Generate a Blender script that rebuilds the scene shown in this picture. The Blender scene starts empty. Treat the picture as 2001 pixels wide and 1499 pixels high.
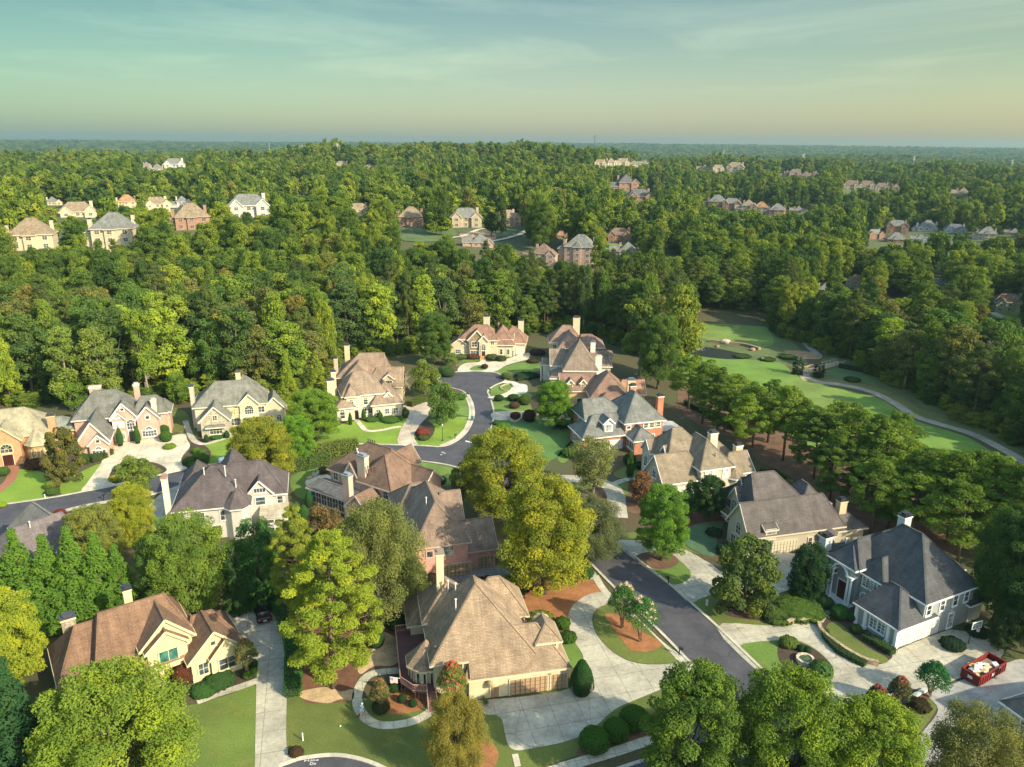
import bpy, math, random
import numpy as np
from mathutils import Vector, Matrix
from mathutils.geometry import tessellate_polygon
R = math.radians
random.seed(7); RNG = np.random.default_rng(11)
SC = bpy.context.scene; COL = SC.collection

# ---------------------------------------------------------------- camera
CAMH = 66.0; FOC = 1500.0; PITCH = math.atan((750-281)/1500.0); ROLL = R(0.45)
_f = np.array([0, math.cos(PITCH), -math.sin(PITCH)])
_u0 = np.array([0, math.sin(PITCH), math.cos(PITCH)]); _r0 = np.array([1.0, 0, 0])
_r = _r0*math.cos(ROLL)+_u0*math.sin(ROLL); _u = -_r0*math.sin(ROLL)+_u0*math.cos(ROLL)
cd = bpy.data.cameras.new('camera'); cam = bpy.data.objects.new('camera', cd); COL.objects.link(cam)
cd.sensor_width = 36.0; cd.lens = 36.0*FOC/2001.0; cd.clip_start = 0.5; cd.clip_end = 40000
M = Matrix(((_r[0], _u[0], -_f[0], 0), (_r[1], _u[1], -_f[1], 0), (_r[2], _u[2], -_f[2], CAMH), (0, 0, 0, 1)))
cam.matrix_world = M
SC.camera = cam
HAZE = 1.05e-4

# ---------------------------------------------------------------- sun, sky, exposure
SUN_AZ = R(126); SUN_EL = R(31)          # azimuth clockwise from the view direction (+Y)
sd = Vector((math.sin(SUN_AZ)*math.cos(SUN_EL), math.cos(SUN_AZ)*math.cos(SUN_EL), math.sin(SUN_EL)))
sl = bpy.data.lights.new('sun', 'SUN'); sl.energy = 3.5; sl.angle = R(0.6); sl.color = (1.0, 0.86, 0.62)
so = bpy.data.objects.new('sun', sl); COL.objects.link(so)
so.rotation_euler = (-sd).to_track_quat('-Z', 'Y').to_euler()
SC.view_settings.view_transform = 'Standard'; SC.view_settings.look = 'None'
SC.view_settings.exposure = 1.26; SC.view_settings.gamma = 1.0
SC.render.engine = 'CYCLES'
SC.cycles.max_bounces = 5; SC.cycles.diffuse_bounces = 3; SC.cycles.transparent_max_bounces = 6
SC.cycles.transmission_bounces = 2; SC.cycles.glossy_bounces = 2; SC.cycles.volume_bounces = 0
W = bpy.data.worlds.new('World'); SC.world = W; W.use_nodes = True
nt = W.node_tree; nt.nodes.clear()
def wn(t, **k):
    n = nt.nodes.new(t)
    for a, b in k.items(): setattr(n, a, b)
    return n
out = wn('ShaderNodeOutputWorld'); bg = wn('ShaderNodeBackground'); bg.inputs[1].default_value = 0.15
sky = wn('ShaderNodeTexSky', sky_type='NISHITA', sun_disc=False, sun_elevation=SUN_EL, sun_rotation=SUN_AZ)
sky.air_density = 1.3; sky.dust_density = 1.0; sky.ozone_density = 1.5
tc = wn('ShaderNodeTexCoord'); sx = wn('ShaderNodeSeparateXYZ'); nt.links.new(tc.outputs['Generated'], sx.inputs[0])
def wmath(op, a, b=None, clamp=False):
    n = wn('ShaderNodeMath', operation=op, use_clamp=clamp)
    for i, v in enumerate((a, b)):
        if v is None: continue
        if isinstance(v, (int, float)): n.inputs[i].default_value = v
        else: nt.links.new(v, n.inputs[i])
    return n.outputs[0]
def wmix(f, a, b, mode='MIX'):
    n = wn('ShaderNodeMix', data_type='RGBA', blend_type=mode)
    for i, v in ((0, f), (6, a), (7, b)):
        if isinstance(v, (int, float)): n.inputs[i].default_value = v
        elif isinstance(v, tuple): n.inputs[i].default_value = (*v, 1)
        else: nt.links.new(v, n.inputs[i])
    return n.outputs[2]
def wramp(v, stops):
    n = wn('ShaderNodeValToRGB'); el = n.color_ramp.elements
    while len(el) < len(stops): el.new(0.5)
    for e, (p, c) in zip(el, stops): e.position = p; e.color = (*c, 1)
    nt.links.new(v, n.inputs[0]); return n.outputs[0]
# colour cast of the evening air: green-blue away from the sun, yellow towards it
side = wmath('MULTIPLY_ADD', sx.outputs[0], 0.9); side.node.inputs[2].default_value = 0.5; side.node.use_clamp = True
tint = wramp(side, [(0.0, (0.84, 0.97, 0.91)), (0.28, (0.90, 0.97, 0.91)), (0.55, (0.96, 0.97, 0.92)), (0.8, (0.97, 0.98, 0.90)), (1.0, (1.02, 0.98, 0.82))])
up = wmath('MULTIPLY', sx.outputs[2], 3.0, True)
vert = wramp(up, [(0.0, (0.62, 0.66, 0.74)), (0.05, (0.60, 0.65, 0.70)), (0.12, (0.56, 0.62, 0.63)), (0.30, (0.47, 0.54, 0.51)), (0.50, (0.38, 0.46, 0.44)), (0.66, (0.8, 0.84, 0.8)), (0.85, (1.05, 1.02, 0.95))])
c1 = wmix(1.0, sky.outputs[0], tint, 'MULTIPLY'); c1 = wmix(1.0, c1, vert, 'MULTIPLY')
lowc = wramp(side, [(0.0, (0.40, 0.44, 0.44)), (0.25, (0.49, 0.51, 0.51)), (0.5, (0.57, 0.565, 0.58)), (0.8, (0.63, 0.62, 0.63)), (1.0, (0.66, 0.645, 0.64))])
lowm = wramp(sx.outputs[2], [(0.17, (1, 1, 1)), (0.30, (0, 0, 0))])
c1 = wmix(lowm, c1, wmix(1.0, c1, lowc, 'MULTIPLY'))
# thin high cloud streaks
zc = wmath('MAXIMUM', sx.outputs[2], 0.02)
cmb = wn('ShaderNodeCombineXYZ')
nt.links.new(wmath('DIVIDE', sx.outputs[0], zc), cmb.inputs[0]); nt.links.new(wmath('DIVIDE', sx.outputs[1], zc), cmb.inputs[1])
mp = wn('ShaderNodeMapping'); mp.inputs['Rotation'].default_value = (0, 0, R(12)); mp.inputs['Scale'].default_value = (0.42, 0.30, 1); mp.inputs['Location'].default_value = (3.1, 0.7, 0)
nt.links.new(cmb.outputs[0], mp.inputs[0])
n1 = wn('ShaderNodeTexNoise'); n1.inputs['Scale'].default_value = 0.8; n1.inputs['Detail'].default_value = 9; n1.inputs['Roughness'].default_value = 0.62; n1.inputs['Distortion'].default_value = 0.6
nt.links.new(mp.outputs[0], n1.inputs[0])
cl = wramp(n1.outputs[0], [(0.47, (0, 0, 0)), (0.68, (1, 1, 1))])
hi = wramp(sx.outputs[2], [(0.05, (0, 0, 0)), (0.12, (1, 1, 1))])
cf = wmath('MULTIPLY', cl, hi); cf = wmath('MULTIPLY', cf, 0.65)
hs = wmix(1.0, c1, (1.75, 1.45, 1.25), 'MULTIPLY')
c2 = wmix(cf, c1, hs)
nt.links.new(c2, bg.inputs[0]); nt.links.new(bg.outputs[0], out.inputs[0])

# ---------------------------------------------------------------- helpers: picture -> ground
def T(x, y):
    """height of the land at x, y (arrays or floats)"""
    x = np.asarray(x, float); y = np.asarray(y, float)
    d = np.hypot(x, y)
    def ss(a, b, v): t = np.clip((v-a)/(b-a), 0, 1); return t*t*(3-2*t)
    left = 1-ss(-40, 160, x-0.12*(y-350))
    h = 17*ss(300, 400, d)*left
    h = h + 5*ss(380, 560, d)*(1-left)
    h = h + 5*ss(600, 900, d)
    az = np.degrees(np.arctan2(x, np.maximum(y, 1e-3)))
    amp = 1+17*ss(-22, -9, az)-9*ss(4, 13, az)-4*ss(16, 28, az)+2.5*np.sin(az*0.9+1)+1.5*np.sin(az*2.3)
    h = h + amp*ss(820, 1200, d)*(1-ss(1450, 2100, d))
    h = h + (3.2*np.sin(d*0.0125+az*0.11+0.6)+2.0*np.sin(d*0.021-az*0.19)+1.6*np.sin(x*0.017+1.1))*ss(480, 640, d)*(1-ss(1500, 2200, d))
    h = h - 16*ss(1500, 2300, d)*left - 3*ss(1500, 2300, d)
    h = h + 15*np.exp(-((az-24)/4.5)**2)*ss(2300, 2700, d)*(1-ss(2900, 3400, d))
    far = ss(3800, 7200, d)*(47+4.0*np.sin(x*0.0011+1.0)+3*np.sin(x*0.0031+y*0.0009)+2*np.sin(x*0.0072)) 
    far = far*(1-0.18*ss(1200, 5200, x))*(1-0.08*ss(0, 3500, -x))
    h = h + far
    return h
def ray(px, py):
    d = (px-1000.5)/FOC*_r-(py-749.5)/FOC*_u+_f
    return d
def G(px, py, z=0.0):
    d = ray(px, py); t = (z-CAMH)/d[2]
    return Vector((d[0]*t, d[1]*t, z))
def GT(px, py):
    """where the ray through a picture point meets the land"""
    d = ray(px, py); d = d/np.linalg.norm(d); t = 50.0
    while t < 9000:
        x, y, z = d[0]*t, d[1]*t, CAMH+d[2]*t
        if z <= T(x, y): break
        t += max(0.5, t*0.003)
    return Vector((x, y, float(T(x, y))))
def PX(x, y, z):
    q0, q1, q2 = x, y, z-CAMH
    k = q0*_f[0]+q1*_f[1]+q2*_f[2]
    return 1000.5+FOC*(q0*_r[0]+q1*_r[1]+q2*_r[2])/k, 749.5-FOC*(q0*_u[0]+q1*_u[1]+q2*_u[2])/k
def height_to(p, topy):
    """height of something standing at p whose top shows at picture row topy"""
    lo, hi = 0.0, 60.0
    for _ in range(30):
        m = (lo+hi)/2
        if PX(p.x, p.y, p.z+m)[1] > topy: lo = m
        else: hi = m
    return lo
def mpp(p): return (p.x*_f[0]+p.y*_f[1]+(p.z-CAMH)*_f[2])/FOC

# ---------------------------------------------------------------- helpers: objects
def tag(o, label=None, cat=None, group=None, kind=None):
    if label: o['label'] = label
    if cat: o['category'] = cat
    if group: o['group'] = group
    if kind: o['kind'] = kind
    return o
def link(name, data, parent=None, loc=None, rz=0.0):
    o = bpy.data.objects.new(name, data); COL.objects.link(o)
    if parent is not None: o.parent = parent
    if loc is not None: o.location = loc
    if rz: o.rotation_euler = (0, 0, rz)
    return o
def empty(name, loc, rz=0.0, scale=1.0):
    o = link(name, None, None, loc, rz); o.scale = (scale,)*3 if isinstance(scale, (int, float)) else scale
    o.empty_display_size = 0.5
    return o
def rawmesh(name, verts, faces, mats, mi=None, smooth=False, uv=True):
    me = bpy.data.meshes.new(name); me.from_pydata([tuple(v) for v in verts], [], faces)
    for m in (mats if isinstance(mats, (list, tuple)) else [mats]): me.materials.append(m)
    if mi is not None: me.polygons.foreach_set('material_index', mi)
    if smooth: me.polygons.foreach_set('use_smooth', [True]*len(faces))
    if uv and faces:
        ul = me.uv_layers.new(name='UVMap'); uvs = np.zeros(len(me.loops)*2)
        for p in me.polygons:
            n = p.normal
            if abs(n.z) > 0.995: a = Vector((1, 0, 0)); b = Vector((0, 1, 0))
            else:
                a = Vector((-n.y, n.x, 0)).normalized(); b = n.cross(a)
            for li in p.loop_indices:
                v = me.vertices[me.loops[li].vertex_index].co
                uvs[2*li] = v.dot(a); uvs[2*li+1] = v.dot(b)
        ul.data.foreach_set('uv', uvs)
    me.update(); return me
class MB:
    """collects shapes into one mesh"""
    def __init__(s): s.v = []; s.f = []; s.m = []
    def add(s, vs, fs, m=0):
        o = len(s.v); s.v += [tuple(v) for v in vs]; s.f += [tuple(i+o for i in f) for f in fs]; s.m += [m]*len(fs); return s
    def box(s, x0, x1, y0, y1, z0, z1, m=0):
        vs = [(x0, y0, z0), (x1, y0, z0), (x1, y1, z0), (x0, y1, z0), (x0, y0, z1), (x1, y0, z1), (x1, y1, z1), (x0, y1, z1)]
        return s.add(vs, [(0, 3, 2, 1), (4, 5, 6, 7), (0, 1, 5, 4), (1, 2, 6, 5), (2, 3, 7, 6), (3, 0, 4, 7)], m)
    def slab(s, pts, dz, m=0):
        """polygon (counter-clockwise from above) given thickness dz downwards"""
        n = len(pts); lo = [(p[0], p[1], p[2]-dz) for p in pts]
        fs = [tuple(range(n)), tuple(range(2*n-1, n-1, -1))]+[((i+1) % n, i, n+i, n+(i+1) % n) for i in range(n)]
        return s.add(list(pts)+lo, fs, m)
    def bar(s, p, q, w, h, m=0, up=(0, 0, 1)):
        p = Vector(p); q = Vector(q); d = (q-p)
        if d.length < 1e-5: return s
        d.normalize(); u = Vector(up); a = d.cross(u)
        if a.length < 1e-4: u = Vector((1, 0, 0)); a = d.cross(u)
        a.normalize(); b = a.cross(d); a = a*w/2; b = b*h/2
        vs = [p-a-b, p+a-b, p+a+b, p-a+b, q-a-b, q+a-b, q+a+b, q-a+b]
        return s.add(vs, [(0, 1, 2, 3), (7, 6, 5, 4), (1, 0, 4, 5), (2, 1, 5, 6), (3, 2, 6, 7), (0, 3, 7, 4)], m)
    def tube(s, pts, rs, n=8, m=0, cap=True):
        base = len(s.v); P = [Vector(p) for p in pts]
        for i, p in enumerate(P):
            d = (P[min(i+1, len(P)-1)]-P[max(i-1, 0)]).normalized()
            a = d.cross(Vector((0, 0, 1)))
            if a.length < 1e-3: a = Vector((1, 0, 0))
            a.normalize(); b = d.cross(a)
            r = rs[i] if isinstance(rs, (list, tuple)) else rs
            for k in range(n):
                t = 2*math.pi*k/n; s.v.append(tuple(p+a*math.cos(t)*r+b*math.sin(t)*r))
        for i in range(len(P)-1):
            for k in range(n):
                k2 = (k+1) % n
                s.f.append((base+i*n+k, base+i*n+k2, base+(i+1)*n+k2, base+(i+1)*n+k)); s.m.append(m)
        if cap:
            s.f.append(tuple(base+k for k in range(n-1, -1, -1))); s.m.append(m)
            s.f.append(tuple(base+(len(P)-1)*n+k for k in range(n))); s.m.append(m)
        return s
    def lathe(s, cx, cy, prof, n=16, m=0, a0=0.0, a1=2*math.pi):
        full = abs(a1-a0-2*math.pi) < 1e-6; base = len(s.v); k_ = n if full else n+1
        for r, z in prof:
            for k in range(k_):
                t = a0+(a1-a0)*k/n; s.v.append((cx+r*math.cos(t), cy+r*math.sin(t), z))
        for i in range(len(prof)-1):
            for k in range(n):
                k2 = (k+1) % k_
                s.f.append((base+i*k_+k, base+i*k_+k2, base+(i+1)*k_+k2, base+(i+1)*k_+k)); s.m.append(m)
        return s
    def mesh(s, name, mats, smooth=False): return rawmesh(name, s.v, s.f, mats, s.m, smooth)
    def build(s, name, mats, parent=None, loc=None, rz=0.0, smooth=False):
        return link(name, s.mesh(name, mats, smooth), parent, loc, rz)

# ---------------------------------------------------------------- materials
MATS = {}
def newmat(name):
    m = bpy.data.materials.new(name); m.use_nodes = True; n = m.node_tree; n.nodes.clear()
    o = n.nodes.new('ShaderNodeOutputMaterial'); b = n.nodes.new('ShaderNodeBsdfPrincipled'); n.links.new(b.outputs[0], o.inputs[0])
    return m, n, b, o
def nd(n, t, ins=None, **k):
    x = n.nodes.new(t)
    for a, b in k.items(): setattr(x, a, b)
    for a, b in (ins or {}).items():
        if isinstance(b, bpy.types.NodeSocket): n.links.new(b, x.inputs[a])
        else: x.inputs[a].default_value = b
    return x
def ramp(n, fac, stops):
    x = n.nodes.new('ShaderNodeValToRGB'); el = x.color_ramp.elements
    while len(el) < len(stops): el.new(0.5)
    for e, (p, c) in zip(el, stops):
        e.position = p; e.color = (*c, 1) if isinstance(c, tuple) else (c, c, c, 1)
    n.links.new(fac, x.inputs[0]); return x.outputs[0]
def mix(n, f, a, b, mode='MIX'):
    x = n.nodes.new('ShaderNodeMix'); x.data_type = 'RGBA'; x.blend_type = mode
    for i, v in ((0, f), (6, a), (7, b)):
        if isinstance(v, (int, float)): x.inputs[i].default_value = v
        elif isinstance(v, tuple): x.inputs[i].default_value = (*v, 1) if len(v) == 3 else v
        else: n.links.new(v, x.inputs[i])
    return x.outputs[2]
def pos(n): return n.nodes.new('ShaderNodeNewGeometry').outputs['Position']
def noise_(n, vec, sc, det=4, rough=0.55, dist=0.0):
    return nd(n, 'ShaderNodeTexNoise', {'Vector': vec, 'Scale': sc, 'Detail': det, 'Roughness': rough, 'Distortion': dist}).outputs['Fac']
def sc3(c, k): return tuple(min(1, x*k) for x in c)
def cached(f):
    def g(*a):
        key = (f.__name__,)+a
        if key not in MATS: MATS[key] = f(*a)
        return MATS[key]
    return g
@cached
def shingle(col):
    m, n, b, o = newmat('roof_shingle')
    uv = n.nodes.new('ShaderNodeUVMap').outputs[0]
    br = nd(n, 'ShaderNodeTexBrick', {'Vector': uv, 'Color1': (*sc3(col, 1.14), 1), 'Color2': (*sc3(col, 0.86), 1), 'Mortar': (*sc3(col, 0.62), 1), 'Scale': 1.0, 'Mortar Size': 0.022, 'Mortar Smooth': 0.3, 'Bias': 0.0, 'Brick Width': 0.8, 'Row Height': 0.17})
    c = mix(n, 1.0, br.outputs[0], ramp(n, noise_(n, pos(n), 0.55, 5), [(0.3, 0.74), (0.72, 1.28)]), 'MULTIPLY')
    c = mix(n, 1.0, c, ramp(n, noise_(n, pos(n), 9.0, 2), [(0.3, 0.7), (0.7, 1.3)]), 'MULTIPLY')
    # run-off streaks down the slope
    st = nd(n, 'ShaderNodeMapping', {'Vector': uv, 'Scale': (1.6, 0.12, 1)})
    c = mix(n, 1.0, c, ramp(n, noise_(n, st.outputs[0], 1.0, 3), [(0.35, 0.86), (0.65, 1.1)]), 'MULTIPLY')
    n.links.new(c, b.inputs['Base Color']); b.inputs['Roughness'].default_value = 0.9
    bp = nd(n, 'ShaderNodeBump', {'Strength': 0.35, 'Distance': 0.03, 'Height': br.outputs['Fac']}); bp.invert = True
    n.links.new(bp.outputs[0], b.inputs['Normal']); return m
@cached
def brick(col):
    m, n, b, o = newmat('brick')
    uv = n.nodes.new('ShaderNodeUVMap').outputs[0]
    br = nd(n, 'ShaderNodeTexBrick', {'Vector': uv, 'Color1': (*sc3(col, 1.25), 1), 'Color2': (*sc3(col, 0.75), 1), 'Mortar': (*sc3(col, 1.35), 1), 'Scale': 1.0, 'Mortar Size': 0.012, 'Brick Width': 0.24, 'Row Height': 0.085})
    c = mix(n, 1.0, br.outputs[0], ramp(n, noise_(n, pos(n), 0.9, 5), [(0.3, 0.84), (0.7, 1.16)]), 'MULTIPLY')
    n.links.new(c, b.inputs['Base Color']); b.inputs['Roughness'].default_value = 0.85; return m
@cached
def stone(col):
    m, n, b, o = newmat('fieldstone')
    v = nd(n, 'ShaderNodeTexVoronoi', {'Vector': pos(n), 'Scale': 2.6})
    e = nd(n, 'ShaderNodeTexVoronoi', {'Vector': pos(n), 'Scale': 2.6}, feature='DISTANCE_TO_EDGE')
    c = mix(n, v.outputs['Color'], sc3(col, 0.65), sc3(col, 1.3))
    c = mix(n, ramp(n, e.outputs[0], [(0.02, 0.0), (0.08, 1.0)]), sc3(col, 0.5), c)
    n.links.new(c, b.inputs['Base Color']); b.inputs['Roughness'].default_value = 0.85; return m
@cached
def paint(col, rough=0.6, var=0.06):
    m, n, b, o = newmat('painted_surface')
    c = mix(n, 1.0, (*col, 1), ramp(n, noise_(n, pos(n), 0.7, 6, 0.65), [(0.28, 1-2.2*var), (0.7, 1+var)]), 'MULTIPLY')
    n.links.new(c, b.inputs['Base Color']); b.inputs['Roughness'].default_value = rough; return m
@cached
def gloss(col, rough=0.2, metal=0.0):
    m, n, b, o = newmat('glossy_paint')
    b.inputs['Base Color'].default_value = (*col, 1); b.inputs['Roughness'].default_value = rough; b.inputs['Metallic'].default_value = metal
    return m
@cached
def glass(col=(0.035, 0.05, 0.06)):
    m, n, b, o = newmat('window_glass')
    c = mix(n, ramp(n, noise_(n, pos(n), 1.3, 2), [(0.4, 0.0), (0.62, 1.0)]), sc3(col, 0.7), sc3(col, 2.4))
    n.links.new(c, b.inputs['Base Color']); b.inputs['Roughness'].default_value = 0.08; return m
@cached
def concrete(col, joint=3.4, crack=0.5):
    m, n, b, o = newmat('concrete')
    p = pos(n)
    c = mix(n, ramp(n, noise_(n, p, 0.22, 6, 0.62), [(0.32, 0.0), (0.66, 1.0)]), sc3(col, 0.66), sc3(col, 1.15))
    c = mix(n, 1.0, c, ramp(n, noise_(n, p, 1.7, 6, 0.7), [(0.3, 0.78), (0.6, 1.08)]), 'MULTIPLY')
    c = mix(n, 1.0, c, ramp(n, noise_(n, p, 14.0, 3), [(0.3, 0.88), (0.7, 1.1)]), 'MULTIPLY')
    rot = nd(n, 'ShaderNodeMapping', {'Vector': p, 'Rotation': (0, 0, R(-14))})
    if joint:
        br = nd(n, 'ShaderNodeTexBrick', {'Vector': rot.outputs[0], 'Color1': (1, 1, 1, 1), 'Color2': (1, 1, 1, 1), 'Mortar': (0.62, 0.6, 0.55, 1), 'Scale': 1.0, 'Mortar Size': 0.045, 'Brick Width': joint, 'Row Height': joint})
        br.offset = 0.0; c = mix(n, 1.0, c, br.outputs[0], 'MULTIPLY')
    if crack:
        w = nd(n, 'ShaderNodeTexNoise', {'Vector': p, 'Scale': 0.8, 'Detail': 3})
        wv = nd(n, 'ShaderNodeVectorMath', {0: p, 1: w.outputs['Color']}, operation='ADD')
        e = nd(n, 'ShaderNodeTexVoronoi', {'Vector': wv.outputs[0], 'Scale': 0.17}, feature='DISTANCE_TO_EDGE')
        cr = ramp(n, e.outputs[0], [(0.002, 0.6), (0.010, 1.0)])
        sel = ramp(n, noise_(n, p, 0.13, 2), [(0.47, 0.0), (0.53, 1.0)])
        c = mix(n, 1.0, c, mix(n, sel, (1, 1, 1), cr), 'MULTIPLY')
    n.links.new(c, b.inputs['Base Color']); b.inputs['Roughness'].default_value = 0.9; return m
@cached
def asphalt():
    m, n, b, o = newmat('asphalt'); p = pos(n)
    c = mix(n, ramp(n, noise_(n, p, 0.35, 7, 0.65), [(0.3, 0.0), (0.7, 1.0)]), (0.040, 0.041, 0.052), (0.080, 0.080, 0.092))
    c = mix(n, 1.0, c, ramp(n, noise_(n, p, 12.0, 3), [(0.25, 0.65), (0.75, 1.4)]), 'MULTIPLY')
    w = nd(n, 'ShaderNodeTexNoise', {'Vector': p, 'Scale': 0.5, 'Detail': 3})
    wv = nd(n, 'ShaderNodeVectorMath', {0: p, 1: w.outputs['Color']}, operation='ADD')
    e = nd(n, 'ShaderNodeTexVoronoi', {'Vector': wv.outputs[0], 'Scale': 0.12}, feature='DISTANCE_TO_EDGE')
    c = mix(n, ramp(n, e.outputs[0], [(0.003, 0.5), (0.008, 0.0)]), c, (0.022, 0.022, 0.026))
    n.links.new(c, b.inputs['Base Color']); b.inputs['Roughness'].default_value = 0.85; return m
@cached
def grass(col, stripes=0.0, ang=0.0):
    m, n, b, o = newmat('grass'); p = pos(n)
    c = mix(n, ramp(n, noise_(n, p, 0.10, 5, 0.6), [(0.3, 0.0), (0.7, 1.0)]), sc3(col, 0.72), sc3(col, 1.25))
    c = mix(n, ramp(n, noise_(n, p, 0.33, 6, 0.7), [(0.52, 0.0), (0.8, 0.7)]), c, (col[0]*1.9, col[1]*1.15, col[2]*1.2))
    c = mix(n, 1.0, c, ramp(n, noise_(n, p, 5.0, 5, 0.75), [(0.25, 0.55), (0.75, 1.45)]), 'MULTIPLY')
    if stripes:
        rt = nd(n, 'ShaderNodeMapping', {'Vector': p, 'Rotation': (0, 0, ang)})
        wv = nd(n, 'ShaderNodeTexWave', {'Vector': rt.outputs[0], 'Scale': 0.35, 'Distortion': 0.6, 'Detail': 2})
        c = mix(n, 1.0, c, ramp(n, wv.outputs[1], [(0.3, 1-stripes), (0.7, 1+stripes)]), 'MULTIPLY')
    n.links.new(c, b.inputs['Base Color']); b.inputs['Roughness'].default_value = 0.95
    bp = nd(n, 'ShaderNodeBump', {'Strength': 0.6, 'Distance': 0.05, 'Height': noise_(n, p, 9.0, 4, 0.8)}); n.links.new(bp.outputs[0], b.inputs['Normal'])
    return m
@cached
def mulch(col):
    m, n, b, o = newmat('mulch'); p = pos(n)
    c = mix(n, ramp(n, noise_(n, p, 0.4, 6, 0.7), [(0.3, 0.0), (0.7, 1.0)]), sc3(col, 0.6), sc3(col, 1.3))
    c = mix(n, 1.0, c, ramp(n, noise_(n, p, 7.0, 4, 0.8), [(0.25, 0.5), (0.75, 1.5)]), 'MULTIPLY')
    n.links.new(c, b.inputs['Base Color']); b.inputs['Roughness'].default_value = 0.95; return m
@cached
def bark(col):
    m, n, b, o = newmat('bark')
    c = mix(n, 1.0, (*col, 1), ramp(n, noise_(n, pos(n), 3.0, 5, 0.7), [(0.25, 0.5), (0.75, 1.5)]), 'MULTIPLY')
    n.links.new(c, b.inputs['Base Color']); b.inputs['Roughness'].default_value = 0.95; return m
@cached
def leafmat(kind):
    """leaves: the object's own colour varied leaf by leaf, clump by clump"""
    m = bpy.data.materials.new('foliage'); m.use_nodes = True; n = m.node_tree; n.nodes.clear()
    o = n.nodes.new('ShaderNodeOutputMaterial'); oi = n.nodes.new('ShaderNodeObjectInfo')
    at = nd(n, 'ShaderNodeAttribute', attribute_name='tint')
    if kind == 'own': c = oi.outputs['Color']
    else:
        c = ramp(n, oi.outputs['Random'], kind_stops[kind])
    br = nd(n, 'ShaderNodeMath', {0: at.outputs['Fac'], 1: 1.0}, operation='MULTIPLY')
    v = ramp(n, br.outputs[0], [(0.0, (0.50, 0.58, 0.72)), (0.5, (1.0, 1.0, 1.0)), (1.0, (1.75, 1.45, 0.9))])
    c = mix(n, 1.0, c, v, 'MULTIPLY')
    d = nd(n, 'ShaderNodeBsdfDiffuse', {'Color': c, 'Roughness': 0.6})
    tcol = mix(n, 1.0, c, (1.5, 1.35, 0.5), 'MULTIPLY')
    tr = nd(n, 'ShaderNodeBsdfTranslucent', {'Color': tcol})
    s = nd(n, 'ShaderNodeMixShader', {0: 0.22, 1: d.outputs[0], 2: tr.outputs[0]})
    n.links.new(s.outputs[0], o.inputs[0]); return m
kind_stops = {
 'far': [(0.0, (0.050, 0.100, 0.030)), (0.22, (0.080, 0.140, 0.032)), (0.45, (0.112, 0.176, 0.034)), (0.7, (0.155, 0.222, 0.036)), (0.92, (0.205, 0.270, 0.038)), (1.0, (0.150, 0.150, 0.045))],
}
WHITE = (0.66, 0.65, 0.60)
# ---------------------------------------------------------------- trees: leaf clouds on limbs
def leafcloud(name, C, N, S, TI, mats, mi=None, asp=0.62):
    C = np.asarray(C, float); n = len(C); N = np.asarray(N, float)
    N = N/np.maximum(np.linalg.norm(N, axis=1, keepdims=True), 1e-6)
    rv = RNG.normal(size=(n, 3)); A = np.cross(N, rv); A /= np.maximum(np.linalg.norm(A, axis=1, keepdims=True), 1e-6)
    B = np.cross(N, A); S = np.asarray(S, float).reshape(-1, 1)/2
    A = A*S; B = B*S*asp; k = RNG.uniform(-0.35, 0.35, (n, 1))*S
    V = np.stack([C-A, C-B+N*k, C+A, C+B+N*k], 1).reshape(-1, 3)
    me = bpy.data.meshes.new(name); me.vertices.add(4*n); me.vertices.foreach_set('co', V.ravel())
    me.loops.add(4*n); me.loops.foreach_set('vertex_index', np.arange(4*n))
    me.polygons.add(n); me.polygons.foreach_set('loop_start', np.arange(0, 4*n, 4))
    try: me.polygons.foreach_set('loop_total', np.full(n, 4))
    except Exception: pass
    for m in (mats if isinstance(mats, list) else [mats]): me.materials.append(m)
    if mi is not None: me.polygons.foreach_set('material_index', np.asarray(mi, np.int32))
    a = me.attributes.new('tint', 'FLOAT', 'FACE'); a.data.foreach_set('value', np.clip(TI, 0, 1).astype(np.float32))
    me.update(calc_edges=True); return me
def blobs_to_leaves(P, RB, nl, s, zs=0.8, low=-0.45, outward=0.75, tvar=0.16, depth=0.25, seed=0):
    rng = np.random.default_rng(seed); C = []; N = []; S = []; TI = []
    tot = sum(r*r for r in RB)
    for p, r in zip(P, RB):
        k = max(6, int(nl*r*r/tot)); d = rng.normal(size=(k*2, 3)); d /= np.linalg.norm(d, axis=1, keepdims=True)
        d = d[(d[:, 2] > low) | (rng.random(k*2) < 0.35)][:k]; k = len(d)
        rad = r*(1-depth*rng.random((k, 1))**1.6+0.10*rng.normal(size=(k, 1)))
        C.append(np.asarray(p)+d*rad*np.array([1, 1, zs]))
        N.append(d*outward+rng.normal(size=(k, 3))*0.45+np.array([0, 0, 0.18]))
        S.append(s*rng.uniform(0.65, 1.35, k)); t = 0.5+rng.normal()*tvar
        TI.append(t+rng.normal(size=k)*0.07)
    return np.vstack(C), np.vstack(N), np.concatenate(S), np.concatenate(TI)
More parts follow.
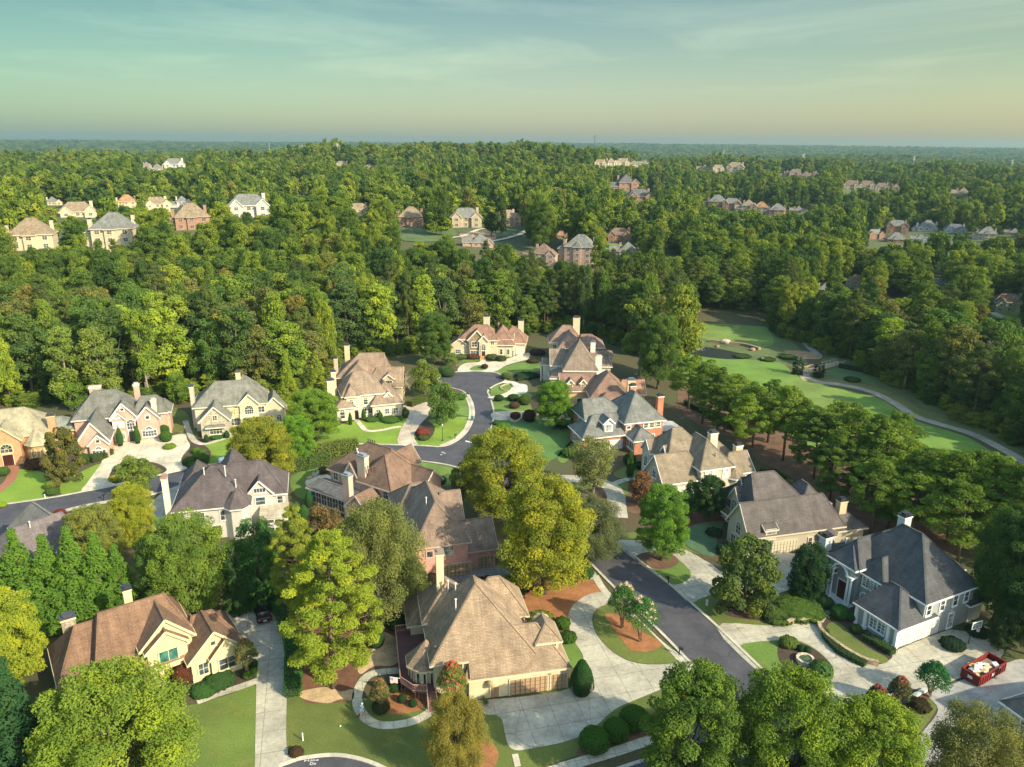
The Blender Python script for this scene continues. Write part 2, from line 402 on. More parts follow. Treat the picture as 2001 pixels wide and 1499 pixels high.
def limbs(mb, rng, z0, base_r, targets, top):
    """trunk with a slight wander, limbs that reach into the crown"""
    w = rng.normal(size=2)*0.25
    tr = [(0, 0, -0.3), (w[0]*0.3, w[1]*0.3, z0*0.5), (w[0], w[1], z0), (w[0]*1.5, w[1]*1.3, z0+(top-z0)*0.4), (w[0]*1.2, w[1]*1.8, z0+(top-z0)*0.75)]
    mb.tube(tr, [base_r*1.25, base_r*0.85, base_r*0.7, base_r*0.42, base_r*0.14], 8)
    for t in targets:
        t = Vector(t); h = z0*0.85+(t.z-z0*0.85)*0.35*rng.random(); h = min(h, top*0.7)
        s = Vector((w[0]*h/z0*0.8 if z0 > 0 else 0, w[1]*h/z0*0.8 if z0 > 0 else 0, max(h, z0*0.5)))
        m = (s+t)/2+Vector((0, 0, -0.08*(t-s).length))
        mb.tube([s, m, t], [base_r*0.33, base_r*0.2, base_r*0.05], 5)
def proto_broad(name, seed, H, RR, z0, nb, nl, s, prof, zs=0.8, rb=(0.22, 0.36), lim=7, barkc=(0.10, 0.08, 0.06), extra=None, low=-0.45, depth=0.25, tvar=0.16):
    rng = np.random.default_rng(seed); P = []; RB = []
    for i in range(nb):
        t = (i+0.5)/nb; t = min(max(t+rng.normal()*0.03, 0.02), 0.97)
        pr = prof(t); a = rng.random()*6.283+i*2.4; q = math.sqrt(rng.uniform(0.18, 1.0)); r = RR*rng.uniform(*rb)*(0.7+0.3*pr)
        ra = max(0, RR*pr-r*0.8)*q*rng.uniform(0.85, 1.12)
        P.append((math.cos(a)*ra, math.sin(a)*ra, z0+(H-z0-r*zs*0.7)*t+r*0.2)); RB.append(r)
    C, N, S, TI = blobs_to_leaves(P, RB, nl, s, zs, low, seed=seed+1, depth=depth, tvar=tvar)
    crown = leafcloud('crown', C, N, S, TI, leafmat('own'))
    mb = MB(); idx = rng.permutation(nb)[:lim]; limbs(mb, rng, z0, H*0.018+0.12, [P[i] for i in idx], H)
    return dict(H=H, R=RR, crown=crown, trunk=mb.mesh('trunk', bark(barkc), True))
def _sup(t, c, e, lo): return max(lo, (1-min(1, abs((t-c)/(1.06-c if t > c else c+0.32)))**e)**0.5)
ROUND = lambda t: _sup(t, 0.45, 2.2, 0.25)
OVAL = lambda t: _sup(t, 0.42, 2.6, 0.3)
TALL = lambda t: _sup(t, 0.5, 3.2, 0.35)
SPREAD = lambda t: (0.5+0.6*t)*(1-t**5*0.65)
CONE = lambda t: max(0.06, (1-t)**0.85)*(0.86+0.14*min(1, t*9))
def proto_pine(name, seed, H, RR, z0, nb, nl, s, rb=(0.16, 0.26)):
    rng = np.random.default_rng(seed); P = []; RB = []; mb = MB(); br = 0.24
    w = rng.normal(size=2)*0.4
    mb.tube([(0, 0, -0.3), (w[0]*0.4, w[1]*0.4, H*0.4), (w[0], w[1], H*0.75), (w[0]*1.1, w[1]*1.1, H*0.96)], [br*1.2, br*0.9, br*0.5, br*0.12], 8)
    for i in range(nb):
        t = (i+0.5)/nb; z = z0+(H-z0)*t; pr = (0.45+0.6*math.sin(math.pi*min(1, t*0.95+0.12)))*(1-t**5*0.5)
        a = i*2.4+rng.random(); ra = RR*pr*math.sqrt(rng.uniform(0.08, 1.0)); r = RR*rng.uniform(*rb)*(1.1-0.3*t)
        p = (w[0]+math.cos(a)*ra, w[1]+math.sin(a)*ra, z+ra*0.12+rng.normal()*0.3); P.append(p); RB.append(r)
        if i % 2 == 0:
            zz = z-ra*0.15; mb.tube([(w[0]*zz/H, w[1]*zz/H, zz), p], [0.07, 0.03], 4)
    C, N, S, TI = blobs_to_leaves(P, RB, nl, s, 0.62, -0.25, 0.6, 0.13, 0.35, seed=seed+3)
    crown = leafcloud('crown', C, N, S, TI, leafmat('own'), asp=0.45)
    return dict(H=H, R=RR, crown=crown, trunk=mb.mesh('trunk', bark((0.15, 0.10, 0.07)), True))
def proto_cone(name, seed, H, RR, z0, nb, nl, s, prof=CONE):
    rng = np.random.default_rng(seed); P = []; RB = []
    for i in range(nb):
        t = ((i+0.5)/nb)**1.25; pr = prof(t); a = i*2.4+rng.random()*0.7; r = RR*rng.uniform(0.2, 0.32)*(0.35+0.65*pr)
        ra = max(0, RR*pr-r*0.7)*rng.uniform(0.75, 1.05); P.append((math.cos(a)*ra, math.sin(a)*ra, z0+(H-z0-r)*t)); RB.append(r)
    C, N, S, TI = blobs_to_leaves(P, RB, nl, s, 1.25, -0.6, seed=seed+3, tvar=0.1)
    N = N+np.array([0, 0, 0.35]); crown = leafcloud('crown', C, N, S, TI, leafmat('own'), asp=0.45)
    mb = MB(); mb.tube([(0, 0, -0.3), (0, 0, H*0.5), (0, 0, H*0.93)], [0.26, 0.16, 0.03], 8)
    return dict(H=H, R=RR, crown=crown, trunk=mb.mesh('trunk', bark((0.12, 0.09, 0.07)), True))
def proto_ball(name, seed, prof, nl, s, zs, box=False):
    """clipped shrub: leafy skin over twiggy body"""
    rng = np.random.default_rng(seed); d = rng.normal(size=(nl, 3)); d /= np.linalg.norm(d, axis=1, keepdims=True)
    d[:, 2] = np.where(d[:, 2] < -0.55, -d[:, 2], d[:, 2]); c = d*(0.965+0.035*rng.random((nl, 1)))
    am = 0.05 if zs > 0.8 else 0.17
    c = c*(1+am*np.sin(c[:, [0]]*7+seed)*np.sin(c[:, [1]]*6+1)*np.cos(c[:, [2]]*5)+am*0.5*np.sin(c[:, [0]]*15)*np.cos(c[:, [1]]*17))
    C = np.column_stack([c[:, 0], c[:, 1], (c[:, 2]*zs+0.85*zs)])
    if prof == 'cone': k = np.clip(1.12-0.62*C[:, 2]/(1.85*zs), 0.2, 1.1); C[:, 0] *= k; C[:, 1] *= k
    N = d+rng.normal(size=(nl, 3))*0.35
    me = leafcloud('foliage', C, N, s*rng.uniform(0.7, 1.3, nl), 0.5+rng.normal(size=nl)*0.13, leafmat('own'), asp=0.7)
    return dict(H=1.85*zs, R=1.0, crown=me, trunk=None)
PROTO = {}
def P_(key, f, *a, **k):
    def get():
        if key not in PROTO: PROTO[key] = f(key, *a, **k)
        return PROTO[key]
    return get
LIB = {
 'maple0': P_('maple0', proto_broad, 21, 16, 7.0, 2.6, 300, 76000, 0.25, ROUND, rb=(0.11, 0.19), lim=12),
 'maple1': P_('maple1', proto_broad, 22, 17, 6.0, 2.8, 260, 70000, 0.25, OVAL, rb=(0.12, 0.20), lim=12),
 'oak0': P_('oak0', proto_broad, 23, 15, 7.0, 3.0, 230, 60000, 0.25, ROUND, rb=(0.10, 0.18), lim=14),
 'willow0': P_('willow0', proto_broad, 24, 14, 7.0, 2.4, 170, 70000, 0.20, ROUND, zs=1.2, rb=(0.13, 0.22), lim=14, depth=0.6, tvar=0.1),
 'airy0': P_('airy0', proto_broad, 25, 11, 6.0, 2.2, 80, 17000, 0.26, SPREAD, rb=(0.16, 0.26), lim=22, depth=0.8, barkc=(0.2, 0.17, 0.14)),
 'magnolia0': P_('magnolia0', proto_broad, 26, 11, 5.0, 0.6, 90, 15000, 0.42, OVAL, rb=(0.16, 0.24), lim=6),
 'broad_a': P_('broad_a', proto_broad, 31, 21, 5.6, 5.0, 85, 9500, 0.58, OVAL, rb=(0.18, 0.30), lim=6),
 'broad_b': P_('broad_b', proto_broad, 32, 22, 5.0, 6.0, 80, 9000, 0.56, TALL, rb=(0.20, 0.33), lim=7, barkc=(0.22, 0.19, 0.15)),
 'broad_c': P_('broad_c', proto_broad, 33, 18, 6.6, 4.0, 90, 10000, 0.60, ROUND, rb=(0.17, 0.29), lim=6),
 'broad_d': P_('broad_d', proto_broad, 34, 23, 5.2, 5.0, 66, 8600, 0.56, TALL, rb=(0.22, 0.36), lim=8, barkc=(0.30, 0.25, 0.18)),
 'small_a': P_('small_a', proto_broad, 35, 8, 3.6, 1.4, 40, 6500, 0.34, ROUND, lim=6),
 'pine0': P_('pine0', proto_pine, 41, 22, 5.0, 4.5, 130, 52000, 0.27, rb=(0.12, 0.21)),
 'pine_a': P_('pine_a', proto_pine, 42, 20, 5.2, 7.5, 80, 14000, 0.42, rb=(0.16, 0.27)),
 'pine_b': P_('pine_b', proto_pine, 43, 22, 4.8, 9.0, 70, 13000, 0.42, rb=(0.17, 0.28)),
 'cone_a': P_('cone_a', proto_cone, 51, 16, 3.4, 0.3, 90, 15000, 0.34),
 'cone_b': P_('cone_b', proto_cone, 52, 12, 3.0, 0.3, 90, 20000, 0.30, OVAL),
 'cone_s': P_('cone_s', proto_cone, 53, 5, 1.1, 0.1, 40, 4500, 0.18, OVAL),
 'far_a': P_('far_a', proto_broad, 61, 20, 6.0, 4.0, 26, 1500, 1.35, OVAL, lim=3, rb=(0.26, 0.42)),
 'far_b': P_('far_b', proto_broad, 62, 21, 5.2, 4.5, 24, 1400, 1.3, TALL, lim=3, rb=(0.3, 0.44)),
 'far_c': P_('far_c', proto_broad, 63, 17, 6.6, 3.0, 26, 1500, 1.4, ROUND, lim=3, rb=(0.26, 0.42)),
 'ball': P_('ball', proto_ball, 71, 'ball', 5200, 0.085, 1.0),
 'cone_shrub': P_('cone_shrub', proto_ball, 72, 'cone', 7000, 0.08, 1.6),
 'mound': P_('mound', proto_ball, 73, 'ball', 5200, 0.13, 0.6),
}
def inner_body():
    """the twiggy mass inside a clipped shrub"""
    if 'inner' not in PROTO:
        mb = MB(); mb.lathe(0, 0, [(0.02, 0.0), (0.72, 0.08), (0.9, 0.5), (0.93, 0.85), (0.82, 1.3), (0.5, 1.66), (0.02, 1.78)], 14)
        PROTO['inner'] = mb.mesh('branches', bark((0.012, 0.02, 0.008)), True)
    return PROTO['inner']
def tree(name, proto, p, h, rad, col, label, cat='tree', group=None, rz=None):
    """one tree: root at the foot of the trunk, trunk and crown as its parts"""
    L = LIB[proto]()
    root = empty(name, p, RNG.random()*6.28 if rz is None else rz, (rad/L['R'], rad/L['R'], h/L['H']))
    tag(root, label, cat, group)
    if L['trunk'] is not None: link('trunk', L['trunk'], root)
    c = link('crown', L['crown'], root); c.color = (*col, 1)
    return root
def tpx(name, proto, bx, by, ty, w, col, label, cat='tree', group=None):
    """a tree by the picture row of its foot and top and its width in the picture"""
    p = G(bx, by); h = height_to(p, ty); rad = w*mpp(Vector((p.x, p.y, h*0.6)))/2
    return tree(name, proto, p, h, rad, col, label, cat, group)
def shrub(p, rad, h, col, label, proto='ball', group=None, name='shrub', cat='shrub'):
    L = LIB[proto](); root = empty(name, p, RNG.random()*6.28, (rad, rad, h/L['H'])); tag(root, label, cat, group)
    c = link('foliage', L['crown'], root); c.color = (*col, 1)
    b = link('branches', inner_body(), root); b.scale = (0.93, 0.93, L['H']/1.85) if proto != 'mound' else (0.8, 0.8, L['H']/1.85*0.86)
    if proto == 'cone_shrub': b.scale = (0.8, 0.8, L['H']/1.85*0.92)
    return root
def spx(bx, by, w, h, col, label, proto='ball', group=None, name='shrub', cat='shrub'):
    p = G(bx, by); return shrub(p, w*mpp(p)/2, h, col, label, proto, group, name, cat)
def hedge(pts, w, h, col, label, group=None, name='hedge', dens=60, leaf=0.16):
    """clipped hedge along a line of ground points"""
    P = [Vector(p) if len(p) == 3 else G(*p) for p in pts]; C = []; N = []; mb = MB(); org = P[0].copy()
    P = [p-org for p in P]
    for a, b in zip(P[:-1], P[1:]):
        L = (b-a).length; d = (b-a)/L; s = Vector((-d.y, d.x, 0)); k = int(L*(w+2*h)*dens)
        t = RNG.random(k); f = RNG.random(k)*(w+2*h)
        for ti, fi in zip(t, f):
            q = a+d*(ti*L)
            if fi < h: C.append(q-s*(w/2)+Vector((0, 0, fi))); N.append((-s.x, -s.y, 0.2))
            elif fi < 2*h: C.append(q+s*(w/2)+Vector((0, 0, fi-h))); N.append((s.x, s.y, 0.2))
            else: C.append(q+s*(fi-2*h-w/2)+Vector((0, 0, h))); N.append((0, 0, 1))
        for e in (a, b):
            for _ in range(int(w*h*dens)): C.append(e+s*((RNG.random()-0.5)*w)+Vector((0, 0, RNG.random()*h))+(d if e is b else -d)*0.05); N.append((d.x, d.y, 0.2))
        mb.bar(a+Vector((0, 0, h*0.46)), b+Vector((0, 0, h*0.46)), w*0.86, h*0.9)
    C = np.array([tuple(c) for c in C])+RNG.normal(size=(len(C), 3))*0.09; N = np.array(N)+RNG.normal(size=(len(C), 3))*0.4
    root = empty(name, org); tag(root, label, 'hedge', group)
    c = link('foliage', leafcloud('foliage', C, N, leaf*RNG.uniform(0.7, 1.3, len(C)), 0.5+RNG.normal(size=len(C))*0.15, leafmat('own')), root); c.color = (*col, 1)
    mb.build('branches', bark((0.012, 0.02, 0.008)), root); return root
def crape(bx, by, ty, w, col, fcol, label, bloom=0.35, group=None):
    """crape myrtle: several bare stems, a fan of leaves and flower heads on the tips"""
    p = G(bx, by); h = height_to(p, ty); rad = w*mpp(p)/2; rng = np.random.default_rng(int(bx*7+by))
    mb = MB(); P = []; RB = []; TP = []
    for i in range(46):
        a = i*2.4; q = math.sqrt((i+0.5)/46); z = h*(0.48+0.46*(1-q*q)+0.05*rng.random()); r = rad*0.26
        P.append((math.cos(a)*q*rad*0.8, math.sin(a)*q*rad*0.8, z)); RB.append(r)
    for i in range(9):
        a = i*0.7; t = P[(i*5) % 46]
        mb.tube([(0.12*math.cos(a), 0.12*math.sin(a), -0.1), (t[0]*0.3, t[1]*0.3, h*0.3), t], [0.07, 0.05, 0.015], 5)
    C, N, S, TI = blobs_to_leaves(P, RB, 5200, 0.20, 0.9, -0.5, seed=int(bx), depth=0.5)
    root = empty('crape_myrtle', p); tag(root, label, 'tree', group)
    mb.build('trunk', bark((0.22, 0.15, 0.10)), root, smooth=True)
    c = link('crown', leafcloud('crown', C, N, S, TI, leafmat('own')), root); c.color = (*col, 1)
    C2 = []; 
    for (x, y, z), r in zip(P, RB):
        if rng.random() < bloom*1.4:
            k = 46; d = rng.normal(size=(k, 3)); d[:, 2] = np.abs(d[:, 2])*1.5; d /= np.linalg.norm(d, axis=1, keepdims=True)
            C2.append(np.array([x, y, z+r*0.7])+d*r*0.55*rng.random((k, 1)))
    if C2:
        C2 = np.vstack(C2); b = link('blossom', leafcloud('blossom', C2, rng.normal(size=C2.shape)+[0, 0, 0.6], np.full(len(C2), 0.17), 0.5+rng.normal(size=len(C2))*0.1, leafmat('own')), root); b.color = (*fcol, 1)
    return root
# ---------------------------------------------------------------- ground sheets
def catmull(P, closed, k=4):
    n = len(P); o = []
    rng = range(n) if closed else range(n-1)
    for i in rng:
        p0 = P[(i-1) % n] if closed or i > 0 else P[0]; p1 = P[i]; p2 = P[(i+1) % n]; p3 = P[(i+2) % n] if closed or i+2 < n else P[-1]
        for j in range(k):
            t = j/k
            o.append(0.5*((2*p1)+(p2-p0)*t+(2*p0-5*p1+4*p2-p3)*t*t+(3*p1-p0-3*p2+p3)*t**3))
    if not closed: o.append(P[-1])
    return o
def sheet(name, px, z, mat, smooth=True, drape=False, k=4):
    P = [GT(*q) if drape else G(*q) for q in px]
    if smooth: P = catmull(P, True, k)
    for p in P: p.z = (float(T(p.x, p.y)) if drape else 0)+z
    tr = tessellate_polygon([[Vector((p.x, p.y, 0)) for p in P]]); fs = []
    for a, b, c in tr:
        n = (P[b]-P[a]).cross(P[c]-P[a]); fs.append((a, b, c) if n.z > 0 else (a, c, b))
    me = rawmesh(name, P, fs, mat, uv=False); o = link(name, me); tag(o, kind='structure'); SHEETS.append([(p.x, p.y) for p in P]); return o
SHEETS = []
def ribbon_pts(px, w, closed=False, z=0.0, k=5, drape=False):
    P = [(GT(*q) if drape else G(*q)) if len(q) == 2 else Vector(q) for q in px]; P = catmull(P, closed, k); L = []; Rr = []
    n = len(P)
    for i, p in enumerate(P):
        d = (P[(i+1) % n]-P[i-1]) if closed else (P[min(i+1, n-1)]-P[max(i-1, 0)]); d.z = 0; d.normalize(); s = Vector((-d.y, d.x, 0))
        zz = z+(float(T(p.x, p.y)) if drape else 0)
        L.append(Vector((p.x, p.y, zz))+s*w/2); Rr.append(Vector((p.x, p.y, zz))-s*w/2)
    return L, Rr
def path(name, px, w, z, mat, closed=False, drape=False, record=True):
    L, Rr = ribbon_pts(px, w, closed, z, drape=drape); n = len(L); V = L+Rr
    fs = [(i, n+i, n+(i+1) % n, (i+1) % n) for i in range(n if closed else n-1)]
    o = link(name, rawmesh(name, V, fs, mat, uv=False)); tag(o, kind='structure')
    if record: SHEETS.append([(p.x, p.y) for p in L]+[(p.x, p.y) for p in reversed(Rr)])
    return o
def kerb(px, w=0.42, h=0.13, closed=False, name='kerb'):
    L, Rr = ribbon_pts(px, w, closed, 0); n = len(L); V = []
    for a, b in zip(L, Rr): V += [a+Vector((0, 0, 0)), a+Vector((0, 0, h)), b+Vector((0, 0, h)), b+Vector((0, 0, 0))]
    fs = []
    for i in range(n if closed else n-1):
        j = (i+1) % n
        for k in range(3): fs.append((4*i+k, 4*i+k+1, 4*j+k+1, 4*j+k))
    if not closed: fs += [(3, 2, 1, 0), (4*n-4, 4*n-3, 4*n-2, 4*n-1)]
    return tag(link(name, rawmesh(name, V, fs, concrete((0.50, 0.47, 0.38), 0, 0), uv=False)), kind='structure')
# the land itself, one sheet out to the horizon
def land():
    na = 540; rr = [0.5, 20, 40]+list(np.linspace(60, 420, 37))+list(np.geomspace(430, 9500, 120))
    rr = np.array(rr); aa = np.linspace(0, 2*math.pi, na, endpoint=False)
    A, Q = np.meshgrid(aa, rr); X = Q*np.sin(A); Y = Q*np.cos(A); Z = T(X, Y)
    V = np.stack([X, Y, Z], 2).reshape(-1, 3); nr = len(rr)
    i = np.arange(nr-1)[:, None]*na; j = np.arange(na)[None, :]; j2 = (j+1) % na
    F = np.stack([i+j, i+j2, i+na+j2, i+na+j], 2).reshape(-1, 4)[:, ::-1]
    me = bpy.data.meshes.new('ground'); me.from_pydata(V.tolist(), [], F.tolist()); me.polygons.foreach_set('use_smooth', [True]*len(F))
    m, n, b, o = newmat('forest_floor'); p = pos(n)
    c = mix(n, ramp(n, noise_(n, p, 0.05, 6, 0.6), [(0.35, 0.0), (0.65, 1.0)]), (0.085, 0.058, 0.030), (0.060, 0.078, 0.024))
    c = mix(n, 1.0, c, ramp(n, noise_(n, p, 3.0, 5, 0.75), [(0.25, 0.5), (0.75, 1.5)]), 'MULTIPLY')
    far = nd(n, 'ShaderNodeVectorMath', {0: p}, operation='LENGTH').outputs['Value']
    gr = ramp(n, nd(n, 'ShaderNodeMath', {0: far, 1: 0.001}, operation='MULTIPLY').outputs[0], [(0.36, 0.0), (0.44, 0.75)])
    c = mix(n, gr, c, mix(n, ramp(n, noise_(n, p, 0.3, 5, 0.7), [(0.3, 0.0), (0.7, 1.0)]), (0.045, 0.075, 0.022), (0.10, 0.13, 0.04)))
    fr = ramp(n, nd(n, 'ShaderNodeMath', {0: far, 1: 0.00025}, operation='MULTIPLY').outputs[0], [(0.5, 0.0), (0.7, 1.0)])
    cf = mix(n, ramp(n, noise_(n, p, 0.02, 8, 0.75), [(0.3, 0.0), (0.7, 1.0)]), (0.020, 0.042, 0.020), (0.062, 0.085, 0.030))
    c = mix(n, fr, c, cf)
    n.links.new(c, b.inputs['Base Color']); b.inputs['Roughness'].default_value = 1.0
    me.materials.append(m); me.update(); tag(link('ground', me), kind='structure')
land()
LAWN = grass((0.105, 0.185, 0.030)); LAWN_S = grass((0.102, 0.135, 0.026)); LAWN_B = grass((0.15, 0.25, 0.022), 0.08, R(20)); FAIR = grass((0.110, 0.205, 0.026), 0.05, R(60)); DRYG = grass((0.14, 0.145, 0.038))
CONC = concrete((0.42, 0.40, 0.32)); CONCW = concrete((0.50, 0.48, 0.38), 1.6, 0); CONCL = concrete((0.60, 0.55, 0.42), 3.0, 0); CONCP = concrete((0.52, 0.44, 0.35), 3.0, 0)
STRAW = mulch((0.29, 0.125, 0.048)); DARKM = mulch((0.060, 0.038, 0.026)); BROWNM = mulch((0.135, 0.075, 0.045)); SAND = mulch((0.47, 0.34, 0.19))
ASPH = asphalt()
# ---- lawns (a)
A = 0.02
sheet('lawn', [(250,1420),(395,1373),(450,1357),(501,1341),(500,1430),(499,1590),(250,1590)], A, grass((0.11, 0.165, 0.028)))
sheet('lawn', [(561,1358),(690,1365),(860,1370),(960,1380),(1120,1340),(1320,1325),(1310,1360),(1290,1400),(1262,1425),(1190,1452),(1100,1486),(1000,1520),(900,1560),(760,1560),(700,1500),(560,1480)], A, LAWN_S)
sheet('lawn', [(1095,1248),(1127,1258),(1145,1285),(1130,1305),(1108,1300),(1098,1280)], A, LAWN)
sheet('lawn', [(1186,1181),(1168,1190),(1158,1210),(1166,1240),(1193,1270),(1226,1290),(1266,1298),(1314,1296),(1322,1290),(1290,1255),(1250,1215),(1205,1172)], 0.07, LAWN_S)
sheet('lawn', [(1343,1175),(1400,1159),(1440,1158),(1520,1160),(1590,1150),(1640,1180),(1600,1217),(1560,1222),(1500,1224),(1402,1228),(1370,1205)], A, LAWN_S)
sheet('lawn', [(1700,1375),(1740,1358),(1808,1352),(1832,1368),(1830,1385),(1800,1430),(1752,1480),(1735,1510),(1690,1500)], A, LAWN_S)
sheet('lawn', [(600,872),(600,852),(640,843),(665,830),(700,821),(790,813),(786,840),(779,868),(700,868)], A, LAWN_B)
sheet('lawn', [(400,870),(455,852),(530,858),(560,880),(500,893),(440,899),(392,914),(400,898),(412,882)], A, LAWN_B)
sheet('lawn', [(120,943),(149,927),(197,906),(192,930),(172,948),(164,960),(121,966)], A, LAWN_B)
sheet('lawn', [(-60,985),(0,960),(29,921),(60,918),(84,921),(90,935),(93,968),(88,975),(0,992),(-60,1005)], A, LAWN_B)
sheet('lawn', [(110,1010),(160,995),(240,982),(300,975),(300,1010),(230,1040),(120,1050)], A, LAWN)
sheet('lawn', [(570,930),(625,915),(640,925),(600,945),(600,975),(575,965)], A, LAWN)
sheet('lawn', [(795,901),(875,911),(905,930),(872,950),(847,945),(825,910)], A, LAWN)
sheet('lawn', [(815,870),(808,850),(830,828),(845,820),(912,815),(906,835),(889,858),(862,870)], A, LAWN_B)
sheet('lawn', [(915,760),(925,775),(922,810),(905,812),(880,800),(890,780)], A, LAWN)
sheet('lawn', [(966,819),(1020,820),(1090,822),(1130,838),(1120,860),(1095,890),(1065,902),(1020,905),(975,880),(958,850)], A, grass((0.075, 0.16, 0.035)))
sheet('lawn', [(957,782),(990,770),(1028,766),(1045,780),(1045,803),(1000,807),(964,806)], A, LAWN)
sheet('lawn', [(956,760),(980,752),(1000,752),(1004,762),(980,771),(957,774)], A, LAWN)
sheet('lawn', [(966,727),(990,715),(1032,705),(1056,712),(1057,724),(1000,731)], A, LAWN)
sheet('lawn', [(890,716),(905,704),(938,704),(915,712)], A, LAWN)
sheet('lawn', [(1120,860),(1135,868),(1120,890),(1100,905),(1090,890)], A, LAWN)
sheet('lawn', [(1200,925),(1240,905),(1260,915),(1245,935),(1215,935)], A, LAWN_S)
sheet('lawn', [(1080,955),(1130,945),(1160,955),(1140,985),(1100,990),(1075,975)], A, LAWN_S)
sheet('lawn', [(1205,950),(1235,940),(1232,975),(1218,972)], A, LAWN_S)
sheet('lawn', [(1180,1050),(1240,1040),(1330,1040),(1360,1010),(1400,1020),(1390,1080),(1330,1075),(1240,1056),(1200,1062)], A, LAWN_S)
sheet('lawn', [(770,1190),(830,1150),(880,1130),(880,1180),(800,1220),(760,1225)], A, DRYG)
sheet('lawn', [(330,800),(362,805),(395,865),(385,870),(350,845),(330,845)], A, LAWN_S)
# ---- golf course
sheet('fairway', [(1325,690),(1405,697),(1458,702),(1524,709),(1548,727),(1572,741),(1615,755),(1668,766),(1720,780),(1755,801),(1790,822),(1843,839),(1896,857),(1931,878),(1985,905),(2080,970),(2120,1100),(1950,1050),(1820,1010),(1650,935),(1500,855),(1400,790),(1330,740)], A, FAIR)
sheet('rough', [(1530,742),(1580,742),(1640,765),(1670,800),(1640,830),(1590,800)], 0.04, grass((0.13, 0.20, 0.035)))
sheet('rough', [(1585,738),(1660,745),(1750,770),(1800,800),(1850,812),(1840,825),(1790,815),(1748,788),(1703,766),(1650,753),(1605,746)], A, DRYG)
sheet('putting_green', [(1343,640),(1345,620),(1372,612),(1440,614),(1489,630),(1512,667),(1490,678),(1422,672),(1355,655)], A, grass((0.125, 0.20, 0.035)))
sheet('rough', [(1610,700),(1680,705),(1740,725),(1730,745),(1650,740),(1610,722)], A, grass((0.08, 0.14, 0.04)))
sheet('rough', [(1310,640),(1345,612),(1500,608),(1530,650),(1570,690),(1575,720),(1530,712),(1470,702),(1400,698),(1320,695)], 0.012, grass((0.085, 0.12, 0.035)))
sheet('rough', [(1590,725),(1700,722),(1800,765),(1900,815),(2010,870),(2120,960),(2120,1010),(2001,905),(1896,850),(1783,812),(1703,768),(1600,748)], 0.012, grass((0.10, 0.115, 0.038)))
def water():
    m, n, b, o = newmat('creek_water'); b.inputs['Base Color'].default_value = (0.018, 0.022, 0.014, 1); b.inputs['Roughness'].default_value = 0.5; b.inputs['Specular IOR Level'].default_value = 0.08
    bp = nd(n, 'ShaderNodeBump', {'Strength': 0.3, 'Distance': 0.05, 'Height': noise_(n, pos(n), 1.5, 3)}); n.links.new(bp.outputs[0], b.inputs['Normal']); return m
sheet('creek', [(1336,676),(1387,679),(1440,689),(1470,699),(1420,702),(1349,692)], 0.03, water())
# ---- mulch and bare ground (b)
B = 0.04
sheet('mulch_bed', [(1330,755),(1400,775),(1440,800),(1560,860),(1700,930),(1850,1010),(1870,1080),(1760,1065),(1700,1075),(1640,1045),(1600,980),(1540,930),(1480,900),(1440,860),(1380,840),(1330,800)], 0.045, BROWNM)
sheet('mulch_bed', [(580,1215),(640,1160),(720,1170),(780,1165),(792,1230),(784,1302),(720,1307),(697,1330),(692,1366),(640,1373),(586,1358)], B, mulch((0.15, 0.070, 0.038)))
sheet('sand_patch', [(742,1236),(775,1248),(785,1280),(770,1300),(730,1303),(705,1318),(700,1300),(728,1270)], 0.055, SAND)
sheet('sand_patch', [(588,1352),(640,1343),(665,1352),(690,1348),(688,1369),(665,1367),(640,1375),(592,1366)], 0.055, SAND)
sheet('mulch_bed', [(745,1372),(760,1395),(800,1393),(829,1382),(835,1350),(800,1345),(770,1352)], B, STRAW)
sheet('mulch_bed', [(1010,1160),(1060,1138),(1130,1120),(1163,1128),(1186,1156),(1152,1162),(1120,1183),(1110,1207),(1095,1222),(1035,1224),(1020,1190)], B, STRAW)
sheet('mulch_bed', [(1183,1206),(1193,1200),(1217,1206),(1250,1232),(1286,1252),(1292,1263),(1266,1274),(1233,1271),(1213,1248)], 0.09, STRAW)
sheet('mulch_bed', [(1127,1468),(1160,1450),(1266,1412),(1265,1442),(1190,1468),(1140,1484)], B, BROWNM)
sheet('mulch_bed', [(888,1475),(905,1450),(930,1443),(962,1452),(974,1478),(955,1510),(905,1510)], B, STRAW)
sheet('mulch_bed', [(562,1470),(566,1462),(580,1457),(594,1464),(592,1477),(575,1483),(566,1480)], B, DARKM)
sheet('mulch_bed', [(1400,1182),(1412,1172),(1440,1173),(1500,1180),(1590,1160),(1612,1185),(1590,1213),(1540,1217),(1450,1209),(1415,1200)], B, DARKM)
sheet('mulch_bed', [(1604,1229),(1618,1200),(1645,1190),(1676,1215),(1755,1268),(1745,1285),(1718,1298),(1640,1262)], B, DARKM)
sheet('lawn', [(1625,1216),(1645,1222),(1690,1262),(1735,1288),(1715,1296),(1650,1262),(1615,1232)], 0.06, LAWN_S)
sheet('mulch_bed', [(1690,1375),(1740,1350),(1800,1354),(1822,1362),(1770,1390),(1740,1412),(1700,1430)], B, mulch((0.10, 0.05, 0.03)))
sheet('mulch_bed', [(1165,960),(1182,955),(1186,990),(1165,1000),(1130,975),(1128,960)], B, BROWNM)
sheet('mulch_bed', [(1222,975),(1245,950),(1275,960),(1260,1000),(1228,1000)], B, BROWNM)
sheet('mulch_bed', [(1330,1010),(1400,1000),(1425,1010),(1415,1022),(1370,1024),(1340,1030)], 0.05, mulch((0.10, 0.04, 0.025)))
sheet('mulch_bed', [(100,940),(118,925),(155,905),(165,895),(150,880),(60,890),(40,912),(90,925)], B, DARKM)
sheet('mulch_bed', [(813,830),(830,820),(848,832),(846,850),(828,862),(812,852)], B, DARKM)
sheet('mulch_bed', [(372,868),(392,866),(412,884),(400,905),(380,905)], B, DARKM)
